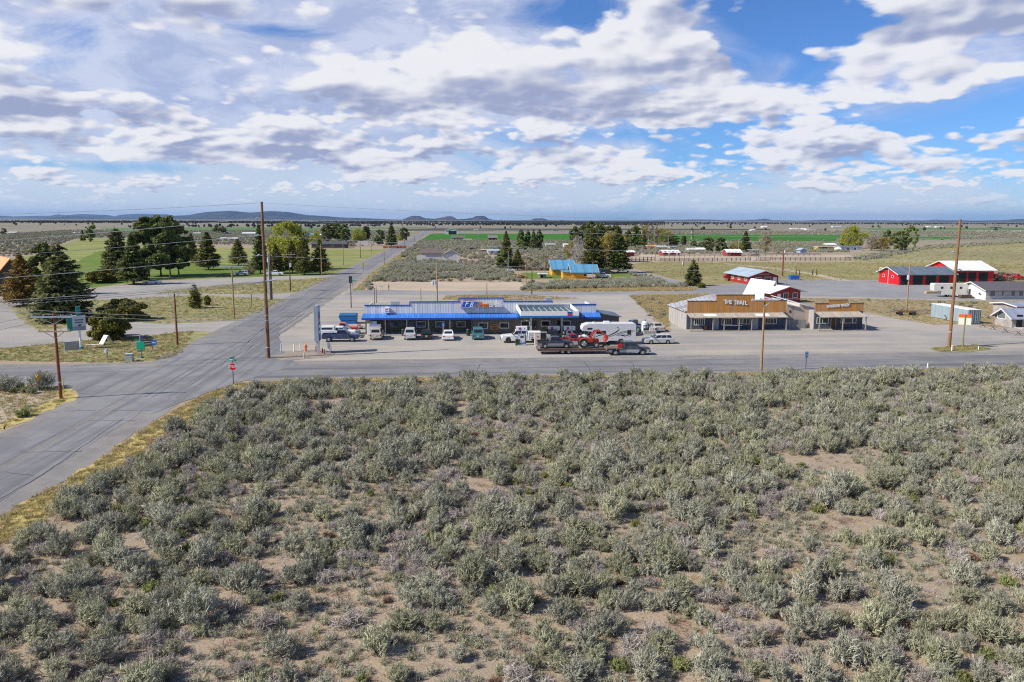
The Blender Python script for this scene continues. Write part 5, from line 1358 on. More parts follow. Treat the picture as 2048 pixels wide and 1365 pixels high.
REDW = mk('barn_red', (.30, .022, .018), .7, .12, 1.2, stripe=(2, .3, .02, .7))
FIRE = mk('fire_station_red', (.56, .006, .014), .5, .06, .8)
YELW = mk('ochre_wall', (.60, .31, .035), .75, .1, 1.2, stripe=(2, .28, .02, .75))
GREYW = mk('grey_siding', (.42, .42, .42), .75, .08, 1, stripe=(2, .25, .02, .8))
WHITEW = mk('white_siding', (.70, .70, .69), .7, .06, 1, stripe=(2, .25, .02, .85))
TANW = mk('tan_wall', (.50, .42, .32), .8, .1, 1)
STONE = mk('stone_wall', (.36, .335, .31), .9, .22, 2.5, col2=(.27, .25, .23))
DARKW = mk('dark_wall', (.09, .078, .068), .85, .15, 1)
BAY, _t, _b = newmat('bay_dark', .5, 0, .3); _b.inputs['Base Color'].default_value = (.02, .021, .025, 1)
WGL, _t, _b = newmat('window_glass', .12, 0, .55); _b.inputs['Base Color'].default_value = (.022, .027, .030, 1)
WGL2, _t, _b = newmat('pale_window_glass', .15, 0, .5); _b.inputs['Base Color'].default_value = (.14, .17, .17, 1)
CONC = mk('concrete', (.42, .40, .37), .9, .15, 1)
def window(par, x0, x1, z0, z1, y=0.0, fr_=.10, frame=None, glass=None, bars=0, face=-1):
    """frame with a pane, set on a wall facing local -y"""
    frame = frame or TRIMW; glass = glass or WGL
    if x1 < x0: x0, x1 = x1, x0
    if z1 < z0: z0, z1 = z1, z0
    f = MB(); a, b = y - .06, y + .02
    f.box(x0 - fr_, x0, a, b, z0 - fr_, z1 + fr_); f.box(x1, x1 + fr_, a, b, z0 - fr_, z1 + fr_)
    f.box(x0, x1, a, b, z1, z1 + fr_); f.box(x0, x1, a, b, z0 - fr_, z0)
    for i in range(bars):
        xx = x0 + (x1 - x0) * (i + 1) / (bars + 1); f.box(xx - .03, xx + .03, a + .01, b, z0, z1)
    o = f.build('window', frame, par)
    p = MB(); p.box(x0, x1, y - .02, y + .015, z0, z1); p.build('pane', glass, o)
    return o
def wleft(par, y0, y1, z0, z1, x=0.0, fr_=.09, frame=None, glass=None):
    """window on the wall facing local -x"""
    frame = frame or TRIMW; glass = glass or WGL
    f = MB(); a, b = x - .06, x + .02
    f.box(a, b, y0 - fr_, y0, z0 - fr_, z1 + fr_); f.box(a, b, y1, y1 + fr_, z0 - fr_, z1 + fr_); f.box(a, b, y0, y1, z1, z1 + fr_); f.box(a, b, y0, y1, z0 - fr_, z0)
    o = f.build('window', frame, par)
    p = MB(); p.box(x - .02, x + .015, y0, y1, z0, z1); p.build('pane', glass, o)
    return o
def gable(par, W_, D, hw, hr, wall, roof, ridge='x', ov=.45, th=.14, fascia=None, gwall=None):
    """walls with gables and a two-slope roof; ridge along x or y"""
    w = MB()
    if ridge == 'x':
        w.prism([(0, 0), (D, 0), (D, hw), (D / 2, hr - th), (0, hw)], 0, W_, 0)
    else:
        w.prism([(0, 0), (W_, 0), (W_, hw), (W_ / 2, hr - th), (0, hw)], 0, D, 1)
    w.build('wall', wall, par)
    r = MB()
    S = D if ridge == 'x' else W_; Lg = W_ if ridge == 'x' else D
    sl = (hr - hw) / (S / 2); zo = hw - sl * ov
    pr = [(-ov, zo), (S / 2, hr), (S + ov, zo), (S + ov, zo - th), (S / 2, hr - th * 1.0 + .002), (-ov, zo - th)]
    r.prism(pr, -ov, Lg + ov, 0 if ridge == 'x' else 1)
    ro = r.build('roof', roof, par)
    f = MB(); fm = fascia or TRIMW
    for a in (-ov - .05, Lg + ov):
        q = [(-ov, zo + .02), (S / 2, hr + .02), (S + ov, zo + .02), (S + ov, zo - th - .06), (S / 2, hr - th - .06), (-ov, zo - th - .06)]
        f.prism(q, a, a + .05, 0 if ridge == 'x' else 1)
    f.build('fascia', fm, ro)
    return ro
def eave(hw, hr, S, ov):
    """wall height behind an eave seen at height hw"""
    return hw + max(.1, hr - hw) / (S / 2 + ov) * ov
def house(name, label, x0, x1, yb, ye, yr, depth, wall, roof, ridge='x', wins=(), doors=(), rot=ROT, cat='house', group=None, ov=.45, left=(), yb1=None, glass=None, fascia=None):
    o = G(x0, yb); f = Fr(o, rot)
    W_ = f.x(x1, yb1 or yb); hw = f.z(x0, ye)
    hr = f.z((x0 + x1) / 2, yr, depth / 2) if ridge == 'x' else f.z((x0 + x1) / 2, yr, 0)
    hr = max(hr, hw + .3); hw = eave(hw, hr, depth if ridge == 'x' else W_, ov)
    t_ = thing(name, label, cat, o, rot, group)
    gable(t_, W_, depth, hw, max(hr, hw + .2), wall, roof, ridge, ov, .14 if depth > 5 else .08, fascia)
    for (a, b, c_, d_) in wins: window(t_, f.x(a, yb), f.x(c_, yb), f.z(x0, d_), f.z(x0, b), 0, .08, None, glass)
    for (a, b, c_, d_, m_) in doors:
        q = MB(); q.box(f.x(a, yb), f.x(c_, yb), -.05, .02, .02, f.z(x0, b)); q.build('door', m_, t_)
    for (ya, yb_, za, zb_) in left: wleft(t_, ya, yb_, za, zb_)
    return t_, f, W_, hw, hr
SR = RD(4.0)
so_ = G(731, 669.4); F = Fr(so_, SR)
st = thing('store', 'long gas station store with white parapet and blue awning roof', 'store', so_, SR)
X1 = F.x(1191, 668); XC0, XC1 = F.x(1036, 640), F.x(1160, 640)
PORCH0, PORCH1 = F.x(744, 669), F.x(942, 669)
zaw = F.z(735, 627.5); DEP = 10.5
q = MB(); zt = zaw
q.box(0, PORCH0, 0, 2.2, 0, zt); q.box(0, PORCH1, 2.2, 2.4, 0, zt); q.box(PORCH1, X1, 0, .2, 0, zt); q.box(PORCH1, PORCH1 + .2, .2, 2.2, 0, zt)
q.box(0, .2, 2.4, DEP, 0, zt); q.box(X1 - .2, X1, .2, DEP, 0, zt); q.box(.2, X1 - .2, DEP - .2, DEP, 0, zt)
part('wall', q, BOARD, st)
tops = [(735, 820, 612), (820, 918, 605), (918, 1007, 597.6), (1007, 1104, 604), (1104, 1191, 610.2)]
tops = [(F.x(a, z), F.x(b, z), F.z((a + b) / 2, z)) for a, b, z in tops]
poly = [(0, zaw)]
for i, (a, b, z) in enumerate(tops):
    poly += [(0 if i == 0 else a, z), (X1 if i == 4 else tops[i + 1][0], z)]
poly += [(X1, zaw)]
q = MB(); q.prism(poly, -.03, .17, 1)
q.prism([(.18, zaw), (DEP, zaw), (DEP, 4.2), (.18, 4.4)], X1 - .2, X1 - .003, 0); q.prism([(.18, zaw), (DEP, zaw), (DEP, 4.2), (.18, 4.4)], .003, .2, 0)
pp = part('parapet', q, PANEL, st)
q = MB()
for (p0, p1) in zip(poly[1:-1], poly[2:-1]):
    if abs(p0[1] - p1[1]) < 1e-6: q.box(p0[0] - .06, p1[0] + .06, -.10, .24, p0[1] + .003, p0[1] + .16)
    else:
        a, b = sorted((p0[1], p1[1])); x = p0[0]; s_ = .12 if p1[1] > p0[1] else -.12
        q.box(*sorted((x - s_, x)), -.10, .24, a + .163, b)
part('cap_trim', q, BLUET, pp)
q = MB(); q.add([(.2, .2, 3.9), (X1 - .2, .2, 3.9), (X1 - .2, DEP - .2, 3.5), (.2, DEP - .2, 3.5)], [(0, 1, 2, 3)]); q.box(.2, X1 - .2, .2, .22, 3.2, 3.9)
part('roof', q, mk('flat_roof', (.40, .39, .37), .9, .15, .8), st)
AW = 1.75; zae = F.z(735, 637.2, -AW)
def awning(x0, x1, par):
    q = MB(); q.hexa([(x0, -AW, zae - .10), (x1, -AW, zae - .10), (x1, -.04, zaw - .12), (x0, -.04, zaw - .12)], [(x0, -AW, zae), (x1, -AW, zae), (x1, -.04, zaw), (x0, -.04, zaw)])
    a = part('awning', q, BLUER, par)
    q = MB(); q.box(x0 - .02, x1 + .02, -AW - .06, -AW - .003, zae - .26, zae + .03); part('gutter', q, BLUET, a)
    return a
awning(-.35, XC0 - .03, st); awning(XC1 + .03, X1 + .55, st)
zb_ = F.z(735, 643, -.9)
q = MB(); q.box(F.x(735, 643), PORCH1, -1.25, -1.15, zae - .28, zae - .12); part('porch_beam', q, TRIMW, st)
for px in (771, 814, 857.5, 900):
    x = F.x(px, 671, -1.2); q = MB(); q.box(x - .07, x + .07, -1.27, -1.13, 0, zae - .28); part('post', q, mk('post_cream', (.52, .48, .40), .7, .1), st)
q = MB(); q.box(PORCH0, PORCH1, -1.5, 2.19, -.02, .13); part('porch_floor', q, CONC, st)
for (a, b, c_, e_, d_) in [(834, 644.5, 850, 654, 2.2), (872.5, 644.5, 888, 653.5, 2.2), (914.5, 644.5, 930, 653.5, 2.2), (958.5, 647, 974.5, 656.5, 0), (1000.5, 647, 1016.5, 656, 0), (1043, 643, 1058, 651.5, 0), (1083, 643, 1099, 652, 0), (1126, 643, 1140, 651.5, 0)]:
    w_ = window(st, F.x(a, e_, d_), F.x(c_, e_, d_), F.z(a, e_, d_), F.z(a, b, d_), d_, .13)
    if a in (834, 872.5):
        q = MB(); q.box(F.x(a, e_, d_) + .03, F.x(c_, e_, d_) - .03, d_ - .045, d_ - .025, F.z(a, e_, d_) + .02, F.z(a, e_, d_) + .33); part('window_sticker', q, mk('blue_sticker', (.05, .22, .42), .5, .4, 3, col2=(.4, .42, .4)), w_)
for x in (F.x(1066, 660), F.x(1121, 660)):
    q = MB(); q.box(x - .55, x + .55, -.05, .05, .02, 2.15); dr_ = part('door', q, WGL, st)
    q = MB(); q.box(x + .40, x + .45, -.12, -.05, .9, 1.3); part('handle', q, CHRM, dr_)
POST1 = mk('poster_blue', (.02, .06, .22), .5, .5, 2.5, col2=(.45, .45, .42)); POST2 = mk('poster_cyan', (.05, .2, .42), .5, .4, 2.5, col2=(.3, .45, .55)); POSTO = mk('poster_orange', (.5, .2, .03), .5, .2, 3)
for (a, b, c_, e_, d_, m_) in [(781, 646, 795.5, 655, 2.2, POST1), (818.5, 645, 826, 649.5, 2.2, POST2), (819.5, 651, 824.5, 655, 2.2, POSTO), (898, 644, 905.5, 648, 2.2, POST2), (902, 650, 907, 654, 2.2, POSTO), (946.5, 643.5, 949.5, 647.5, 0, POST2), (1068, 642, 1073, 647, 0, POST1), (1068, 648.5, 1073, 654, 0, mk('poster_royal', (.015, .05, .3), .5, .2))]:
    q = MB(); q.box(F.x(a, e_, d_), F.x(c_, e_, d_), d_ - .05, d_ + .01, F.z(a, e_, d_), F.z(a, b, d_)); part('wall_poster', q, m_, st)
WOODS = mk('carved_wood', (.36, .20, .07), .7, .25, 4)
xa, xb = F.x(979, 655), F.x(997.5, 655); za, zb2 = F.z(988, 661), F.z(988, 648)
xm, zm = (xa + xb) / 2, (za + zb2) / 2
q = MB(); q.prism([(xm + (xb - xa) / 2 * (abs(cos(a)) ** .7) * (1 if cos(a) > 0 else -1), zm + (zb2 - za) / 2 * (abs(sin(a)) ** .7) * (1 if sin(a) > 0 else -1)) for a in [2 * pi * i / 18 for i in range(18)]][::-1], -.12, -.01, 1); ws = part('wooden_sign', q, WOODS, st)
q = MB()
for i, (w_, zz) in enumerate(((.85, .26), (1.2, 0), (.9, -.26))): q.box(xm - w_ * .38, xm + w_ * .38, -.14, -.11, zm + zz - .05, zm + zz + .05)
part('carved_line', q, mk('burnt_wood', (.05, .03, .018), .8), ws)
x0, x1 = F.x(769.5, 624), F.x(779, 624); z0, z1 = F.z(774, 625), F.z(774, 615.4)
q = MB(); q.box(x0, x1, -.75, -.05, z0, z1); sg = part('small_sign', q, WHT, st)
q = MB(); xm = (x0 + x1) / 2; zm = z0 + (z1 - z0) * .68
q.box(xm - .18, xm - .07, -.765, -.752, zm - .16, zm + .16); q.box(xm + .07, xm + .18, -.765, -.752, zm - .06, zm + .16); q.box(xm - .07, xm + .07, -.765, -.752, zm + .02, zm + .10); part('red_mark', q, mk('sign_magenta', (.50, .02, .14), .5), sg)
q = MB(); q.box(xm - .26, xm + .26, -.765, -.752, z0 + .15, z0 + .24); part('blue_line', q, BLUET, sg)
LB = mk('logo_blue', (.012, .10, .50), .4, .06); LW = mk('logo_white', (.74, .74, .76), .4, .04); LO = mk('logo_orange', (.75, .17, .012), .4, .05); LR = mk('logo_rim', (.28, .06, .10), .5)
SGY = -.72
def para(mb, px, y0, y1, ins=0.0):
    """slanted panel from four pixel corners (bl, br, tr, tl)"""
    P = [F.at(a, b, y0) for a, b in px]
    cx_ = sum(p[0] for p in P) / 4; cz_ = sum(p[1] for p in P) / 4
    P = [(p[0] + (cx_ - p[0]) * ins * .5, p[1] + (cz_ - p[1]) * ins) for p in P]
    mb.prism(P, y0, y1, 1)
lg = [(920.5, 616.6), (948, 616.6), (955, 602.6), (926, 602.0)]
q = MB(); para(q, lg, SGY, -.08); ls = part('logo_sign', q, LR, st)
q = MB(); para(q, lg, SGY - .012, SGY - .002, .07); part('logo_panel', q, LW, ls)
q = MB(); para(q, lg, SGY - .024, SGY - .014, .20); part('logo_panel', q, LB, ls)
zc_ = F.z(938, 609.5, SGY)
for ch, px, s_, dz in (('F', 932.2, 1.12, .10), ('B', 942, 1.02, -.06)):
    text(ch, s_, LW, ls, (F.x(px, 609, SGY - .03), SGY - .04, zc_ + dz), 0, .012, 'letter', shear=.38, bold=.02)
ztx = F.z(980, 610.6, SGY)
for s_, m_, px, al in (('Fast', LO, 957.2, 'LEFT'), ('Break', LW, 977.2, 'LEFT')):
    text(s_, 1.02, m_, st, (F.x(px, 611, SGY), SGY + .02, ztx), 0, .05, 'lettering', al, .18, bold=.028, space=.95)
    text(s_, 1.02, mk('letter_shadow', (.07, .08, .12), .6), st, (F.x(px, 611, SGY) + .02, SGY + .12, ztx - .02), 0, .04, 'letter_shadow', al, .18, bold=.06, space=.95)  # dark bolder copy set low right, painted shadow edge behind the letters
q = MB(); q.box(F.x(958, 611, -.5), F.x(1003, 611, -.5), SGY + .12, -.06, ztx - .10, ztx + .02); part('sign_rail', q, LW, st)
for (a, b, c_, e_, hh) in [(782, 4.2, 800, 3, .6), (840, 5, 848, 4, .55), (968, 5, 979, 3, .7), (1024, 3, 1036, 2.5, .9), (1091, 4, 1107, 5, 1.35)]:
    xx = F.x(a, 605, b); q = MB(); q.box(xx, xx + (c_ - a) * .075, b, b + 1.0, 3.5, 4.45 + hh * .75); part('roof_vent', q, GALV, st)
q = MB(); q.prism([(X1 + .01, 0), (X1 + 4.5, 0), (X1 + 4.5, 2.3), (X1 + .01, 3.0)], 3.0, 9.5, 1); part('lean_to', q, BOARD, st)
q = MB(); q.hexa([(X1 + .01, 2.7, 3.02), (X1 + 4.9, 2.7, 2.26), (X1 + 4.9, 9.8, 2.26), (X1 + .01, 9.8, 3.02)], [(X1 + .01, 2.7, 3.12), (X1 + 4.9, 2.7, 2.36), (X1 + 4.9, 9.8, 2.36), (X1 + .01, 9.8, 3.12)]); part('lean_to_roof', q, ROOFS, st)
cn_ = thing('fuel_canopy', 'white fuel canopy with blue stripe on posts over the pumps', 'canopy', so_, SR)
Dp = 9.0
bl = F.at(1041.5, 635.8, -Dp); br_ = F.at(1158, 635.8, -Dp); tl = F.at(1041.5, 623.4, -Dp); tr2 = F.at(1157.5, 623.4, -Dp)
cx0, cx1, cz0, cz1 = bl[0], br_[0], bl[1], tl[1]
q = MB(); q.box(cx0, cx1, -Dp, -Dp + .12, cz0, cz1)
for xx in (cx0, cx1 - .12): q.prism([(-Dp + .121, cz0), (-.10, cz0), (-.10, cz1 + .2), (-Dp + .121, cz1)], xx, xx + .12, 0)
q.box(cx0 + .12, cx1 - .12, -.25, -.10, cz1 + .10, cz1 + .32); fa = part('fascia', q, WHT, cn_)
q = MB(); q.box(cx0 - .02, cx1 + .02, -Dp - .03, -Dp - .003, cz0 - .02, cz0 + .27); q.box(cx0 - .03, cx0 - .003, -Dp, -.2, cz0 - .02, cz0 + .27); part('blue_stripe', q, mk('stripe_blue', (.02, .16, .50), .4), cn_)
TEAL = mk('teal_deck', (.075, .125, .13), .5, .12, .8)
q = MB(); q.box(cx0 + .13, cx1 - .13, -Dp + .13, -.26, cz1 - .55, cz1 - .42); dk = part('roof_deck', q, TEAL, cn_)
q = MB(); n_r = 10
for i in range(1, n_r):
    xx = cx0 + (cx1 - cx0) * i / n_r; q.box(xx - .035, xx + .035, -Dp + .13, -.26, cz1 - .418, cz1 - .33)
part('roof_rib', q, mk('pale_rib', (.40, .42, .42), .5), dk)
q = MB(); q.box(cx0 + .13, cx1 - .13, -Dp + .13, -.26, cz0 + .05, cz0 + .09); part('soffit', q, mk('soffit_white', (.6, .6, .6), .6), cn_)
for px in (1061.5, 1123):
    x = F.x(px, 688, -6.8); q = MB(); q.box(x - .15, x + .15, -6.95, -6.65, 0, cz0 + .05); part('post', q, mk('post_grey', (.46, .47, .48), .6, .08), cn_)
CHB = mk('emblem_blue', (.01, .05, .36), .4); CHR = mk('emblem_red', (.62, .012, .03), .4)
def emblem(par, xm, zm, s, y):
    """two stacked pointed bands, blue over red"""
    for k, (m_, dz) in enumerate(((CHB, .26), (CHR, -.24))):
        q = MB(); w, h, d_ = .5 * s, .42 * s, .17 * s
        q.prism([(xm - w, zm + dz * s - h / 2 + d_ * .6), (xm, zm + dz * s - h / 2 - d_ * .4), (xm + w, zm + dz * s - h / 2 + d_ * .6), (xm + w, zm + dz * s + h / 2 + d_ * .6), (xm, zm + dz * s + h / 2 - d_ * .4), (xm - w, zm + dz * s + h / 2 + d_ * .6)], y - .04, y, 1)
        part('emblem', q, m_, par)
emblem(cn_, F.x(1139.6, 628.5, -Dp), F.z(1139.6, 628.5, -Dp), .72, -Dp - .001)
PUMPB = mk('pump_panel', (.55, .58, .60), .45, .3, 3, col2=(.25, .38, .5))
ADM = mk('pump_poster', (.62, .64, .66), .45, .5, 3.2, col2=(.30, .06, .08))
def pump(label, bx, by, hx0, hx1, hy0, hy1):
    g = G(bx, by); f = Fr(g, SR)
    o = thing('fuel_pump', label, 'fuel pump', g, SR, 'fuel pumps under the canopy')
    q = MB(); q.box(-.75, .75, -.45, .45, 0, .14); part('island', q, CONC, o)
    q = MB(); q.box(-.52, .52, -.30, .30, .14, 1.75); cb_ = part('cabinet', q, PUMPB, o)
    q = MB(); q.box(-.44, .44, -.33, -.303, .35, 1.62); part('poster', q, ADM, cb_)
    q = MB(); q.box(-.24, .24, -.345, -.332, 1.15, 1.45); part('screen', q, WGL, cb_)
    q = MB(); q.prism([(-.52, .16), (.52, .42), (.52, .55), (-.52, .29)], -.345, -.333, 1); part('blue_band', q, mk('pump_blue', (.02, .16, .42), .4), cb_)
    x0, x1 = f.x(hx0, hy1), f.x(hx1, hy1); z0, z1 = f.z(hx0, hy1), f.z(hx0, hy0)
    q = MB()
    for x in (x0 + .35, x1 - .22): q.box(x - .08, x + .08, -.08, .08, .14, z0)
    part('post', q, mk('post_bluegrey', (.10, .13, .19), .5), o)
    q = MB(); q.box(x0, x1, -.28, .28, z0 + .10, z1); hd = part('header', q, WHT, o)
    q = MB(); q.box(x0 + .1, x1, -.26, .26, z0, z0 + .098); part('header_base', q, BLUET, hd)
    emblem(hd, x0 + (x1 - x0) * .33, z0 + .10 + (z1 - z0 - .1) * .48, .34, -.282)
    q = MB(); zc = z0 + (z1 - z0) * .5; xq = x0 + (x1 - x0) * .72; q.prism([(xq - .07, zc - .12), (xq - .02, zc - .12), (xq + .09, zc + .16), (xq + .03, zc + .16)], -.295, -.282, 1); part('pump_mark', q, CHB, hd)
    q = MB(); q.tube([(.53, -.1, 1.5), (.78, -.15, 1.1), (.72, -.2, .5), (.56, -.2, .9)], .03, 6); part('hose', q, BLKP, o)
    return o
pump('fuel pump at the left end of the canopy with bright poster', 1043.5, 691, 1032, 1054, 653, 663)
pump('middle fuel pump, its white header in the canopy shade', 1107, 680.5, 1096, 1119, 652.5, 662)
pump('rightmost fuel pump beside the motorhome cab', 1138, 680.5, 1127.5, 1150, 652.5, 662)
q = MB(); g = G(1074.5, 691.5); q.box(-.42, .42, -.3, .3, 0, 1.9); q.box(-.44, .44, -.32, .32, 1.9, 1.96); cbn = thing('white_cabinet', 'tall cream dispenser cabinet right of the first canopy post', 'cabinet', g, SR); part('cabinet', q, mk('cream_metal', (.60, .55, .46), .6, .1), cbn)
q = MB(); q.box(-.1, .14, -.325, -.302, 1.3, 1.45); part('red_mark', q, CHR, cbn)
g = G(1086.5, 687); bo = thing('glass_booth', 'dark glass booth between the cream cabinet and pumps', 'booth', g, SR)
q = MB(); q.box(-.5, .5, -.4, .4, 0, .35); q.box(-.5, .5, -.4, .4, 1.62, 1.75)
for x in (-.5, .44):
    for y in (-.4, .34): q.box(x, x + .06, y, y + .06, .35, 1.62)
part('frame', q, GALV, bo)
q = MB(); q.box(-.42, .42, -.36, .36, .36, 1.61); part('pane', q, WGL, bo)
g = G(1096, 684); tb = thing('trash_bin', 'plain white bin beside the glass booth', 'bin', g, SR)
q = MB(); q.loft([[(-.26, -.26, 0), (.26, -.26, 0), (.26, .26, 0), (-.26, .26, 0)], [(-.3, -.3, 1.0), (.3, -.3, 1.0), (.3, .3, 1.0), (-.3, .3, 1.0)]]); part('bin_body', q, WHT, tb)
q = MB(); q.box(-.32, .32, -.32, .32, 1.0, 1.08); part('lid', q, WHITEP, tb)
g = G(1035, 691.3); tb = thing('trash_bin', 'dark green bin at the left pump', 'bin', g, SR)
q = MB(); q.box(-.3, .3, -.3, .3, 0, .85); part('bin_body', q, mk('dark_green', (.02, .04, .03), .6), tb); q = MB(); q.box(-.32, .32, -.32, .32, .85, .95); part('lid', q, BLKP, tb)
for px, lb in ((784, 'dark barrel bin beside the silver suv'), (936.5, 'dark barrel bin left of the teal minivan')):
    g = G(px if px > 900 else 807, 672.0); tb = thing('trash_bin', lb, 'bin', g, SR)
    q = MB(); q.cyl((0, 0, 0), (0, 0, 1.0), .3, .33, 12); part('bin_body', q, mk('dark_green', (.02, .04, .03), .6), tb); q = MB(); q.cyl((0, 0, 1.0), (0, 0, 1.12), .34, .25, 12); part('lid', q, BLKP, tb)
f0 = G(748, 671.8); fz = thing('ice_freezer', 'white ice freezer cabinet at the store corner', 'freezer', f0, SR)
q = MB(); q.box(-1.1, 1.1, -.05, .75, .06, 1.85); q.box(-1.05, 1.05, .0, .7, 0, .06); part('cabinet', q, WHT, fz)
q = MB(); q.box(-.95, -.05, -.08, -.052, .25, 1.65); part('door', q, WHITEP, fz)
q = MB(); q.box(.05, .95, -.08, -.052, .25, 1.65); part('door', q, WHITEP, fz)
q = MB(); q.box(-.35, .45, .1, .6, 1.85, 2.3); part('header', q, mk('pale_blue_panel', (.52, .66, .74), .5), fz)
g = G(886.5, 672.2); ps = thing('parking_sign', 'blue accessible parking sign on a white post', 'sign', g, SR)
q = MB(); q.cyl((0, 0, 0), (0, 0, 2.0), .04); part('post', q, WHT, ps)
q = MB(); q.box(-.2, .2, -.06, -.035, 1.6, 2.15); part('sign_panel', q, mk('sign_blue', (.015, .12, .50), .45), ps)
q = MB(); q.cyl((.0, -.07, 1.98), (.0, -.061, 1.98), .05); q.box(-.03, .03, -.07, -.061, 1.76, 1.93); q.box(-.1, .1, -.07, -.061, 1.70, 1.76); part('symbol', q, LW, ps)
CEDAR = mk('cedar_planks', (.52, .225, .042), .8, .12, 1.4, stripe=(0, .19, .02, .5), streak=(0, 1.6, .75, (.40, .26, .14)))
GREYP = mk('weathered_planks', (.40, .375, .35), .9, .14, 1.2, stripe=(1, .25, .03, .55), streak=(1, 1.8, .6, (.28, .26, .25)))
PALEP = mk('pale_planks', (.52, .42, .335), .9, .10, 1.2, stripe=(0, .26, .02, .65), streak=(0, 1.6, .6, (.43, .36, .31)))
SLATE = mk('slate_boards', (.072, .092, .125), .8, .14, 1.2, stripe=(0, .3, .025, .5))
SHAKE = mk('pale_shakes', (.42, .355, .275), .9, .2, 2.2, col2=(.34, .31, .28), stripe=(0, .21, .015, .75))
RIBR = mk('rusty_metal_roof', (.50, .51, .55), .5, .12, .8, col2=(.36, .30, .27), stripe=(1, 1.15, .42, .30))
t0 = G(1373, 660.2); T = Fr(t0, ROT)
tl_ = thing('shop_building', 'weathered western shop reading THE TRAIL with cedar false front', 'shop', t0, ROT)
TW = T.x(1570, 660.2); zb0 = T.z(1373, 626.3)
lc = T.loc(G(1334.5, 643.5)); TD = max(10.0, lc[1])
eh = 3.15
q = MB(); q.box(0, .2, .2, TD, 0, eh); q.box(.2, TW, TD - .2, TD, 0, eh); q.box(TW - .2, TW, .2, TD - .2, 0, eh); part('side_wall', q, GREYP, tl_)
q = MB(); q.box(0, TW, 0, .19, 0, zb0); part('front_wall', q, SLATE, tl_)
tp_ = [(1373, 1433, 603.0), (1433, 1510, 590.6), (1510, 1570, 601.7)]
P_ = [(T.x(a, z, -.05), T.x(b, z, -.05), T.z((a + b) / 2, z, -.05)) for a, b, z in tp_]
q = MB(); q.prism([(0, zb0), (0, P_[0][2]), (P_[1][0], P_[0][2]), (P_[1][0], P_[1][2]), (P_[1][1], P_[1][2]), (P_[1][1], P_[2][2]), (TW, P_[2][2]), (TW, zb0)], -.08, .12, 1); ff = part('false_front', q, CEDAR, tl_)
q = MB(); cw = .09
q.box(-.03, P_[1][0] + .0, -.12, .16, P_[0][2] + .002, P_[0][2] + cw); q.box(P_[1][0] - .05, P_[1][1] + .05, -.12, .16, P_[1][2] + .002, P_[1][2] + cw); q.box(P_[1][1], TW + .03, -.12, .16, P_[2][2] + .002, P_[2][2] + cw); part('cap_board', q, mk('dark_cap', (.07, .055, .045), .8), ff)
mx = TW * .42
q = MB(); rz_ = 4.9
q.hexa([(-.3, .13, eh - .1), (mx, .13, rz_ - .1), (mx, TD + .3, rz_ - .1), (-.3, TD + .3, eh - .1)], [(-.3, .13, eh), (mx, .13, rz_), (mx, TD + .3, rz_), (-.3, TD + .3, eh)])
q.hexa([(mx + .001, .13, rz_ - .1), (TW + .2, .13, eh - .1), (TW + .2, TD + .3, eh - .1), (mx + .001, TD + .3, rz_ - .1)], [(mx + .001, .13, rz_), (TW + .2, .13, eh), (TW + .2, TD + .3, eh), (mx + .001, TD + .3, rz_)]); part('roof', q, RIBR, tl_)
q = MB(); q.prism([(.2, eh - .12), (TW - .2, eh - .12), (mx, rz_ - .14)], TD - .2, TD - .02, 1); part('gable', q, GREYP, tl_)
PD = 2.3; zpe = T.z(1373, 635.8, -PD)
q = MB(); xe = T.x(1577, 635, -PD)
q.hexa([(-.1, -PD, zpe - .1), (xe, -PD, zpe - .1), (xe, -.09, zb0 - .12), (-.1, -.09, zb0 - .12)], [(-.1, -PD, zpe), (xe, -PD, zpe), (xe, -.09, zb0), (-.1, -.09, zb0)]); pr_ = part('porch_roof', q, SHAKE, tl_)
for a, b in ((1408, 1433), (1511, 1538)):
    q = MB(); xa, xb = T.x(a, 631, -1.2), T.x(b, 631, -1.2); k = (zb0 - zpe) / (PD - .09)
    za_ = lambda y: zb0 + k * (y + .09) + .012
    q.hexa([(xa, -1.75, za_(-1.75)), (xb, -1.75, za_(-1.75)), (xb, -.7, za_(-.7)), (xa, -.7, za_(-.7))], [(xa, -1.75, za_(-1.75) + .02), (xb, -1.75, za_(-1.75) + .02), (xb, -.7, za_(-.7) + .02), (xa, -.7, za_(-.7) + .02)]); part('skylight', q, WHT, pr_)
PW = mk('grey_post', (.30, .27, .24), .85, .2, 3)
for px in (1382, 1425.5, 1448, 1478, 1503, 1572):
    x = T.x(px, 661, -PD + .15); q = MB(); q.box(x - .07, x + .07, -PD + .08, -PD + .22, 0, zpe - .1); part('post', q, PW, tl_)
q = MB(); x0, x1 = T.x(1446, 650, -PD + .15), T.x(1484, 650, -PD + .15); q.box(x0, x1, -PD + .10, -PD + .2, .95, 1.05); part('rail', q, PW, tl_)
q = MB(); q.box(-.1, TW, -PD, -.01, 0, .10); part('boardwalk', q, mk('boardwalk', (.33, .29, .24), .9, .2, 2, stripe=(0, .2, .02, .5)), tl_)
for (a, b, c_, e_, br2) in [(1389, 638.5, 1408, 650, 4), (1444, 638, 1462, 649, 3), (1476, 637.5, 1483, 647, 1), (1486, 637.5, 1499, 648, 1), (1530, 637.5, 1552, 647.5, 3)]:
    window(tl_, T.x(a, e_), T.x(c_, e_), T.z(a, e_), T.z(a, b), 0, .10, None, WGL, br2)
for a in (1431, 1510):
    q = MB(); x = T.x(a, 658); q.box(x - .5, x + .5, -.06, .01, .1, 2.15); part('door', q, mk('pale_door', (.36, .38, .42), .6), tl_)
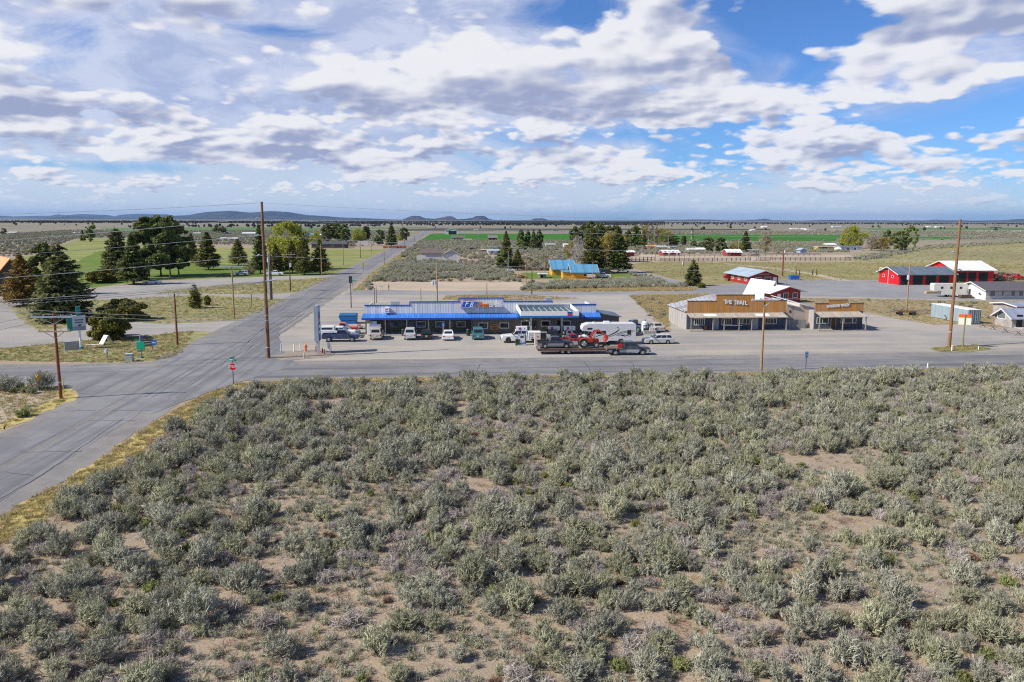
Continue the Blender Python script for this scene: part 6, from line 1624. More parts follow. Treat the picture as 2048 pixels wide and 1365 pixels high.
for i, ch in enumerate('THE TRAIL'):
    if ch == ' ': continue
    px = 1451.0 + i * 5.15; yy = 604.2 + i * .33
    text(ch, .92, LW, ff, (T.x(px, yy, -.1), -.14, T.z(px, yy, -.1)), 0, .03, 'letter', bold=.035)
q = MB(); x = T.x(1411, 656, -.5); q.cyl((x, -.6, .1), (x, -.6, .75), .28, n=10); tag(q.build('barrel', mk('rust_barrel', (.30, .10, .03), .7, .2), None, so_ * 0 + t0, ROT), 'small rusty barrel on the plank shop porch', 'barrel')
v0 = G(1627.5, 659.6); Vf = Fr(v0, ROT)
cv = thing('shop_building', 'cedar fronted western shop reading CHRISTMAS VALLEY', 'shop', v0, ROT)
VW = Vf.x(1723.5, 659.6); vz = Vf.z(1627.5, 623.6); VD = 9.0
q = MB(); q.box(0, VW, 0, .18, 0, vz); part('front_wall', q, SLATE, cv)
q = MB(); q.box(0, .18, .18, VD, 0, 3.3); q.box(VW - .18, VW, .18, VD, 0, 3.3); q.box(.18, VW - .18, VD - .18, VD, 0, 3.0); part('side_wall', q, GREYP, cv)
P_ = [(Vf.x(a, z, -.05), Vf.x(b, z, -.05), Vf.z((a + b) / 2, z, -.05)) for a, b, z in [(1627.5, 1657, 607.8), (1657, 1696, 600.6), (1696, 1723.5, 607.4)]]
q = MB(); q.prism([(0, vz), (0, P_[0][2]), (P_[1][0], P_[0][2]), (P_[1][0], P_[1][2]), (P_[1][1], P_[1][2]), (P_[1][1], P_[2][2]), (VW, P_[2][2]), (VW, vz)], -.08, .12, 1); f2 = part('false_front', q, CEDAR, cv)
q = MB(); q.box(-.03, P_[1][0], -.12, .16, P_[0][2] + .002, P_[0][2] + cw); q.box(P_[1][0] - .05, P_[1][1] + .05, -.12, .16, P_[1][2] + .002, P_[1][2] + cw); q.box(P_[1][1], VW + .03, -.12, .16, P_[2][2] + .002, P_[2][2] + cw); part('cap_board', q, MATS['dark_cap'], f2)
PD2 = 2.4; z2 = Vf.z(1640, 634.6, -PD2); xe0, xe1 = Vf.x(1638, 634, -PD2) - .4, Vf.x(1738, 634, -PD2)
q = MB(); q.hexa([(0, -PD2, z2 - .1), (xe1, -PD2, z2 - .1), (xe1 - .6, -.09, vz - .12), (0, -.09, vz - .12)], [(0, -PD2, z2), (xe1, -PD2, z2), (xe1 - .6, -.09, vz), (0, -.09, vz)]); part('porch_roof', q, SHAKE, cv)
for px in (1638.5, 1685, 1731):
    x = Vf.x(px, 659, -PD2 + .15); q = MB(); q.box(x - .08, x + .08, -PD2 + .08, -PD2 + .24, 0, z2 - .1); part('post', q, PW, cv)
q = MB(); q.box(0, VW, -PD2, -.01, 0, .12); part('boardwalk', q, MATS['boardwalk'], cv)
for (a, b, c_, e_, br2) in [(1634, 636.5, 1656, 646.5, 1), (1682, 637, 1686.5, 646, 0), (1689, 637, 1703.5, 646, 0), (1705.5, 637, 1711, 646, 0)]:
    window(cv, Vf.x(a, e_), Vf.x(c_, e_), Vf.z(a, e_), Vf.z(a, b), 0, .09, None, WGL, br2)
q = MB(); x0, x1 = Vf.x(1661.5, 656), Vf.x(1670, 656); q.box(x0, x1, -.05, .01, .12, 2.4); part('door', q, mk('brown_door', (.10, .055, .022), .7, .2), cv)
q = MB()
for x in (x0 - .12, x1): q.box(x, x + .12, -.07, .01, .12, 2.55)
part('door_frame', q, PW, cv)
REDP = mk('red_panel', (.17, .05, .03), .8, .2)
for a, b in ((1673, 1681), (1687, 1698), (1713, 1721)):
    q = MB(); q.box(Vf.x(a, 652), Vf.x(b, 652), -.04, .01, .85, 1.15); part('red_panel', q, REDP, cv)
s_ = 'CHRISTMAS VALLEY'
for i, ch in enumerate(s_):
    if ch == ' ': continue
    px = 1655.6 + i * 2.78; yy = 613.6 - i * .22
    text(ch, .60, LW, f2, (Vf.x(px, yy, -.1), -.14, Vf.z(px, yy, -.1)), 0, .03, 'letter', bold=.03)
q = MB(); q.hexa([(.0, .13, 3.3), (VW, .13, 3.3), (VW, VD + .3, 3.0), (0, VD + .3, 3.0)], [(.0, .13, 3.42), (VW, .13, 3.42), (VW, VD + .3, 3.12), (0, VD + .3, 3.12)]); part('roof', q, ROOFG, cv)
h0 = G(1571, 656.5); Hf = Fr(h0, ROT)
sh = thing('plank_shed', 'pale plank shed with grey metal roof between the two shops', 'shed', h0, ROT)
HW = Hf.x(1627, 656.5) - .05; za, zb3 = Hf.z(1571, 608.6), Hf.z(1627, 615.2); xm_ = Hf.x(1599, 612); zm_ = Hf.z(1599, 614)
q = MB(); q.prism([(0, 0), (HW, 0), (HW, zb3 - .1), (xm_, zm_ + .45), (xm_ - .01, zm_ - .12), (0, za - .1)], 0, 12, 1); part('wall', q, PALEP, sh)
q = MB(); q.hexa([(-.05, -.25, za - .09), (xm_, -.25, zm_ - .10), (xm_, 12.5, zm_ - .10 + .2), (-.05, 12.5, za + .3)], [(-.05, -.25, za), (xm_, -.25, zm_), (xm_, 12.5, zm_ + .3), (-.05, 12.5, za + .4)])
q.hexa([(xm_ + .005, -.25, zm_ + .46), (HW + .05, -.25, zb3 - .09), (HW + .05, 12.5, zb3 + .2), (xm_ + .005, 12.5, zm_ + .75)], [(xm_ + .005, -.25, zm_ + .55), (HW + .05, -.25, zb3), (HW + .05, 12.5, zb3 + .3), (xm_ + .005, 12.5, zm_ + .85)]); part('roof', q, mk('pale_metal_roof', (.46, .54, .58), .5, .08, .6, stripe=(0, .9, .03, .8)), sh)
q = MB(); xx = Hf.x(1580.5, 624); q.box(xx - .15, xx + .15, -.04, .01, Hf.z(1580, 626), Hf.z(1580, 621)); part('window', q, WGL, sh)
g = G(1572, 657.8); fn = thing('plank_fence', 'short grey plank fence in front of the pale shed', 'fence', g, ROT)
q = MB(); fx = Fr(g, ROT).x(1611, 657.5); q.box(0, fx, -.03, .03, 0, 1.55); part('boards', q, mk('grey_fence', (.27, .25, .235), .9, .2, 1.5, stripe=(0, .2, .02, .45)), fn)
q = MB(); q.box(0, .1, .031, .13, 0, 1.6); q.box(fx - .1, fx, .031, .13, 0, 1.6); part('post', q, PW, fn)
a0 = G(1540, 603); Af = Fr(a0, RD(18))
af = thing('chapel', 'red A-frame chapel with steep white roof behind the plank shop', 'chapel', a0, RD(18))
hA = Af.z(1551, 562.5); wA = 4.6; dA = 9.0
q = MB(); q.prism([(-wA / 2 + .25, 0), (wA / 2 - .25, 0), (0, hA - .35)], .2, dA - .2, 1); part('wall', q, REDW, af).location = (1.0, 0, 0)
q = MB(); q.prism([(-wA / 2 - .3, -.05), (0, hA), (wA / 2 + .3, -.05), (wA / 2 + .1, -.05), (0, hA - .3), (-wA / 2 - .1, -.05)], -.3, dA + .3, 1); part('roof', q, ROOFW, af).location = (1.0, 0, 0)
window(af, .6, 1.4, hA * .56, hA * .76, .2, .12, None, WGL, 1)
q = MB(); q.prism([(-1.9, 0), (5.0, 0), (5.0, 2.6), (1.7, 3.55), (-1.9, 2.6)], -4.2, -.32, 1); part('porch_wall', q, REDW, af)
q = MB(); q.prism([(-3.4, 2.35), (1.7, 3.8), (6.6, 2.45), (6.6, 2.3), (1.7, 3.65), (-3.4, 2.2)], -4.8, -.31, 1); part('porch_roof', q, ROOFW, af)
window(af, .5, 1.6, 1.1, 2.2, -4.2, .12, None, WGL, 1); window(af, 3.0, 4.1, 1.2, 2.2, -4.2, .12, None, WGL, 1)
q = MB(); q.box(-1.2, -.3, -4.26, -4.18, .05, 2.1); part('door', q, WHT, af)
q = MB(); q.box(1.0, 1.03, -.02, .0, hA, hA + .0);
r0 = G(1499, 570.2); Rf = Fr(r0, RD(7)); RW = Rf.x(1556, 567.0); RDp = max(8, Rf.loc(G(1452, 561.5))[1])
rb = thing('red_hall', 'barn-red hall with pale grey metal roof beside the pasture', 'hall', r0, RD(7))
rhw = Rf.z(1499, 553.2); rhr = Rf.z(1531, 541.0)
rhw = eave(rhw, rhr, RW, .9); gable(rb, RW, RDp, rhw, rhr, REDW, mk('blue_grey_metal', (.36, .44, .50), .45, .08, .6, stripe=(1, .9, .03, .85)), 'y', .9)
window(rb, Rf.x(1511, 560), Rf.x(1522, 560), Rf.z(1511, 563), Rf.z(1511, 555.5), 0, .14, None, WGL, 1); window(rb, Rf.x(1530, 560), Rf.x(1541, 560), Rf.z(1530, 562), Rf.z(1530, 555), 0, .14, None, WGL, 1)
q = MB(); x = Rf.x(1549.5, 562); q.box(x - .55, x + .55, -.06, .01, .03, 2.2); part('door', q, WHT, rb)
for k in (.10, .40, .68): wleft(rb, RDp * k + .3, RDp * k + 1.7, 1.0, 2.3, 0, .12, None, WGL2)
q = MB(); q.box(RW * .32, RW * .68, -.05, .0, rhr - 1.35, rhr - 1.0); part('name_board', q, mk('faded_board', (.36, .22, .18), .8, .3, 3), rb)
q = MB(); q.cyl((RW * .62, 3, rhr - .7), (RW * .62, 3, rhr + .7), .16); part('flue', q, GALV, rb)
tkp = Rf.o + Rf.u * -1.0 + Rf.v * (RDp - 1.6)
fo = thing('fuel_tank', 'round red tank beside the left wall of the red hall', 'tank', tkp, RD(7))
q = MB(); q.cyl((0, -.9, 1.5), (0, .9, 1.5), .7, n=14); part('tank_body', q, REDW, fo); q = MB()
for y in (-.6, .6): q.box(-.4, -.32, y - .04, y + .04, 0, .95); q.box(.32, .4, y - .04, y + .04, 0, .95)
part('leg', q, DARKM, fo)
s0 = G(1797, 570.6); Sf = Fr(s0, ROT); SW = Sf.x(1907, 568.5); SD = Sf.loc(G(1759, 564.8))[1]
fs = thing('fire_station', 'bright red fire station with slate roof and four dark bays', 'fire station', s0, ROT)
shw = Sf.z(1797, 549.5); shr = Sf.z(1780, 533.5, SD / 2)
shw = eave(shw, shr, SD, .8); gable(fs, SW, SD, shw, shr, FIRE, ROOFS, 'x', .8)
for a, b in ((1801, 1818), (1825.5, 1845), (1851, 1871), (1878, 1897)):
    q = MB(); q.box(Sf.x(a, 565), Sf.x(b, 565), -.03, .02, .02, shw - .65); part('bay_door', q, BAY, fs)
wleft(fs, SD * .28, SD * .28 + .8, 1.9, 2.6); wleft(fs, SD * .72, SD * .72 + .8, 1.9, 2.6)
q = MB()
q.box(-.08, .0, SD * .52, SD * .52 + .14, 0, 4.5); q.box(-.08, .0, SD * .52 + .14, SD - .1, 4.36, 4.5); q.box(-.08, 0, SD - .24, SD - .1, 3.2, 4.36); part('white_pipe', q, WHT, fs)
b0 = G(1909, 565); Bf = Fr(b0, ROT)
fs2 = thing('fire_hall', 'taller red fire hall with broad white roof', 'fire station', b0, ROT)
BW = Bf.x(1986, 563.0); BD = 15.0; bhw = Bf.z(1909, 541.0); bhr = Bf.z(1930, 521.8, BD / 2)
bhw = eave(bhw, bhr, BD, .7); gable(fs2, BW, BD, bhw, bhr, FIRE, ROOFW, 'x', .7)
for a, b in ((1911, 1932), (1936, 1951), (1957, 1975)):
    q = MB(); q.box(Bf.x(a, 560), Bf.x(b, 560), -.03, .02, .02, bhw - .9); part('bay_door', q, BAY, fs2)
n0 = G(1971, 600.5); Nf = Fr(n0, ROT); ND = Nf.loc(G(1925, 592.0))[1]
nh = thing('grey_house', 'long low grey house with plum shingle roof', 'house', n0, ROT)
nhw = Nf.z(1971, 581.5); nhr = Nf.z(1946, 563.5, ND / 2)
nhw = eave(nhw, nhr, ND, .55); gable(nh, 17.5, ND, nhw, max(nhr, nhw + 1), GREYW, ROOFP, 'x', .55)
q = MB(); q.prism([(.02, 0), (ND - .02, 0), (ND - .02, nhw), (ND / 2, nhr - .25), (.02, nhw)], -.03, -.005, 0); part('gable_wall', q, WHITEW, nh)
for a, b in ((1980, 1990), (2003, 2007), (2022, 2030), (2037, 2046)):
    window(nh, Nf.x(a, 590), Nf.x(b, 590), .95, 2.1, 0, .08, None, WGL2)
wleft(nh, ND * .52, ND * .52 + .9, .2, 2.1, -.03)
q = MB(); q.cyl((-.3, ND * .18, 1.3), (-.22, ND * .18, 1.34), .38, n=12); part('satellite_dish', q, mk('dish_grey', (.2, .2, .21), .5), nh)
k0 = G(2023, 656.0); Kf = Fr(k0, ROT); KD = Kf.loc(G(1981, 649.5))[1]
kh = thing('stone_house', 'stone walled house with white gable trim at the right edge', 'house', k0, ROT)
khw = Kf.z(2023, 634.5, -.3); khr = Kf.z(2004, 617.2, KD / 2)
gable(kh, 12.0, KD, khw, max(khr, khw + .9), STONE, mk('lavender_roof', (.27, .29, .36), .5, .08, .6, stripe=(0, .9, .03, .85)), 'x', .6)
wleft(kh, KD * .40, KD * .40 + 1.9, 1.35, 2.55, 0, .13, None, WGL2)
q = MB(); q.box(.8, 1.9, -.03, .02, .05, 2.3); part('door', q, BAY, kh)
q = MB(); q.box(.4, 12, -2.2, -.06, .0, .12); part('porch_slab', q, CONC, kh)
o2 = G(2040, 640); house('grey_roof_house', 'small lavender roofed porch behind the stone house', 2033, 2100, 634, 613, 604.5, 7, STONE, MATS['lavender_roof'], 'x')
c0 = G(1861, 634.5); c1 = G(1935, 649.5); ca = math.atan2(c1.y - c0.y, c1.x - c0.x); cl = (c1 - c0).length
CTN = mk('container_blue', (.27, .345, .375), .6, .12, 1, stripe=(0, .28, .06, .8)); CTD = mk('container_door', (.115, .185, .23), .55, .15, 2)
ct_ = thing('shipping_container', 'pale blue shipping container with white top and ribbed doors', 'container', c0, ca)
q = MB(); q.box(0, cl - .06, 0, 2.44, .12, 2.62); part('container_body', q, CTN, ct_)
q = MB(); q.box(-.02, cl, -.02, 2.46, 2.622, 2.69); part('roof', q, WHT, ct_)
for i in range(2):
    q = MB(); q.box(cl - .058, cl - .02, .04 + i * 1.2, 1.2 + i * 1.2, .14, 2.6); dd_ = part('door', q, CTD, ct_)
    q = MB()
    for y in (.25, .6, .95): q.cyl((cl - .0, y + i * 1.2, .2), (cl - .0, y + i * 1.2, 2.55), .03)
    for z in (.6, 1.3, 2.0): q.box(cl - .018, cl + .02, .15 + i * 1.2, 1.05 + i * 1.2, z, z + .06)
    part('lock_bar', q, GALV, dd_)
cabA, fA, wA_, hA_, rA_ = house('yellow_cabin', 'ochre cabin with sky-blue roof standing behind the other', 1104.5, 1147, 551.5, 539, 520, 8.0, YELW, ROOFB, 'x', (), (), ROT, 'cabin', 'yellow cabins', .6)
cabB, fB, wB_, hB_, rB_ = house('yellow_cabin', 'ochre cabin with sky-blue roof in front, dark window', 1144.5, 1194, 558, 545.2, 529, 7.5, YELW, ROOFB, 'x', [(1167, 548, 1172, 553)], (), ROT, 'cabin', 'yellow cabins', .6)
q = MB(); q.prism([(0.4, 0), (5.2, 0), (5.2, 2.3), (.4, 2.0)], -2.9, -.02, 0); part('side_room', q, YELW, cabB)
q = MB(); q.hexa([(-3.2, .1, 2.04), (-.01, .1, 2.04), (-.01, 5.4, 2.36), (-3.2, 5.4, 2.36)], [(-3.2, .1, 2.14), (-.01, .1, 2.14), (-.01, 5.4, 2.46), (-3.2, 5.4, 2.46)]); part('side_roof', q, ROOFB, cabB)
wleft(cabA, 2.2, 3.2, 1.0, 2.0)
HS = 'outlying buildings'
LOGW = mk('log_end_wall', (.58, .58, .57), .7, .25, 2.2, col2=(.42, .41, .42)); GDOOR = mk('garage_door', (.48, .49, .51), .6, .06, 1, stripe=(2, .5, .03, .7))
uh, uf, uw, _, _ = house('unfinished_house', 'unfinished grey house with patchy white wrapped gable', 885, 920, 522, 510, 499.5, 12, LOGW, ROOFT, 'y', (), (), ROT, 'house', None)
q = MB(); q.box(-9.5, -.02, .6, 10, 0, 3.2); part('garage_wall', q, TANW, uh)
q = MB(); q.hexa([(-9.9, .1, 3.2), (-.03, .1, 3.2), (-.03, 5.5, 5.2), (-9.9, 5.5, 5.2)], [(-9.9, .1, 3.35), (-.03, .1, 3.35), (-.03, 5.5, 5.35), (-9.9, 5.5, 5.35)]); part('garage_roof', q, ROOFT, uh)
q = MB(); q.box(-8.9, -.8, .55, .61, .05, 2.8); part('garage_door', q, GDOOR, uh)
house('hangar', 'white aircraft hangar with wide dark opening beyond the alfalfa', 891, 916, 469.2, 461.5, 457, 16, mk('hangar_white', (.62, .62, .6), .6), mk('hangar_roof', (.52, .58, .6), .5), 'y', (), [(897, 462.3, 913, 468, BAY)], ROT, 'hangar')
house('farm_house', 'tan farmhouse with grey roof before the green field', 904, 928, 481.5, 476, 471.5, 10, TANW, ROOFT, 'x', [(907, 477, 909, 480)], (), ROT, 'house')
house('farm_house', 'pale gabled wing of the tan farmhouse', 901.5, 908, 482, 476, 472.5, 6, mk('cream_wall', (.62, .54, .42), .8), ROOFT, 'y', (), (), ROT, 'house')
house('low_shed', 'long low brown shed right of the tan farmhouse', 927, 943, 482.8, 479.3, 478.2, 5, mk('brown_shed', (.12, .075, .05), .9), TANW, 'x', (), (), ROT, 'shed')
house('red_barn', 'red barn with dark grey roof in front of the green field', 977, 993.5, 481.0, 476.2, 470.5, 9, mk('barn_crimson', (.20, .02, .035), .8), mk('barn_roof', (.17, .16, .16), .8), 'x', (), (), ROT, 'barn')
house('dark_shed', 'small dark open shed left of the other dark shed', 909, 920, 500.3, 497, 496, 4, DARKW, ROOFD, 'x', (), (), ROT, 'shed')
house('dark_shed', 'square dark shed left of the bare poplars', 939.5, 948, 501, 496.2, 495, 4, DARKW, ROOFD, 'x', (), (), ROT, 'shed')
house('mobile_home', 'white mobile home with blue end roof under the olive pine', 976, 1008, 509.5, 501.5, 499, 6, WHITEW, mk('pale_blue_roof', (.42, .52, .60), .5), 'x', [(983, 503, 986, 506), (996, 503, 1000, 506)], (), ROT, 'house')
house('small_shed', 'little brown open shed left of the white mobile home', 961, 971, 504, 500, 498.6, 3.5, mk('brown_shed', (.12, .075, .05), .9), TANW, 'x', (), (), ROT, 'shed')
house('green_shed', 'pale green metal shed in the far meadow', 1092, 1110, 494.0, 489.2, 487.5, 6, mk('mint_metal', (.35, .48, .42), .6), mk('mint_roof', (.45, .58, .52), .5), 'x', (), (), ROT, 'shed')
house('white_shed', 'white boxy shed left of the tall grove', 1128, 1138, 496, 489.5, 487.6, 5, WHITEW, ROOFW, 'x', (), (), ROT, 'shed')
house('tool_shed', 'narrow whitish tool shed beside the wood pile', 1017.5, 1026, 550, 541.5, 540, 2.2, mk('pale_shed', (.52, .55, .58), .7), GALV, 'x', (), [(1019, 543, 1022, 549, GDOOR)], ROT, 'shed')
house('open_shed', 'small grey lean-to shed on the cabin lawn', 1079, 1092.5, 556.5, 548.5, 546, 2.6, mk('grey_shed', (.24, .22, .2), .85), mk('pale_tin', (.5, .5, .5), .5), 'x', (), [(1081, 550, 1086, 556, BAY)], ROT, 'shed')
SG = 'red stables of the rodeo ground'
for x0, x1, yb, ye, yr, lb in [(1243, 1268.5, 513, 504.5, 500.8, 'red stable with white roof half behind the large conifer'), (1326.5, 1359, 512, 505.5, 500.2, 'red stable with white roof and bright stall doors'), (1455, 1483, 513, 505.5, 498.6, 'red and white barn beside the announcer stand')]:
    q0, f0_, w0_, _, _ = house('red_stable', lb, x0, x1, yb, ye, yr, 8, REDW, ROOFW, 'x', (), (), ROT, 'stable', SG)
    for k in range(4):
        q = MB(); q.box(w0_ * (.06 + .24 * k), w0_ * (.06 + .24 * k) + w0_ * .12, -.05, .01, .05, 2.4); part('stall_door', q, WHT if (k % 2 and x0 > 1300 and x0 < 1400) else mk('dark_red', (.14, .008, .01), .8), q0)
q = MB(); tw0 = G(1501, 522); tg_ = thing('announcer_stand', 'raised wooden announcer stand on posts beside the arena', 'stand', tw0, ROT); tf = Fr(tw0, ROT)
tw_ = tf.x(1517, 522); zf_, zr_ = tf.z(1508, 512), tf.z(1508, 501)
for x in (0, tw_ - .2):
    for y in (0, 2.4): q.box(x, x + .2, y, y + .2, 0, zr_)
part('post', q, PW, tg_)
q = MB(); q.box(-.1, tw_ + .1, -.1, 2.7, zf_ - .15, zf_); q.box(-.05, tw_ + .05, -.06, -.0, zf_, zf_ + 1.0); part('platform', q, mk('grey_shed', (.24, .22, .2), .85), tg_)
q = MB(); q.box(-.6, tw_ + .6, -.6, 3.2, zr_, zr_ + .2); part('roof', q, mk('pale_tin', (.5, .5, .5), .5), tg_)
q = MB(); q.hexa([(tw_ * .4, -.2, zf_ - .2), (tw_ * .62, -.2, zf_ - .2), (tw_ * .95, -2.6, 0), (tw_ * .73, -2.6, 0)], [(tw_ * .4, -.05, zf_), (tw_ * .62, -.05, zf_), (tw_ * .95, -2.4, .1), (tw_ * .73, -2.4, .1)]); part('stair', q, PW, tg_)
house('green_gable_shed', 'pale green gabled shed among the white houses', 1340, 1353, 499.8, 494.5, 491.8, 6, mk('sage_wall', (.40, .46, .38), .7), ROOFG, 'x', (), (), ROT, 'shed')
house('orange_shed', 'orange roofed shed behind the bare poplars', 1295, 1311, 496.8, 493, 490.2, 6, mk('rust_wall', (.40, .17, .06), .8), mk('orange_tin', (.55, .24, .08), .6), 'x', (), (), ROT, 'shed')
house('grey_roof_shed', 'grey roofed shed right of the orange roofed one', 1314, 1333, 497.5, 494, 491.5, 6, WHITEW, mk('pale_tin', (.5, .5, .5), .5), 'x', (), (), ROT, 'shed')
house('white_house', 'small white house with pale roof near the arena rails', 1378, 1396, 504.8, 499.5, 496.2, 7, WHITEW, mk('cream_roof', (.6, .56, .5), .7), 'x', [(1382, 500.5, 1384, 503)], (), ROT, 'house')
house('white_house', 'cream house with a flat carport left of the wide dark tree', 1396, 1410, 504.8, 499.2, 495.6, 7, mk('cream_wall', (.62, .54, .42), .8), ROOFW, 'x', [(1399, 500.5, 1401, 503)], (), ROT, 'house')
house('tin_shed', 'slanted blue-grey tin shed alone in the corral', 1600, 1613, 506.5, 500.8, 496.5, 5, mk('blue_tin', (.28, .36, .46), .5), mk('blue_tin_roof', (.34, .42, .52), .5), 'y', (), (), ROT, 'shed')
house('yellow_shed', 'low yellow shed with dark doorway on the right', 1637, 1668, 500.5, 494.2, 492.8, 6, mk('yellow_tin', (.62, .36, .04), .7), mk('yellow_shed_roof', (.35, .3, .22), .7), 'x', (), [(1643, 494.8, 1654, 500, BAY)], ROT, 'shed')
house('white_dome_shed', 'white round topped tank shed behind the yellow shed', 1653, 1672, 492.5, 489.8, 486.8, 7, WHITEW, ROOFW, 'x', (), (), ROT, 'shed')
house('long_house', 'long white house with slate roof and red car', 1682, 1724, 502.5, 495.5, 491.8, 9, WHITEW, ROOFS, 'x', [(1694, 497, 1698, 500), (1708, 497, 1712, 500)], (), ROT, 'house')
house('white_building', 'low white building with brown roof behind the red trucks', 1985, 2035, 558.5, 547.5, 544.8, 8, WHITEW, mk('brown_flat_roof', (.24, .17, .09), .8), 'x', [(2003, 550, 2006, 554)], (), ROT, 'house')
house('long_dark_house', 'long low dark house under the roadside pines', 623, 692, 497, 488.5, 483.2, 12, DARKW, ROOFD, 'x', [(640, 490, 646, 494), (662, 490, 667, 494)], (), ROT, 'house')
house('blue_roof_barn', 'far barn with pale blue roof behind the willow', 609, 627, 474.6, 470, 466.4, 12, WHITEW, ROOFB, 'x', (), (), ROT, 'barn')
house('white_shed', 'long white shed right of the blue roofed barn', 628, 646, 474, 470.4, 468, 9, mk('tin_wall', (.5, .5, .5), .6), ROOFW, 'x', (), (), ROT, 'shed')
house('white_shed', 'low pale shed behind the tall brown pole', 484, 511, 471, 467, 465.2, 8, WHITEW, ROOFW, 'x', (), (), ROT, 'shed')
house('dark_barn', 'small barn with pale blue roof below the two far pines', 449.5, 459, 470, 466.5, 463.2, 8, DARKW, ROOFB, 'y', (), (), ROT, 'barn')
house('mobile_home', 'white mobile home out on the left sage flats', 441, 474, 481.5, 477, 475.6, 6, WHITEW, ROOFW, 'x', [(448, 478, 451, 480)], (), ROT, 'house')
house('far_house', 'far white buildings low on the left horizon flats', 15, 31, 467.8, 465.2, 464, 9, WHITEW, ROOFW, 'x', (), (), ROT, 'house')
house('far_house', 'far white house left of the lone pale poplar', 146, 157, 467.5, 465.4, 464.4, 9, WHITEW, ROOFW, 'x', (), (), ROT, 'house')
house('far_house', 'far red-roofed shed right of the lone pale poplar', 195, 206, 469, 467.2, 466.2, 7, REDW, mk('red_tin', (.35, .05, .03), .6), 'x', (), (), ROT, 'shed')
house('far_house', 'far white roof in the middle of the left flats', 386, 400, 468.6, 466.8, 465.7, 8, WHITEW, ROOFW, 'x', (), (), ROT, 'house')
for i, (x0, x1, yb, hpx, lb) in enumerate([(1525, 1535, 455.5, 3.2, 'white far barn on a low rise'), (1503, 1511, 461.6, 2.4, 'white far farmstead left of the tan strip'), (1583, 1590, 458.6, 2.0, 'first tiny white shed of the far row'), (1593, 1599, 458.6, 1.8, 'second tiny white shed of the far row'), (1606, 1612, 458.8, 2.2, 'third tiny white shed of the far row'), (1613, 1620, 460.2, 2.2, 'tiny white shed nearest in the far row'), (1633, 1646, 461, 1.8, 'dark blue roofed far sheds'), (1666, 1684, 455, 2.4, 'far green roofed barn below the hills'), (1856, 1863, 454.6, 2.2, 'far white dome barn behind the tall right pole'), (1873, 1888, 455.2, 2.4, 'far pale green barn behind the tall right pole'), (1960, 1970, 463.6, 1.6, 'tiny white trailers on the right plain, first'), (1978, 1990, 463.6, 1.6, 'tiny white trailers on the right plain, second'), (2034, 2046, 463.8, 1.8, 'tiny white trailers at the right edge of the plain'), (1842, 1848, 469.5, 1.6, 'tiny white hut above the small crop patch'), (1980, 2004, 455.8, 2.0, 'long brown far shed below the right hills'), (1106, 1116, 462.3, 1.8, 'tiny white sheds at the edge of the dark tilled field'), (948, 956, 460.8, 1.8, 'tiny pale shed beyond the bare poplar')]):
    house('far_barn', lb, x0, x1, yb, yb - hpx * .55, yb - hpx, 14, DARKW if 'dark' in lb or 'brown' in lb else WHITEW, mk('mint_roof', (.45, .58, .52), .5) if 'green' in lb else ROOFS if 'dark' in lb else ROOFT if 'brown' in lb else ROOFW, 'x', (), (), ROT, 'barn', 'tiny far barns')
g0 = G(40, 590); oh = thing('orange_roof_house', 'dark timber house with bright orange roof at the left edge', 'house', g0, RD(40)); of = Fr(g0, RD(40))
hO = of.z(24, 517);
q = MB(); q.prism([(-6.4, 0), (3, 0), (3, 2.4), (-1.6, hO - .3), (-6.4, 2.4)], 0, 16, 1); part('wall', q, DARKW, oh)
q = MB(); q.prism([(-7.6, 1.5), (-1.6, hO), (4.2, 1.5), (4.2, 1.25), (-1.6, hO - .28), (-7.6, 1.25)], -1.2, 17, 1); part('roof', q, ROOFO, oh)
for x in (-2.9, -1.3):
    window(oh, x, x + 1.1, 4.2, 5.6, 0, .08, DARKM, WGL2)
POLEB = mk('pole_wood', (.175, .085, .04), .85, .25, 1.2, col2=(.24, .14, .075), streak=(0, 4, .5, (.12, .06, .03)))
POLER = mk('pole_redwood', (.20, .065, .035), .85, .2, 1.2)
POLET = mk('pole_tan', (.33, .215, .115), .85, .2, 1.2)
POLED = mk('pole_dark', (.075, .052, .038), .85, .2, 1.2)
POLEC = mk('pole_grey', (.30, .29, .28), .8, .15, 1.2)
INS = mk('insulator', (.34, .40, .46), .35, .1, 3)
ARMT = mk('arm_timber', (.36, .25, .14), .85, .2, 2)
UP = {}
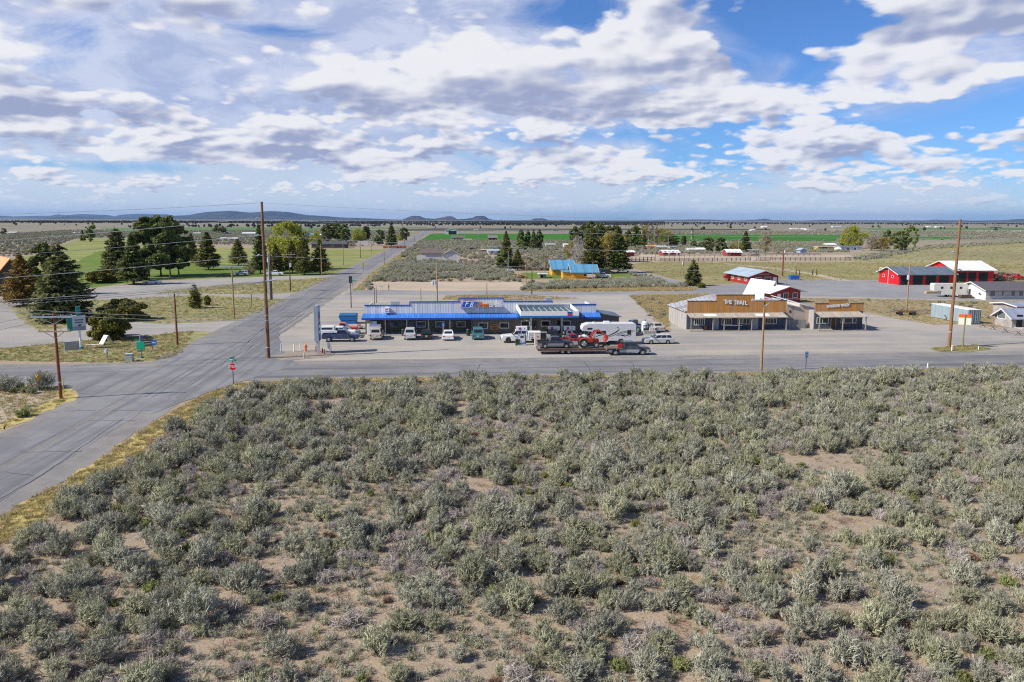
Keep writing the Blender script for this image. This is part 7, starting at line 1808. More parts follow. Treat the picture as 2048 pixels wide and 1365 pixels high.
def pole(key, bx, by, ty, label, r=.14, mat=None, arms=(), can=None, rings=(), group='utility poles', name='utility_pole', lampd=None, cat='utility pole'):
    g = G(bx, by); h = VP(bx, ty, g.y).z
    o = thing(name, label, cat, g, RD(4.5), group)
    q = MB(); q.cyl((0, 0, -.2), (0, 0, h), r * 1.15, r * .72, 10); part('shaft', q, mat or POLEB, o)
    for (drop, ln, m_, sk) in arms:
        q = MB(); z = h - drop
        q.box(-ln / 2 + sk, ln / 2 + sk, -.26, -.14, z - .07, z + .07)
        a_ = part('crossarm', q, m_, o)
        q = MB(); q.cyl((-ln * .3 + sk, -.2, z - .06), (0, -.1, z - .75), .03, n=5); q.cyl((ln * .3 + sk, -.2, z - .06), (0, -.1, z - .75), .03, n=5); part('brace', q, m_, a_)
        q = MB()
        for u in (-.46, -.2, .2, .46): q.cyl((u * ln + sk, -.2, z + .07), (u * ln + sk, -.2, z + .28), .05, .04, 6)
        part('insulator', q, INS, a_)
    if can:
        for i, (drop, dx_) in enumerate(can):
            q = MB(); q.cyl((dx_, -.35, h - drop - .9), (dx_, -.35, h - drop), .26, n=12); q.cyl((dx_, -.35, h - drop), (dx_, -.35, h - drop + .14), .1, n=6); q.box(dx_ - .06, dx_ + .06, -.14, -.08, h - drop - .6, h - drop - .3); part('transformer', q, mk('transformer_grey', (.50, .52, .54), .5), o)
    for (py_, w_) in rings:
        z = VP(bx, py_, g.y).z; q = MB(); q.cyl((0, 0, z - w_), (0, 0, z + w_), r * 1.16, r * 1.16, 10); part('band', q, INS, o)
    if lampd:
        q = MB(); q.tube([(0, 0, h - .2), (lampd * .5, 0, h), (lampd, 0, h - .02)], .035, 5); q.box(lampd - .1, lampd + .45, -.12, .12, h - .12, h + .04); part('lamp', q, GALV, o)
    UP[key] = (g, h)
    return o
def brackets(o, bx, by, pys, side=1):
    """stand-off insulator brackets on a tall pole"""
    g = G(bx, by)
    for py_ in pys:
        z = VP(bx, py_, g.y).z
        q = MB(); q.box(*sorted((0, side * -.9)), -.06, .06, z - .05, z + .05); q.cyl((side * -.9, 0, z - .12), (side * -.55, 0, z + .12), .09, n=7); part('bracket', q, INS, o)
pA = pole('A', 537, 717, 404, 'tallest brown utility pole at the store corner', .22, POLEB, (), None, [(631, .05), (641, .05), (695, .08)])
brackets(pA, 537, 717, (437, 471, 511))
q = MB(); zA = VP(535, 563, UP['A'][0].y).z; q.cyl((-1.9, -.1, zA - .2), (1.5, -.1, zA + .2), .10, n=7); part('crossarm', q, INS, pA)
pR = pole('R', 1898, 695, 439, 'tall orange-brown utility pole on the right grass island', .22, mk('pole_orange', (.27, .135, .055), .85, .2, 1.2, streak=(0, 4, .5, (.16, .08, .04))), (), None, [(664, .08)])
brackets(pR, 1898, 695, (473, 540), -1); brackets(pR, 1898, 695, (505,), 1)
pole('L', 122, 798, 626, 'brown utility pole with two crossarms at the near road corner', .16, POLER, [(.42, 4.2, INS, -.1), (1.9, 3.2, ARMT, 0)], None, [(765, .07)])
pole('M', 1522, 744.5, 598, 'utility pole rising from the sagebrush in front of the plank shop', .15, POLET, [(.12, 3.4, TRIMW, 0)])
pole('P352', 355, 691, 585, 'brown utility pole right of the teal pylon sign', .15, POLER, [(.15, 2.8, mk('arm_pale', (.5, .47, .42), .8), 0)])
pole('P466', 468.5, 637.5, 530, 'orange-brown pole with pale crossarm on the grass island', .15, POLET, [(.3, 4.4, INS, 0)], None)
pole('P541', 540.5, 600.5, 507, 'grey concrete pole just behind the tallest pole', .22, POLEC)
pole('P543', 544, 600.5, 489, 'dark slim pole standing against the grey concrete pole', .16, POLED, (), [(3.2, -.4)])
pole('P581', 581, 583, 507, 'roadside pole with crossarm and grey transformer', .15, POLED, [(.3, 3.2, ARMT, 0)], [(2.6, .35)])
pole('P643', 643.5, 553, 488, 'orange-brown roadside pole right of the low wide pine', .15, POLET)
pole('P687', 687, 531.5, 488, 'roadside pole in the straw field nearest the bend', .15, POLET)
pole('P721', 721, 517, 484, 'third pole along the straw field edge', .14, POLED)
pole('P743', 743, 507, 481, 'fourth and farthest pole along the straw field edge', .14, POLET)
pole('P768', 768.5, 530, 497, 'short pole on the right verge of the side road', .14, POLET)
pole('P809', 809.5, 496, 480, 'small far pole on the right verge of the side road', .14, POLED)
pole('P829', 829.5, 485, 471, 'tiny pole far up the right verge of the side road', .14, POLED)
pole('P875', 874.5, 606, 523, 'pole with two grey transformers behind the store', .15, POLET, (), [(4.3, -.5), (4.4, -.95)])
pole('P973', 973.5, 598, 566, 'short plain pole behind the big logo', .13, POLET)
pole('P1063', 1063.5, 590, 538, 'dark pole beside the back road', .13, POLED)
pole('P1052', 1052, 574, 511, 'pale slim pole at the wood pile', .12, POLET)
pole('P1017', 1016.5, 552, 502, 'grey pole behind the tool shed', .12, POLEC)
pole('P1186', 1185.5, 560, 523, 'thin pole before the front yellow cabin', .12, POLET)
pole('P1366', 1366.5, 552, 517, 'tan pole with transformer left of the lone spruce', .14, POLET, (), [(1.2, -.4)])
pole('P1564', 1564.5, 554, 499, 'thick red-brown pole behind the red hall', .26, POLER, (), [(.3, .3)])
pole('P1572', 1571.5, 570, 524, 'thin grey pole beside the red hall door', .07, POLEC)
pole('P1812', 1812.5, 624, 529, 'pole with grey transformer left of the shipping container', .16, POLET, (), [(2.2, -.35)])
pole('P1783', 1783, 532, 515, 'small pole in the pasture behind the fire station', .12, POLET)
pole('P1311', 1310.5, 523, 489, 'pole between the two red stables', .12, POLET)
pole('P1428', 1428.5, 522, 484, 'pole standing in the arena rails', .13, POLET)
pole('P1545', 1545, 522, 486, 'thin pole right of the bare tan tree', .12, POLET)
pole('P1477', 1477, 510, 479, 'pole behind the red and white barn', .12, POLEC)
pole('P1336', 1336.5, 500, 472, 'grey pole with a pale top beside the dark pine', .12, POLEC)
pole('P1284', 1283.5, 513, 491, 'pale lamp pole at the corral gate', .1, mk('post_cream', (.52, .48, .40), .7, .1), lampd=-1.2)
pole('P992', 992, 512, 486, 'slim pole right of the white mobile home', .11, POLEC)
pole('P957', 956.5, 510, 470, 'slim grey pole in front of the far poplar', .12, POLEC)
pole('P1712', 1712, 517, 490, 'pole at the end of the corral fence', .12, POLEC)
for bx, by, ty, lb, d_ in [(749.5, 611, 577, 'black lamp post left behind the store roof', None), (753, 606, 573, 'thin lamp post with bent arm behind the store', 1.0), (842, 604, 577, 'dark lamp post behind the middle of the roof', None)]:
    pole('x%d' % bx, bx, by, ty, lb, .07, DARKM, (), None, (), 'lamp posts behind the store', 'lamp_post', d_, 'lamp post')
g = G(702.5, 616); lp = thing('lamp_post', 'black post with square black box lamp at the lot edge', 'lamp post', g, SR, 'lamp posts behind the store')
h = VP(702.5, 553, g.y).z; q = MB(); q.cyl((0, 0, 0), (0, 0, h - 1.4), .11, .09); part('shaft', q, DARKM, lp); q = MB(); q.box(-.3, .3, -.3, .3, h - 1.4, h - .15); q.box(-.36, .36, -.36, .36, h - .15, h); part('lamp', q, BLKP, lp)
WIRE = mk('wire_metal', (.42, .43, .44), .45, .05, 1, .3)
def wire(p, q_, sag, label, r=.016, n=14, group='overhead wires'):
    p, q_ = Vector(p), Vector(q_)
    pts = [p.lerp(q_, i / n) - Vector((0, 0, sag * 4 * (i / n) * (1 - i / n))) for i in range(n + 1)]
    mb = MB(); mb.tube(pts, r, 4)
    return tag(mb.build('power_line', WIRE), label, 'wire', group)
ya, yr_ = UP['A'][0].y, UP['R'][0].y
for (pa, pr2, pl, lb) in [(406, 441, 441, 'topmost'), (437, 473, 484, 'second'), (471, 505, 520, 'third'), (511, 540, 560, 'fourth')]:
    dx_ = 0 if pa == 406 else -.8
    A = VP(520 + (pa - 405) * .055, pa, ya) + Vector((dx_, 0, 0)); Rr = VP(1920 - (pr2 - 440) * .086, pr2, yr_)
    wire(A, Rr, .9, lb + ' long wire strung from the tallest pole to the right pole', .018, 40)
    E = VP(-260, pl + {406: -7, 437: 14, 471: 6, 511: 14}[pa], ya - 12)
    wire(A, E, .3, lb + ' wire running left from the tallest pole', .026)
    E2 = VP(2260, pr2 - 6 + (0 if pa < 430 else 8), yr_ + 3)
    wire(Rr, E2, .3, lb + ' wire running right from the right pole', .018)
for i, (p0, p1, lb) in enumerate([((533, 561), (-220, 612), 'upper wire of the bundle reaching the low metal arm'), ((531, 563), (-220, 617), 'middle wire of the bundle reaching the low metal arm'), ((529, 566), (-220, 623), 'lower wire of the bundle reaching the low metal arm')]):
    wire(VP(*p0, ya - .1), VP(*p1, ya - 12), .35, lb, .022)
for p0, p1, lb in [((532, 632), (-200, 598), 'sloping service wire tied to the tallest pole, upper'), ((533, 641), (-200, 604), 'sloping service wire tied to the tallest pole, lower')]:
    wire(VP(*p0, ya), VP(*p1, ya - 16), .7, lb, .026)
gl, hl_ = UP['L']; g3, h3 = UP['P352']
for u in (-1.5, 1.5):
    wire((gl.x + u, gl.y - .2, hl_ - .15), (g3.x + u * .6, g3.y, h3), .45, 'wire from the near corner pole to the next pole, %s side' % ('left' if u < 0 else 'right'), .014)
    wire((gl.x + u, gl.y - .2, hl_ - .15), (gl.x + u - 2, gl.y - 46, hl_ + .6), .5, 'wire from the near corner pole toward the viewer, %s side' % ('left' if u < 0 else 'right'), .014)
g6, h6 = UP['P466']; g5, h5 = UP['P581']; g6b, h6b = UP['P643']
for a, b in (('P352', 'P466'), ('P466', 'P581'), ('P581', 'P643'), ('P643', 'P687'), ('P687', 'P721'), ('P721', 'P743'), ('P875', 'P973'), ('P973', 'P1063'), ('P1052', 'P1186'), ('P1366', 'P1564'), ('P1311', 'P1428'), ('P1428', 'P1545')):
    (ga, ha), (gb, hb2) = UP[a], UP[b]
    wire((ga.x, ga.y - .15, ha - .1), (gb.x, gb.y - .15, hb2 - .1), .5, 'slack wire between the poles at %s' % {'P352': 'the pylon sign and the grass island', 'P466': 'the grass island and the roadside', 'P581': 'the roadside transformer and the low pine', 'P643': 'the low pine and the straw field', 'P687': 'the straw field start', 'P721': 'the straw field end', 'P875': 'the store roof left', 'P973': 'the back road', 'P1052': 'the cabins', 'P1366': 'the spruce and the red hall', 'P1311': 'the stables', 'P1428': 'the arena'}[a], .012)
gm_, hm_ = UP['M']
for u in (-1.4, 1.4): wire((gm_.x + u, gm_.y, hm_ + .1), (gm_.x + u + 60, gm_.y + 6, hm_ + .5), .7, 'wire leaving the sagebrush pole to the right, %s arm end' % ('left' if u < 0 else 'right'), .010)
YEL = mk('stay_yellow', (.62, .48, .06), .6)
for a, b, lb in [((37, 833), (56, 786), 'yellow guy wire sleeve on the sandy corner'), ((380, 632), (397, 618), 'yellow guy stay by the small spruce')]:
    p = G(*a); q2 = VP(b[0], b[1], p.y + .8); mb = MB(); mb.tube([p, p.lerp(q2, .5), q2], .035, 5); tag(mb.build('guy_wire', YEL), lb, 'guy wire')
for bx, by, ty, lb in [(462, 636, 615, 'yellow marker post beside the grass island pole'), (128, 790, 755, 'yellow sleeve leaning on the near corner pole')]:
    p = G(bx, by); h = VP(bx, ty, p.y).z; mb = MB(); mb.cyl((0, 0, 0), (0, 0, h), .05); tag(mb.build('marker_post', YEL, None, p), lb, 'marker post')
SGN = mk('sign_green', (.005, .30, .16), .45, .06, 2); SRED = mk('stop_red', (.60, .008, .012), .4, .05); SPOST = mk('sign_post', (.06, .075, .055), .6, .15, 3)
g = G(467, 768.5); hs = VP(466, 727, g.y).z
sp = thing('stop_sign', 'red octagonal STOP sign with green street blades', 'sign', g, RD(3))
q = MB(); q.box(-.04, .04, -.02, .05, -.2, hs + .55); part('post', q, SPOST, sp)
zc = VP(466, 733.8, g.y).z; ro = .47
oct_ = lambda r_: [(r_ * cos(pi / 8 + i * pi / 4), zc + r_ * sin(pi / 8 + i * pi / 4)) for i in range(8)][::-1]
q = MB(); q.prism(oct_(ro), -.045, -.022, 1); op = part('sign_panel', q, LW, sp)
q = MB(); q.prism(oct_(ro * .90), -.052, -.046, 1); part('red_face', q, SRED, op)
text('STOP', .36, LW, op, (0, -.06, zc), 0, .006, 'lettering', bold=.012)
zb4 = VP(466, 720, g.y).z
for rz, lb in ((0, 0), (RD(90), 1)):
    q = MB(); q.box(-.5, .5, -.012, .012, zb4 - .11 + lb * .24, zb4 + .11 + lb * .24); b_ = part('street_blade', q, SGN, sp); b_.rotation_euler = (0, 0, rz + RD(-12))
    q = MB(); q.box(-.34, .34, -.016, -.0125, zb4 - .03 + lb * .24, zb4 + .04 + lb * .24); part('name_line', q, LW, b_)
TEALS = mk('sign_teal', (.006, .22, .165), .5, .08); PALES = mk('sign_pale', (.50, .52, .58), .5, .06)
g = G(162, 697.5); py = thing('pylon_sign', 'tall teal and white pylon sign on a white post', 'sign', g, RD(32)); pf = Fr(g, RD(0))
zz = lambda p_: VP(158, p_, g.y).z
q = MB(); q.cyl((0, 0, 0), (0, 0, zz(662)), .16, .14, 10); part('post', q, WHT, py)
q = MB(); q.cyl((0, 0, 0), (0, 0, .25), .45, .4, 10); part('base', q, TEALS, py)
q = MB(); q.box(-.85, .85, -.30, .30, zz(661), zz(631.5)); bx_ = part('sign_box', q, PALES, py)
q = MB(); q.box(-1.5, -.86, -.30, .22, zz(661), zz(632)); part('teal_column', q, TEALS, py)
q = MB(); q.box(-.30, .28, -.24, .24, zz(631.4), zz(613)); part('teal_column', q, TEALS, py)
z0, z1 = zz(661), zz(631.5); hh = z1 - z0
q = MB()
for k in range(4): q.box(-.78, .78, -.315, -.301, z0 + hh * (.05 + .065 * k), z0 + hh * (.05 + .065 * k) + hh * .03)
q.prism([(-.2, z0 + hh * .36), (.0, z0 + hh * .29), (.35, z0 + hh * .36), (.1, z0 + hh * .44)], -.315, -.301, 1)
for k, w_ in ((.52, .5), (.68, .55)): q.box(-w_, w_, -.315, -.301, z0 + hh * k, z0 + hh * (k + .07))
part('sign_print', q, mk('sign_darkteal', (.02, .09, .09), .5), bx_)
g = G(636.5, 706.5); h = VP(634, 612, g.y).z; z0 = VP(634, 682, g.y).z
pp_ = thing('price_sign', 'slim blue-grey fuel price pylon seen almost edge-on', 'sign', g, RD(95))
q = MB(); q.box(-.7, -.45, -.14, .14, 0, z0); q.box(.45, .7, -.14, .14, 0, z0); part('post', q, mk('post_grey', (.46, .47, .48), .6, .08), pp_)
q = MB(); q.box(-.95, .95, -.28, .28, z0, h - .1); q.box(-.8, .8, -.22, .22, h - .1, h + .08); bx_ = part('sign_box', q, mk('pylon_grey', (.30, .36, .42), .5, .1), pp_)
for s_ in (-1, 1):
    q = MB(); y0, y1 = sorted((s_ * .282, s_ * .30)); hh = h - z0
    q.box(-.88, .88, y0, y1, z0 + .05, z0 + hh * .52); part('price_panel', q, mk('pylon_blue', (.02, .075, .20), .45, .2, 2), bx_)
    q = MB(); y0, y1 = sorted((s_ * .302, s_ * .31)); q.box(-.6, .6, y0, y1, z0 + hh * .22, z0 + hh * .30); q.box(-.6, .6, y0, y1, z0 + hh * .38, z0 + hh * .45); part('price_line', q, LW, bx_)
emblem(bx_, 0, z0 + (h - z0) * .70, 1.0, -.285)
g = G(1925, 696); h = VP(1928, 629, g.y).z; zA_, zB_ = VP(1927, 650, g.y).z, VP(1927, 636, g.y).z
ow = thing('pole_sign', 'twin white sign with orange tops by the tall right pole', 'sign', g, RD(-28))
q = MB(); q.cyl((0, 0, 0), (0, 0, h), .10, .08, 8); part('post', q, mk('olive_post', (.22, .20, .10), .7), ow)
for s_ in (-1, 1):
    x0, x1 = sorted((s_ * .07, s_ * .82))
    q = MB(); q.box(x0, x1, .02, .20, zA_, zB_); pn = part('sign_panel', q, mk('sign_cream', (.72, .72, .58), .5, .05), ow)
    q = MB(); q.box(x0, x1, .02, .20, zB_ + .003, zB_ + .48); part('orange_top', q, mk('sign_orange', (.75, .10, .012), .45, .1), pn)
    q = MB(); q.box(x0 + .1, x1 - .1, .012, .019, zB_ + .15, zB_ + .30); part('orange_line', q, LO, pn)
g = G(283, 716.5); ks = thing('kiosk_sign', 'bright green box sign with little flags on a post', 'sign', g, RD(8))
zt_, zm2 = VP(282, 684, g.y).z, VP(282, 699, g.y).z
q = MB(); q.cyl((0, 0, 0), (0, 0, zt_ + 1.0), .08); part('post', q, mk('grey_post', (.30, .27, .24), .85, .2, 3), ks)
q = MB(); q.box(-.46, .46, -.2, .2, zm2, zt_); part('sign_box', q, mk('kiosk_green', (.0, .42, .25), .45, .05), ks)
q = MB(); q.box(-.78, -.05, -.03, .03, zt_ + .12, zt_ + .32); part('arrow_board', q, TEALS, ks)
q = MB(); q.box(-.02, .36, -.03, .03, zt_ + .3, zt_ + .85); part('blue_board', q, mk('sign_navy', (.03, .07, .28), .5), ks)
q = MB(); q.cyl((0, 0, 0), (0, 0, .22), .22, .2); part('base', q, TEALS, ks)
g = G(310, 716.5); rs = thing('round_sign', 'round blue sign on a thin grey post', 'sign', g, RD(5))
zc = VP(308, 685.5, g.y).z; q = MB(); q.cyl((0, 0, 0), (0, 0, zc + .4), .035); part('post', q, GALV, rs)
q = MB(); q.cyl((0, -.06, zc), (0, -.036, zc), .40, n=20); part('sign_panel', q, mk('sign_blue', (.015, .12, .50), .45), rs)
q = MB(); q.box(-.26, .26, -.068, -.061, zc - .09, zc + .08); part('name_line', q, PALES, rs)
g = G(294, 703); nb_ = thing('notice_board', 'slatted wooden board behind the green kiosk sign', 'sign', g, RD(35))
q = MB()
for x in (-.75, .7): q.box(x, x + .08, -.04, .04, 0, 1.75)
part('post', q, mk('grey_post', (.30, .27, .24), .85, .2, 3), nb_)
q = MB()
for z in (.75, 1.1, 1.45): q.box(-.8, .82, -.08, -.042, z, z + .24)
part('board', q, mk('board_dark', (.12, .11, .10), .8, .2), nb_)
g = G(145, 707); nb2 = thing('notice_board', 'framed whitish notice board at the left of the pylon sign', 'sign', g, RD(34))
q = MB(); q.box(-.95, -.87, -.04, .04, 0, 1.7); q.box(.87, .95, -.04, .04, 0, 1.7); q.box(-.87, .87, -.04, .04, 1.62, 1.7); part('frame', q, WHT, nb2)
q = MB(); q.box(-.87, .87, -.02, .02, .45, 1.62); part('board', q, mk('board_grey', (.36, .35, .32), .8, .25, 2), nb2)
g = G(203, 690.5); sb = thing('sandwich_board', 'toppled pale A-frame board on the verge', 'sign', g, RD(-25))
q = MB(); q.hexa([(-.45, -.1, 0), (.45, -.1, 0), (.45, .9, 1.35), (-.45, .9, 1.35)], [(-.45, -.15, .04), (.45, -.15, .04), (.45, .85, 1.39), (-.45, .85, 1.39)]); part('board', q, PALES, sb)
q = MB(); q.hexa([(-.45, 1.7, 0), (.45, 1.7, 0), (.45, .93, 1.3), (-.45, .93, 1.3)], [(-.45, 1.75, .04), (.45, 1.75, .04), (.45, .98, 1.34), (-.45, .98, 1.34)]); part('board', q, GALV, sb)
g = G(184, 691); bd_ = MB(); bd_.box(-1.0, 1.0, -.3, .3, .02, .10); tag(bd_.build('fallen_board', WHT, None, g, RD(4)), 'white board lying flat beside the toppled A-frame', 'board')
g = G(215, 721); mb_ = thing('mailbox', 'white mailbox on a grey wooden post by the highway', 'mailbox', g, RD(4))
q = MB(); q.box(-.09, .09, -.09, .09, 0, 1.6); part('post', q, PW, mb_)
q = MB(); q.prism([(-.14, 1.1), (.14, 1.1), (.14, 1.35)] + [(.14 * cos(a), 1.35 + .14 * sin(a)) for a in [RD(20 * i) for i in range(1, 9)]] + [(-.14, 1.35)], -.55, -.10, 1); part('box', q, WHITEP, mb_)
g = G(259, 723.5); ub = thing('utility_box', 'pale green-grey utility box near the kiosk sign', 'utility box', g, RD(6))
q = MB(); q.box(-.45, .45, -.35, .35, .05, 1.0); part('cabinet', q, mk('box_green', (.36, .40, .36), .6, .1), ub); q = MB(); q.box(-.5, .5, -.4, .4, 1.0, 1.06); part('lid', q, mk('box_lid', (.45, .48, .45), .6), ub); q = MB(); q.box(-.55, .55, -.42, .42, 0, .05); part('pad', q, CONC, ub)
tag(MB().cyl((0, 0, 0), (0, 0, .95), .06).build('marker_post', mk('red_post', (.30, .04, .03), .7), None, G(253, 722.5)), 'short red post left of the utility box', 'marker post')
ORG = mk('hydrant_orange', (.66, .19, .06), .55, .1)
for bx, by, ty, m_, lb in [(588, 704.5, 690, WHT, 'white bollard left of the other white bollard'), (601, 702, 688.5, WHT, 'white bollard nearest the orange hydrant'), (562.5, 703.5, 688, mk('pale_cyan', (.45, .60, .64), .5), 'thin pale blue marker near the tallest pole'), (608.5, 716.5, 707, mk('post_cream', (.52, .48, .40), .7, .1), 'short cream post on the bare dirt island'), (632, 704.5, 693.5, mk('bollard_red', (.34, .03, .04), .6), 'dark red leaning bollard left of the price pylon'), (645, 707, 697.5, mk('bollard_red', (.34, .03, .04), .6), 'dark red bollard right of the price pylon'), (648.5, 709, 699.5, mk('bollard_red', (.34, .03, .04), .6), 'dark red bollard nearest the air pump'), (1903.5, 702.5, 691.5, WHT, 'white bollard on the right grass island'), (1957, 699.5, 694, WHT, 'small white stub at the end of the right grass island'), (1855, 737, 728, WHT, 'white delineator at the sagebrush edge on the right')]:
    p = G(bx, by); h = VP(bx, ty, p.y).z; o = thing('bollard', lb, 'bollard', p, 0, 'posts at the lot edge'); mb = MB(); mb.cyl((0, 0, -.05), (0, 0, h), .085, .085, 10); part('shaft', mb, m_, o); mb = MB(); mb.cyl((0, 0, h), (0, 0, h + .05), .085, .03, 10); part('cap', mb, m_, o)
g = G(611.5, 703.5); hy = thing('fire_hydrant', 'faded orange fire hydrant on the dirt island', 'hydrant', g)
q = MB(); q.cyl((0, 0, 0), (0, 0, .95), .17, .15, 10); q.cyl((0, 0, 0), (0, 0, .1), .24, .24, 10); part('barrel', q, ORG, hy); q = MB(); q.cyl((0, 0, .95), (0, 0, 1.12), .18, .05, 10); part('bonnet', q, ORG, hy); q = MB(); q.cyl((-.28, 0, .68), (.28, 0, .68), .08, .08, 8); q.cyl((0, -.27, .6), (0, 0, .6), .09, .09, 8); part('nozzle', q, ORG, hy)
g = G(657.5, 703.5); ap = thing('air_pump', 'white tyre air stand right of the price pylon', 'air pump', g, RD(4))
q = MB(); q.box(-.14, .14, -.12, .12, .12, 1.35); part('cabinet', q, WHT, ap); q = MB(); q.box(-.34, .34, -.3, .3, 0, .12); part('base', q, GALV, ap); q = MB(); q.tube([(.14, 0, 1.1), (.4, -.1, .6), (.36, -.1, .2), (.15, -.1, .9)], .025, 5); part('hose', q, BLKP, ap)
for bx, by, ty, lb in [(1611.5, 738.5, 703.5, 'small white road sign on a dark post before the gravel lot')]:
    g = G(bx, by); o = thing('road_sign', lb, 'sign', g, RD(4)); h = VP(bx, ty, g.y).z; q = MB(); q.box(-.03, .03, -.02, .03, -.1, h); part('post', q, SPOST, o); q = MB(); q.box(-.24, .24, -.045, -.021, h - .85, h); part('sign_panel', q, LW, o); q = MB(); q.box(-.14, .14, -.052, -.046, h - .7, h - .5); q.box(-.14, .14, -.052, -.046, h - .36, h - .16); part('sign_print', q, mk('print_blue', (.1, .3, .5), .5), o)
g = G(79, 783); o = thing('road_sign', 'small amber diamond sign in the bushes on the left', 'sign', g, RD(80)); h = VP(79, 749, g.y).z; q = MB(); q.box(-.04, .04, -.04, .04, 0, h); part('post', q, SPOST, o); q = MB(); q.prism([(0, h - .75), (.4, h - .35), (0, h + .05), (-.4, h - .35)], -.07, -.045, 1); part('sign_panel', q, mk('amber_sign', (.62, .33, .03), .5), o)
g = G(727, 541); o = thing('road_sign', 'tiny orange diamond sign beside the side road', 'sign', g, RD(4)); q = MB(); q.box(-.05, .05, -.05, .05, 0, 2.0); part('post', q, SPOST, o); q = MB(); q.prism([(0, 1.6), (.6, 2.2), (0, 2.8), (-.6, 2.2)], -.09, -.055, 1); part('sign_panel', q, mk('orange_sign', (.70, .30, .03), .5), o)
g = G(706, 583); o = thing('road_sign', 'green street blade on a thin post at the back road', 'sign', g, RD(4)); q = MB(); q.box(-.04, .04, -.04, .04, 0, 2.9); part('post', q, SPOST, o); q = MB(); q.box(-.1, .95, -.03, .03, 2.55, 2.85); part('street_blade', q, SGN, o)
for bx, lb in ((735, 'orange safety cone-post in the sandy lot left of the walker'), (760, 'pale yellow stake left of the other stake'), (764, 'pale yellow stake nearest the walking person')):
    p = G(bx, 583); tag(MB().cyl((0, 0, 0), (0, 0, 1.0), .09, .07, 8).build('stake', ORG if bx == 735 else mk('stake_cream', (.6, .5, .3), .7), None, p), lb, 'stake')
DBL = mk('dumpster_blue', (.012, .12, .36), .5, .15, 2)
g = G(702, 648.5); d_ = thing('dumpster', 'large bright blue dumpster with slanted end left of the store', 'dumpster', g, RD(4))
q = MB(); q.prism([(-1.5, 0), (.9, 0), (1.0, 1.5), (-2.1, 1.5), (-2.15, 1.2)], 0, 2.0, 1); part('bin_body', q, DBL, d_)
q = MB(); q.hexa([(-2.05, -.05, 1.5), (1.02, -.05, 1.5), (1.02, 1.0, 1.85), (-2.05, 1.0, 1.85)], [(-2.05, -.05, 1.56), (1.02, -.05, 1.56), (1.02, 1.0, 1.91), (-2.05, 1.0, 1.91)]); q.hexa([(-2.05, 1.001, 1.85), (1.02, 1.001, 1.85), (1.02, 2.05, 1.5), (-2.05, 2.05, 1.5)], [(-2.05, 1.001, 1.91), (1.02, 1.001, 1.91), (1.02, 2.05, 1.56), (-2.05, 2.05, 1.56)]); part('lid', q, mk('dumpster_lid', (.03, .13, .27), .5, .2, 2), d_)
q = MB(); q.box(-1.9, 1.1, -.06, -.003, .72, .86); part('side_bar', q, DBL, d_)
g = G(713, 649); q = MB(); q.box(-.9, .9, 0, 1.5, .35, .42); q.box(-.9, -.8, 0, .1, 0, .35); q.box(.8, .9, 0, .1, 0, .35); q.box(-.9, -.8, 1.4, 1.5, 0, .35); q.box(.8, .9, 1.4, 1.5, 0, .35); p0 = Fr(so_, SR); tag(q.build('steel_rack', GALV, None, p0.o + p0.u * -1.6 + p0.v * 6.0, SR), 'low steel rack between dumpster and store corner', 'rack')
for (px, py_, lb) in [(718, 655, 'terracotta planter by the store corner, upper'), (722, 658, 'terracotta planter by the store corner, lower')]:
    q = MB(); q.cyl((0, 0, 0), (0, 0, .5), .25, .36, 10); tag(q.build('planter', mk('terracotta', (.36, .17, .09), .85, .2), None, G(px, py_)), lb, 'planter')
g = G(1590, 560.5); d_ = thing('dumpster', 'small blue dumpster at the pasture edge right of the red hall', 'dumpster', g, RD(4)); q = MB(); q.prism([(-1.3, 0), (1.3, 0), (1.5, 1.3), (-1.5, 1.3)], 0, 1.8, 1); part('bin_body', q, DBL, d_); q = MB(); q.box(-1.5, 1.5, -.02, 1.82, 1.3, 1.42); part('lid', q, BLUET, d_)
g = G(1289, 667); pt = thing('propane_tank', 'white upright propane tank with blue cap behind the motorhome', 'tank', g, RD(20))
q = MB(); q.cyl((0, 0, .5), (0, 0, 1.75), .52, n=14); q.ball((0, 0, 1.75), .52, 14, 6, (1, 1, .6)); q.ball((0, 0, .5), .52, 14, 6, (1, 1, .6)); part('tank_body', q, WHT, pt); q = MB(); q.box(-.4, -.3, -.4, .4, 0, .5); q.box(.3, .4, -.4, .4, 0, .5); part('leg', q, GALV, pt); q = MB(); q.cyl((0, 0, 2.02), (0, 0, 2.3), .22, n=10); part('cap', q, POST2, pt)
g = G(1287, 668); cg = thing('tank_cage', 'dark steel bottle cage right of the propane tank', 'cage', g, RD(10)); q = MB()
for x in (0, .5, 1.0, 1.5): q.box(x - .03, x + .03, -.03, .03, 0, 1.4); q.box(x - .03, x + .03, .97, 1.03, 0, 1.4)
q.box(-.03, 1.53, -.03, 1.03, 1.36, 1.42); q.box(0, 1.5, 0, 1.0, .05, .9); part('frame', q, DARKM, cg); q = MB(); q.box(-.1, 2.0, -.6, -.2, 0, .55); part('block', q, CONC, cg)
for bx, lb in ((1300, 'white bollard right of the bottle cage'), (1304, 'second white bollard beside the silver wagon')):
    p = G(bx, 668); o = thing('bollard', lb, 'bollard', p, 0, 'posts at the lot edge'); mb = MB(); mb.cyl((0, 0, 0), (0, 0, 1.1), .09); part('shaft', mb, WHT, o)
SKIN = mk('skin', (.45, .26, .17), .6)
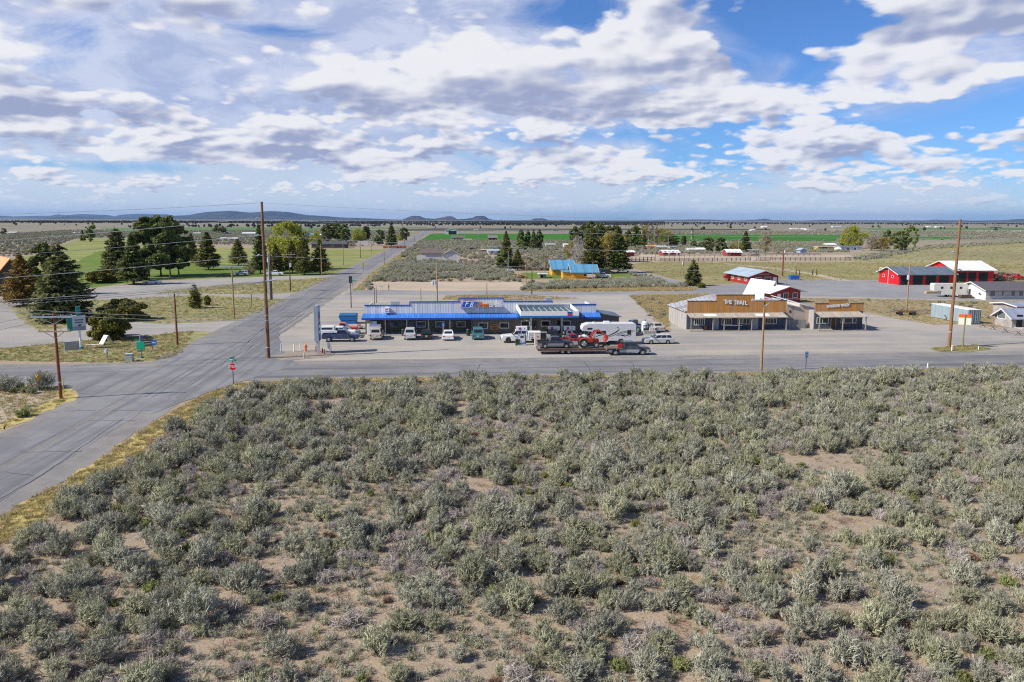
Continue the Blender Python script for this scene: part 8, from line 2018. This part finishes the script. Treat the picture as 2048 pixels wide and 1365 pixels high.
def person(label, bx, by, rot, shirt, trouser, hair, walk=.28):
    """one continuous body grown over a posed skeleton, with hair and clothing as children"""
    g = G(bx, by)
    o = None
    J = {'pel': (0, 0, .95), 'waist': (0, 0, 1.08), 'chest': (0, .01, 1.30), 'neck': (0, .01, 1.47), 'head': (0, -.02, 1.60), 'top': (0, -.01, 1.72),
         'shL': (-.18, .01, 1.42), 'elL': (-.24, walk * .35, 1.16), 'haL': (-.24, walk * .3 - .1, .92), 'shR': (.18, .01, 1.42), 'elR': (.24, -walk * .25, 1.16), 'haR': (.23, -walk * .5 - .12, .95),
         'hiL': (-.10, 0, .92), 'knL': (-.11, -walk * .75, .52), 'anL': (-.11, -walk * .75, .09), 'toL': (-.12, -walk * .75 - .16, .045), 'hiR': (.10, 0, .92), 'knR': (.11, walk * .3, .50), 'anR': (.11, walk * 1.1, .12), 'toR': (.12, walk * 1.1 - .14, .045)}
    R_ = {'pel': .15, 'waist': .13, 'chest': .155, 'neck': .06, 'head': .095, 'top': .07, 'shL': .075, 'elL': .05, 'haL': .035, 'shR': .075, 'elR': .05, 'haR': .035, 'hiL': .10, 'knL': .065, 'anL': .045, 'toL': .04, 'hiR': .10, 'knR': .065, 'anR': .045, 'toR': .04}
    Eg = [('pel', 'waist'), ('waist', 'chest'), ('chest', 'neck'), ('neck', 'head'), ('head', 'top'), ('chest', 'shL'), ('shL', 'elL'), ('elL', 'haL'), ('chest', 'shR'), ('shR', 'elR'), ('elR', 'haR'), ('pel', 'hiL'), ('hiL', 'knL'), ('knL', 'anL'), ('anL', 'toL'), ('pel', 'hiR'), ('hiR', 'knR'), ('knR', 'anR'), ('anR', 'toR')]
    for s in 'LR':
        hx, hy2, hz_ = J['ha' + s]
        for f_ in range(5):
            fx = hx + (f_ - 2) * .017; ln = (.045, .075, .085, .078, .06)[f_]
            J['f%s%d' % (s, f_)] = (fx, hy2 - .02 - (.03 if f_ == 0 else 0), hz_ - ln - .03); R_['f%s%d' % (s, f_)] = .009; Eg.append(('ha' + s, 'f%s%d' % (s, f_)))
    def skinned(name, keys, grow, mat, par):
        idx = {k: i for i, k in enumerate(keys)}
        me = bpy.data.meshes.new(name); me.from_pydata([J[k] for k in keys], [(idx[a], idx[b]) for a, b in Eg if a in idx and b in idx], [])
        me.materials.append(mat)
        ob = link(name, me, par)
        md = ob.modifiers.new('skin', 'SKIN');
        for k, i in idx.items():
            d2 = me.skin_vertices[0].data[i]; d2.radius = (R_[k] * grow, R_[k] * grow); d2.use_root = (i == 0)
        sb_ = ob.modifiers.new('sub', 'SUBSURF'); sb_.levels = 1; sb_.render_levels = 1
        return ob
    body = skinned('person', list(J), 1.0, SKIN, None)
    body.location = (g.x, g.y, 0); body.rotation_euler = (0, 0, rot)
    tag(body, label, 'person')
    skinned('shirt', ['waist', 'chest', 'shL', 'elL', 'shR', 'elR'], 1.12, shirt, body)
    skinned('trousers', ['pel', 'hiL', 'knL', 'anL', 'hiR', 'knR', 'anR', 'waist'], 1.10, trouser, body)
    q = MB(); q.ball((0, .015, 1.665), .105, 10, 6, (1, 1.05, .85)); part('hair', q, hair, body)
    q = MB(); q.ball((0, -.115, 1.60), .02, 6, 4); q.ball((-.035, -.105, 1.635), .012, 6, 4); q.ball((.035, -.105, 1.635), .012, 6, 4); q.ball((-.1, -.01, 1.61), .022, 6, 4); q.ball((.1, -.01, 1.61), .022, 6, 4); part('face', q, SKIN, body)
    q = MB()
    for s in 'LR':
        t_ = J['to' + s]; q.ball((t_[0], t_[1] + .07, .05), .06, 8, 5, (.8, 2.0, .8))
    part('shoes', q, DARKM, body)
    return body
person('person in white shirt and dark trousers walking across the sandy lot', 777.5, 581.5, RD(60), mk('shirt_white', (.70, .70, .74), .8), mk('trouser_dark', (.05, .05, .06), .85), mk('hair_dark', (.04, .03, .02), .8))
person('person in black clothes standing behind the trailer pickup', 1127.5, 686.5, RD(0), mk('shirt_black', (.015, .015, .017), .8), mk('trouser_dark', (.05, .05, .06), .85), mk('hair_blond', (.42, .27, .12), .8), .08)
def railfence(label, a, b, n, hh, rails, name='rail_fence', mat=None, rpost=.12):
    A, B = G(*a), G(*b); L = (B - A).length; an = math.atan2(B.y - A.y, B.x - A.x)
    o = thing(name, label, 'fence', A, an)
    mat = mat or mk('fence_wood', (.16, .10, .07), .9, .25, 2)
    for i in range(n + 1):
        x = L * i / n; q = MB(); q.box(x - rpost, x + rpost, -rpost, rpost, 0, hh * 1.08); part('post', q, mat, o)
    for z in rails:
        q = MB(); q.box(0, L, -rpost - .05, -rpost - .005, hh * z - .08, hh * z + .08); part('rail', q, mat, o)
    return o
FWG = mk('fence_grey', (.24, .21, .18), .9, .25, 2)
railfence('long brown corral rail fence left of the announcer stand', (1320, 523.5), (1500, 522.5), 19, 1.5, (.35, .65, .95))
railfence('brown corral rail fence right of the announcer stand', (1520, 522), (1700, 522), 18, 1.5, (.35, .65, .95))
railfence('dark timber pen by the first red stable', (1256, 523.5), (1310, 522.5), 7, 1.7, (.5, .9), mat=mk('fence_dark', (.07, .055, .045), .9))
railfence('far corral rail fence behind the arena', (1318, 514.5), (1460, 514), 14, 1.4, (.5, .9), mat=FWG)
railfence('far corral rail fence right of the red and white barn', (1485, 514), (1640, 512), 14, 1.4, (.5, .9), mat=FWG)
railfence('weathered corral fence ending above the fire station', (1690, 521), (1778, 518), 16, 1.6, (.4, .8), mat=FWG)
railfence('weathered rails behind the arena on the sage', (1548, 499), (1640, 498), 10, 1.5, (.5, .9), mat=FWG)
railfence('pale rails under the round dark juniper', (1778, 503), (1812, 502), 5, 1.6, (.5, .9), mat=FWG)
railfence('low rail barrier on the roadside grass', (470, 580), (516, 581), 3, .8, (1.0,), mat=FWG)
for i, (px, lb) in enumerate([(1592, 'first dark pasture post'), (1599, 'second dark pasture post'), (1625, 'third dark pasture post'), (1633, 'fourth dark pasture post')]):
    p = G(px, 551); tag(MB().box(-.14, .14, -.14, .14, 0, 1.9).build('fence_post', mk('fence_dark', (.07, .055, .045), .9), None, p), lb + ' behind the small blue dumpster', 'post')
for px, lb in ((503.5, 'lone brown post on the grass island'), (1360, 'short post left of the pole with transformer')):
    p = G(px, 614 if px < 600 else 549); h = VP(px, 588 if px < 600 else 541, p.y).z; tag(MB().cyl((0, 0, 0), (0, 0, h), .11).build('fence_post', POLET, None, p), lb, 'post')
BK = mk('buck_log', (.20, .155, .125), .9, .25, 3)
for i, (px, py_) in enumerate([(1965, 655.5), (1985, 660), (2010, 666), (2036, 671.5)]):
    g = G(px, py_); o = thing('buck_fence', ['crossed log buck nearest the container', 'second crossed log buck from the container', 'third crossed log buck from the container', 'crossed log buck at the right picture edge'][i], 'fence', g, RD(-18), 'log buck fence by the stone house')
    q = MB(); q.cyl((-.5, -.14, 0), (.3, .08, .8), .065); part('log', q, BK, o); q = MB(); q.cyl((.5, .08, 0), (-.3, -.08, .8), .065); part('log', q, BK, o); q = MB(); nx = G(*[(1985, 660), (2010, 666), (2036, 671.5), (2062, 677)][i]) - g
    nl = Vector((nx.x * cos(RD(18)) - nx.y * sin(RD(18)), nx.x * sin(RD(18)) + nx.y * cos(RD(18)), 0)); q.cyl((0, 0, .5), (nl.x, nl.y, .5), .05); part('rail', q, BK, o)
for i, (px, py_, lb) in enumerate([(1893, 641, 'small crossed log stack before the container side')]):
    g = G(px, py_); o = thing('log_cross', lb, 'logs', g, RD(10)); q = MB(); q.cyl((-.7, 0, 0), (.5, 0, 1.0), .09); q.cyl((.7, .1, 0), (-.5, .1, 1.0), .09); part('log', q, BK, o)
g = G(1812, 631); wg = thing('old_wagon', 'derelict rusty brown hay wagon under the transformer pole', 'wagon', g, RD(-6))
q = MB(); q.box(-1.9, 1.7, -.6, .6, .62, .78); q.box(-1.9, 1.7, -.6, -.54, .78, 1.0); part('bed', q, mk('wagon_rust', (.20, .095, .055), .9, .3), wg)
for x in (-1.3, 1.2):
    for y in (-.72, .72): wheel(wg, x, y, .42, .08, True)
q = MB(); q.cyl((1.7, 0, .5), (2.6, .1, .12), .06); part('tongue', q, BK, wg)
for px, py_, n, lb in [(1840, 628, 26, 'heap of dead grey branches left of the container'), (1797, 625, 16, 'small heap of grey sticks beside the old wagon'), (1735, 521, 30, 'dark heap of old timber at the corral end')]:
    g = G(px, py_); mb = MB(); r3 = random.Random(px)
    for i in range(n):
        a = r3.uniform(0, 6.28); l = r3.uniform(.8, 2.2); c_ = Vector((r3.gauss(0, .9), r3.gauss(0, .5), r3.uniform(.1, .8))); d3 = Vector((cos(a), sin(a), r3.uniform(-.15, .3))) * l / 2; mb.cyl(c_ - d3, c_ + d3, .05, .03, 5)
    tag(mb.build('brush_pile', FWG, None, g), lb, 'brush pile')
g = G(1038, 556.5); mb = MB(); r3 = random.Random(8)
for i in range(150):
    x = r3.uniform(-2.6, 2.6); y = r3.uniform(-1, 1); z = r3.uniform(0, 1.35) * max(.1, 1 - (x / 2.8) ** 2) * (1 - .35 * abs(y)) + .12; a = r3.uniform(0, 6.28); mb.cyl((x - .22 * cos(a), y - .22 * sin(a), z), (x + .22 * cos(a), y + .22 * sin(a), z + r3.uniform(-.08, .08)), .15, .14, 7)
tag(mb.build('wood_pile', mk('split_wood', (.46, .29, .145), .85, .3, 3, col2=(.30, .17, .08)), None, g, RD(4)), 'heaped pile of split orange-tan firewood', 'wood pile')
g = G(1862, 587.5); mb = MB(); mb.box(-1.6, 1.6, -.6, .6, 0, .18); mb.box(-1.4, 1.5, -.5, .5, .18, .40); mb.box(-1.5, 1.2, -.55, .4, .40, .58); tag(mb.build('lumber_stack', mk('lumber', (.52, .38, .22), .8, .2, 2, stripe=(1, .2, .02, .5)), None, g, RD(4)), 'low stack of tan lumber left of the white camper', 'lumber')
g = G(1932, 597); mb = MB(); mb.box(-1.7, 1.7, -.5, .5, .1, .45); mb.box(-1.4, 1.2, -.4, .3, .45, .85); tag(mb.build('lumber_stack', RUSTM, None, g, RD(4)), 'brown scrap heap against the grey house gable', 'lumber')
g = G(1092, 541); bt = thing('covered_boat', 'boat under a whitish cover among the bare trees', 'boat', g, RD(10)); q = MB(); q.loft([[(-3, -1, .8), (2, -1, .8), (3.2, 0, .9), (2, 1, .8), (-3, 1, .8)], [(-2.8, -1.1, 1.5), (2, -1.1, 1.5), (3.4, 0, 1.6), (2, 1.1, 1.5), (-2.8, 1.1, 1.5)], [(-2.4, -.3, 2.3), (1.4, -.3, 2.2), (2.6, 0, 1.9), (1.4, .3, 2.2), (-2.4, .3, 2.3)]]); part('cover', q, mk('boat_cover', (.55, .54, .52), .8, .15), bt)
for x in (-1.2, .6):
    for y in (-.8, .8): wheel(bt, x, y, .36, .2)
g = G(789, 497); mb = MB(); r3 = random.Random(5)
for i in range(14): mb.cbox((r3.uniform(-7, 7), r3.uniform(-1.5, 1.5), .8), (r3.uniform(1, 3), r3.uniform(.6, 1.6), r3.uniform(.8, 1.6)))
tag(mb.build('scrap_heap', mk('rust_scrap', (.34, .10, .04), .9, .3, .5), None, g, RD(4)), 'row of rust-red scrap under the far roadside pines', 'scrap')
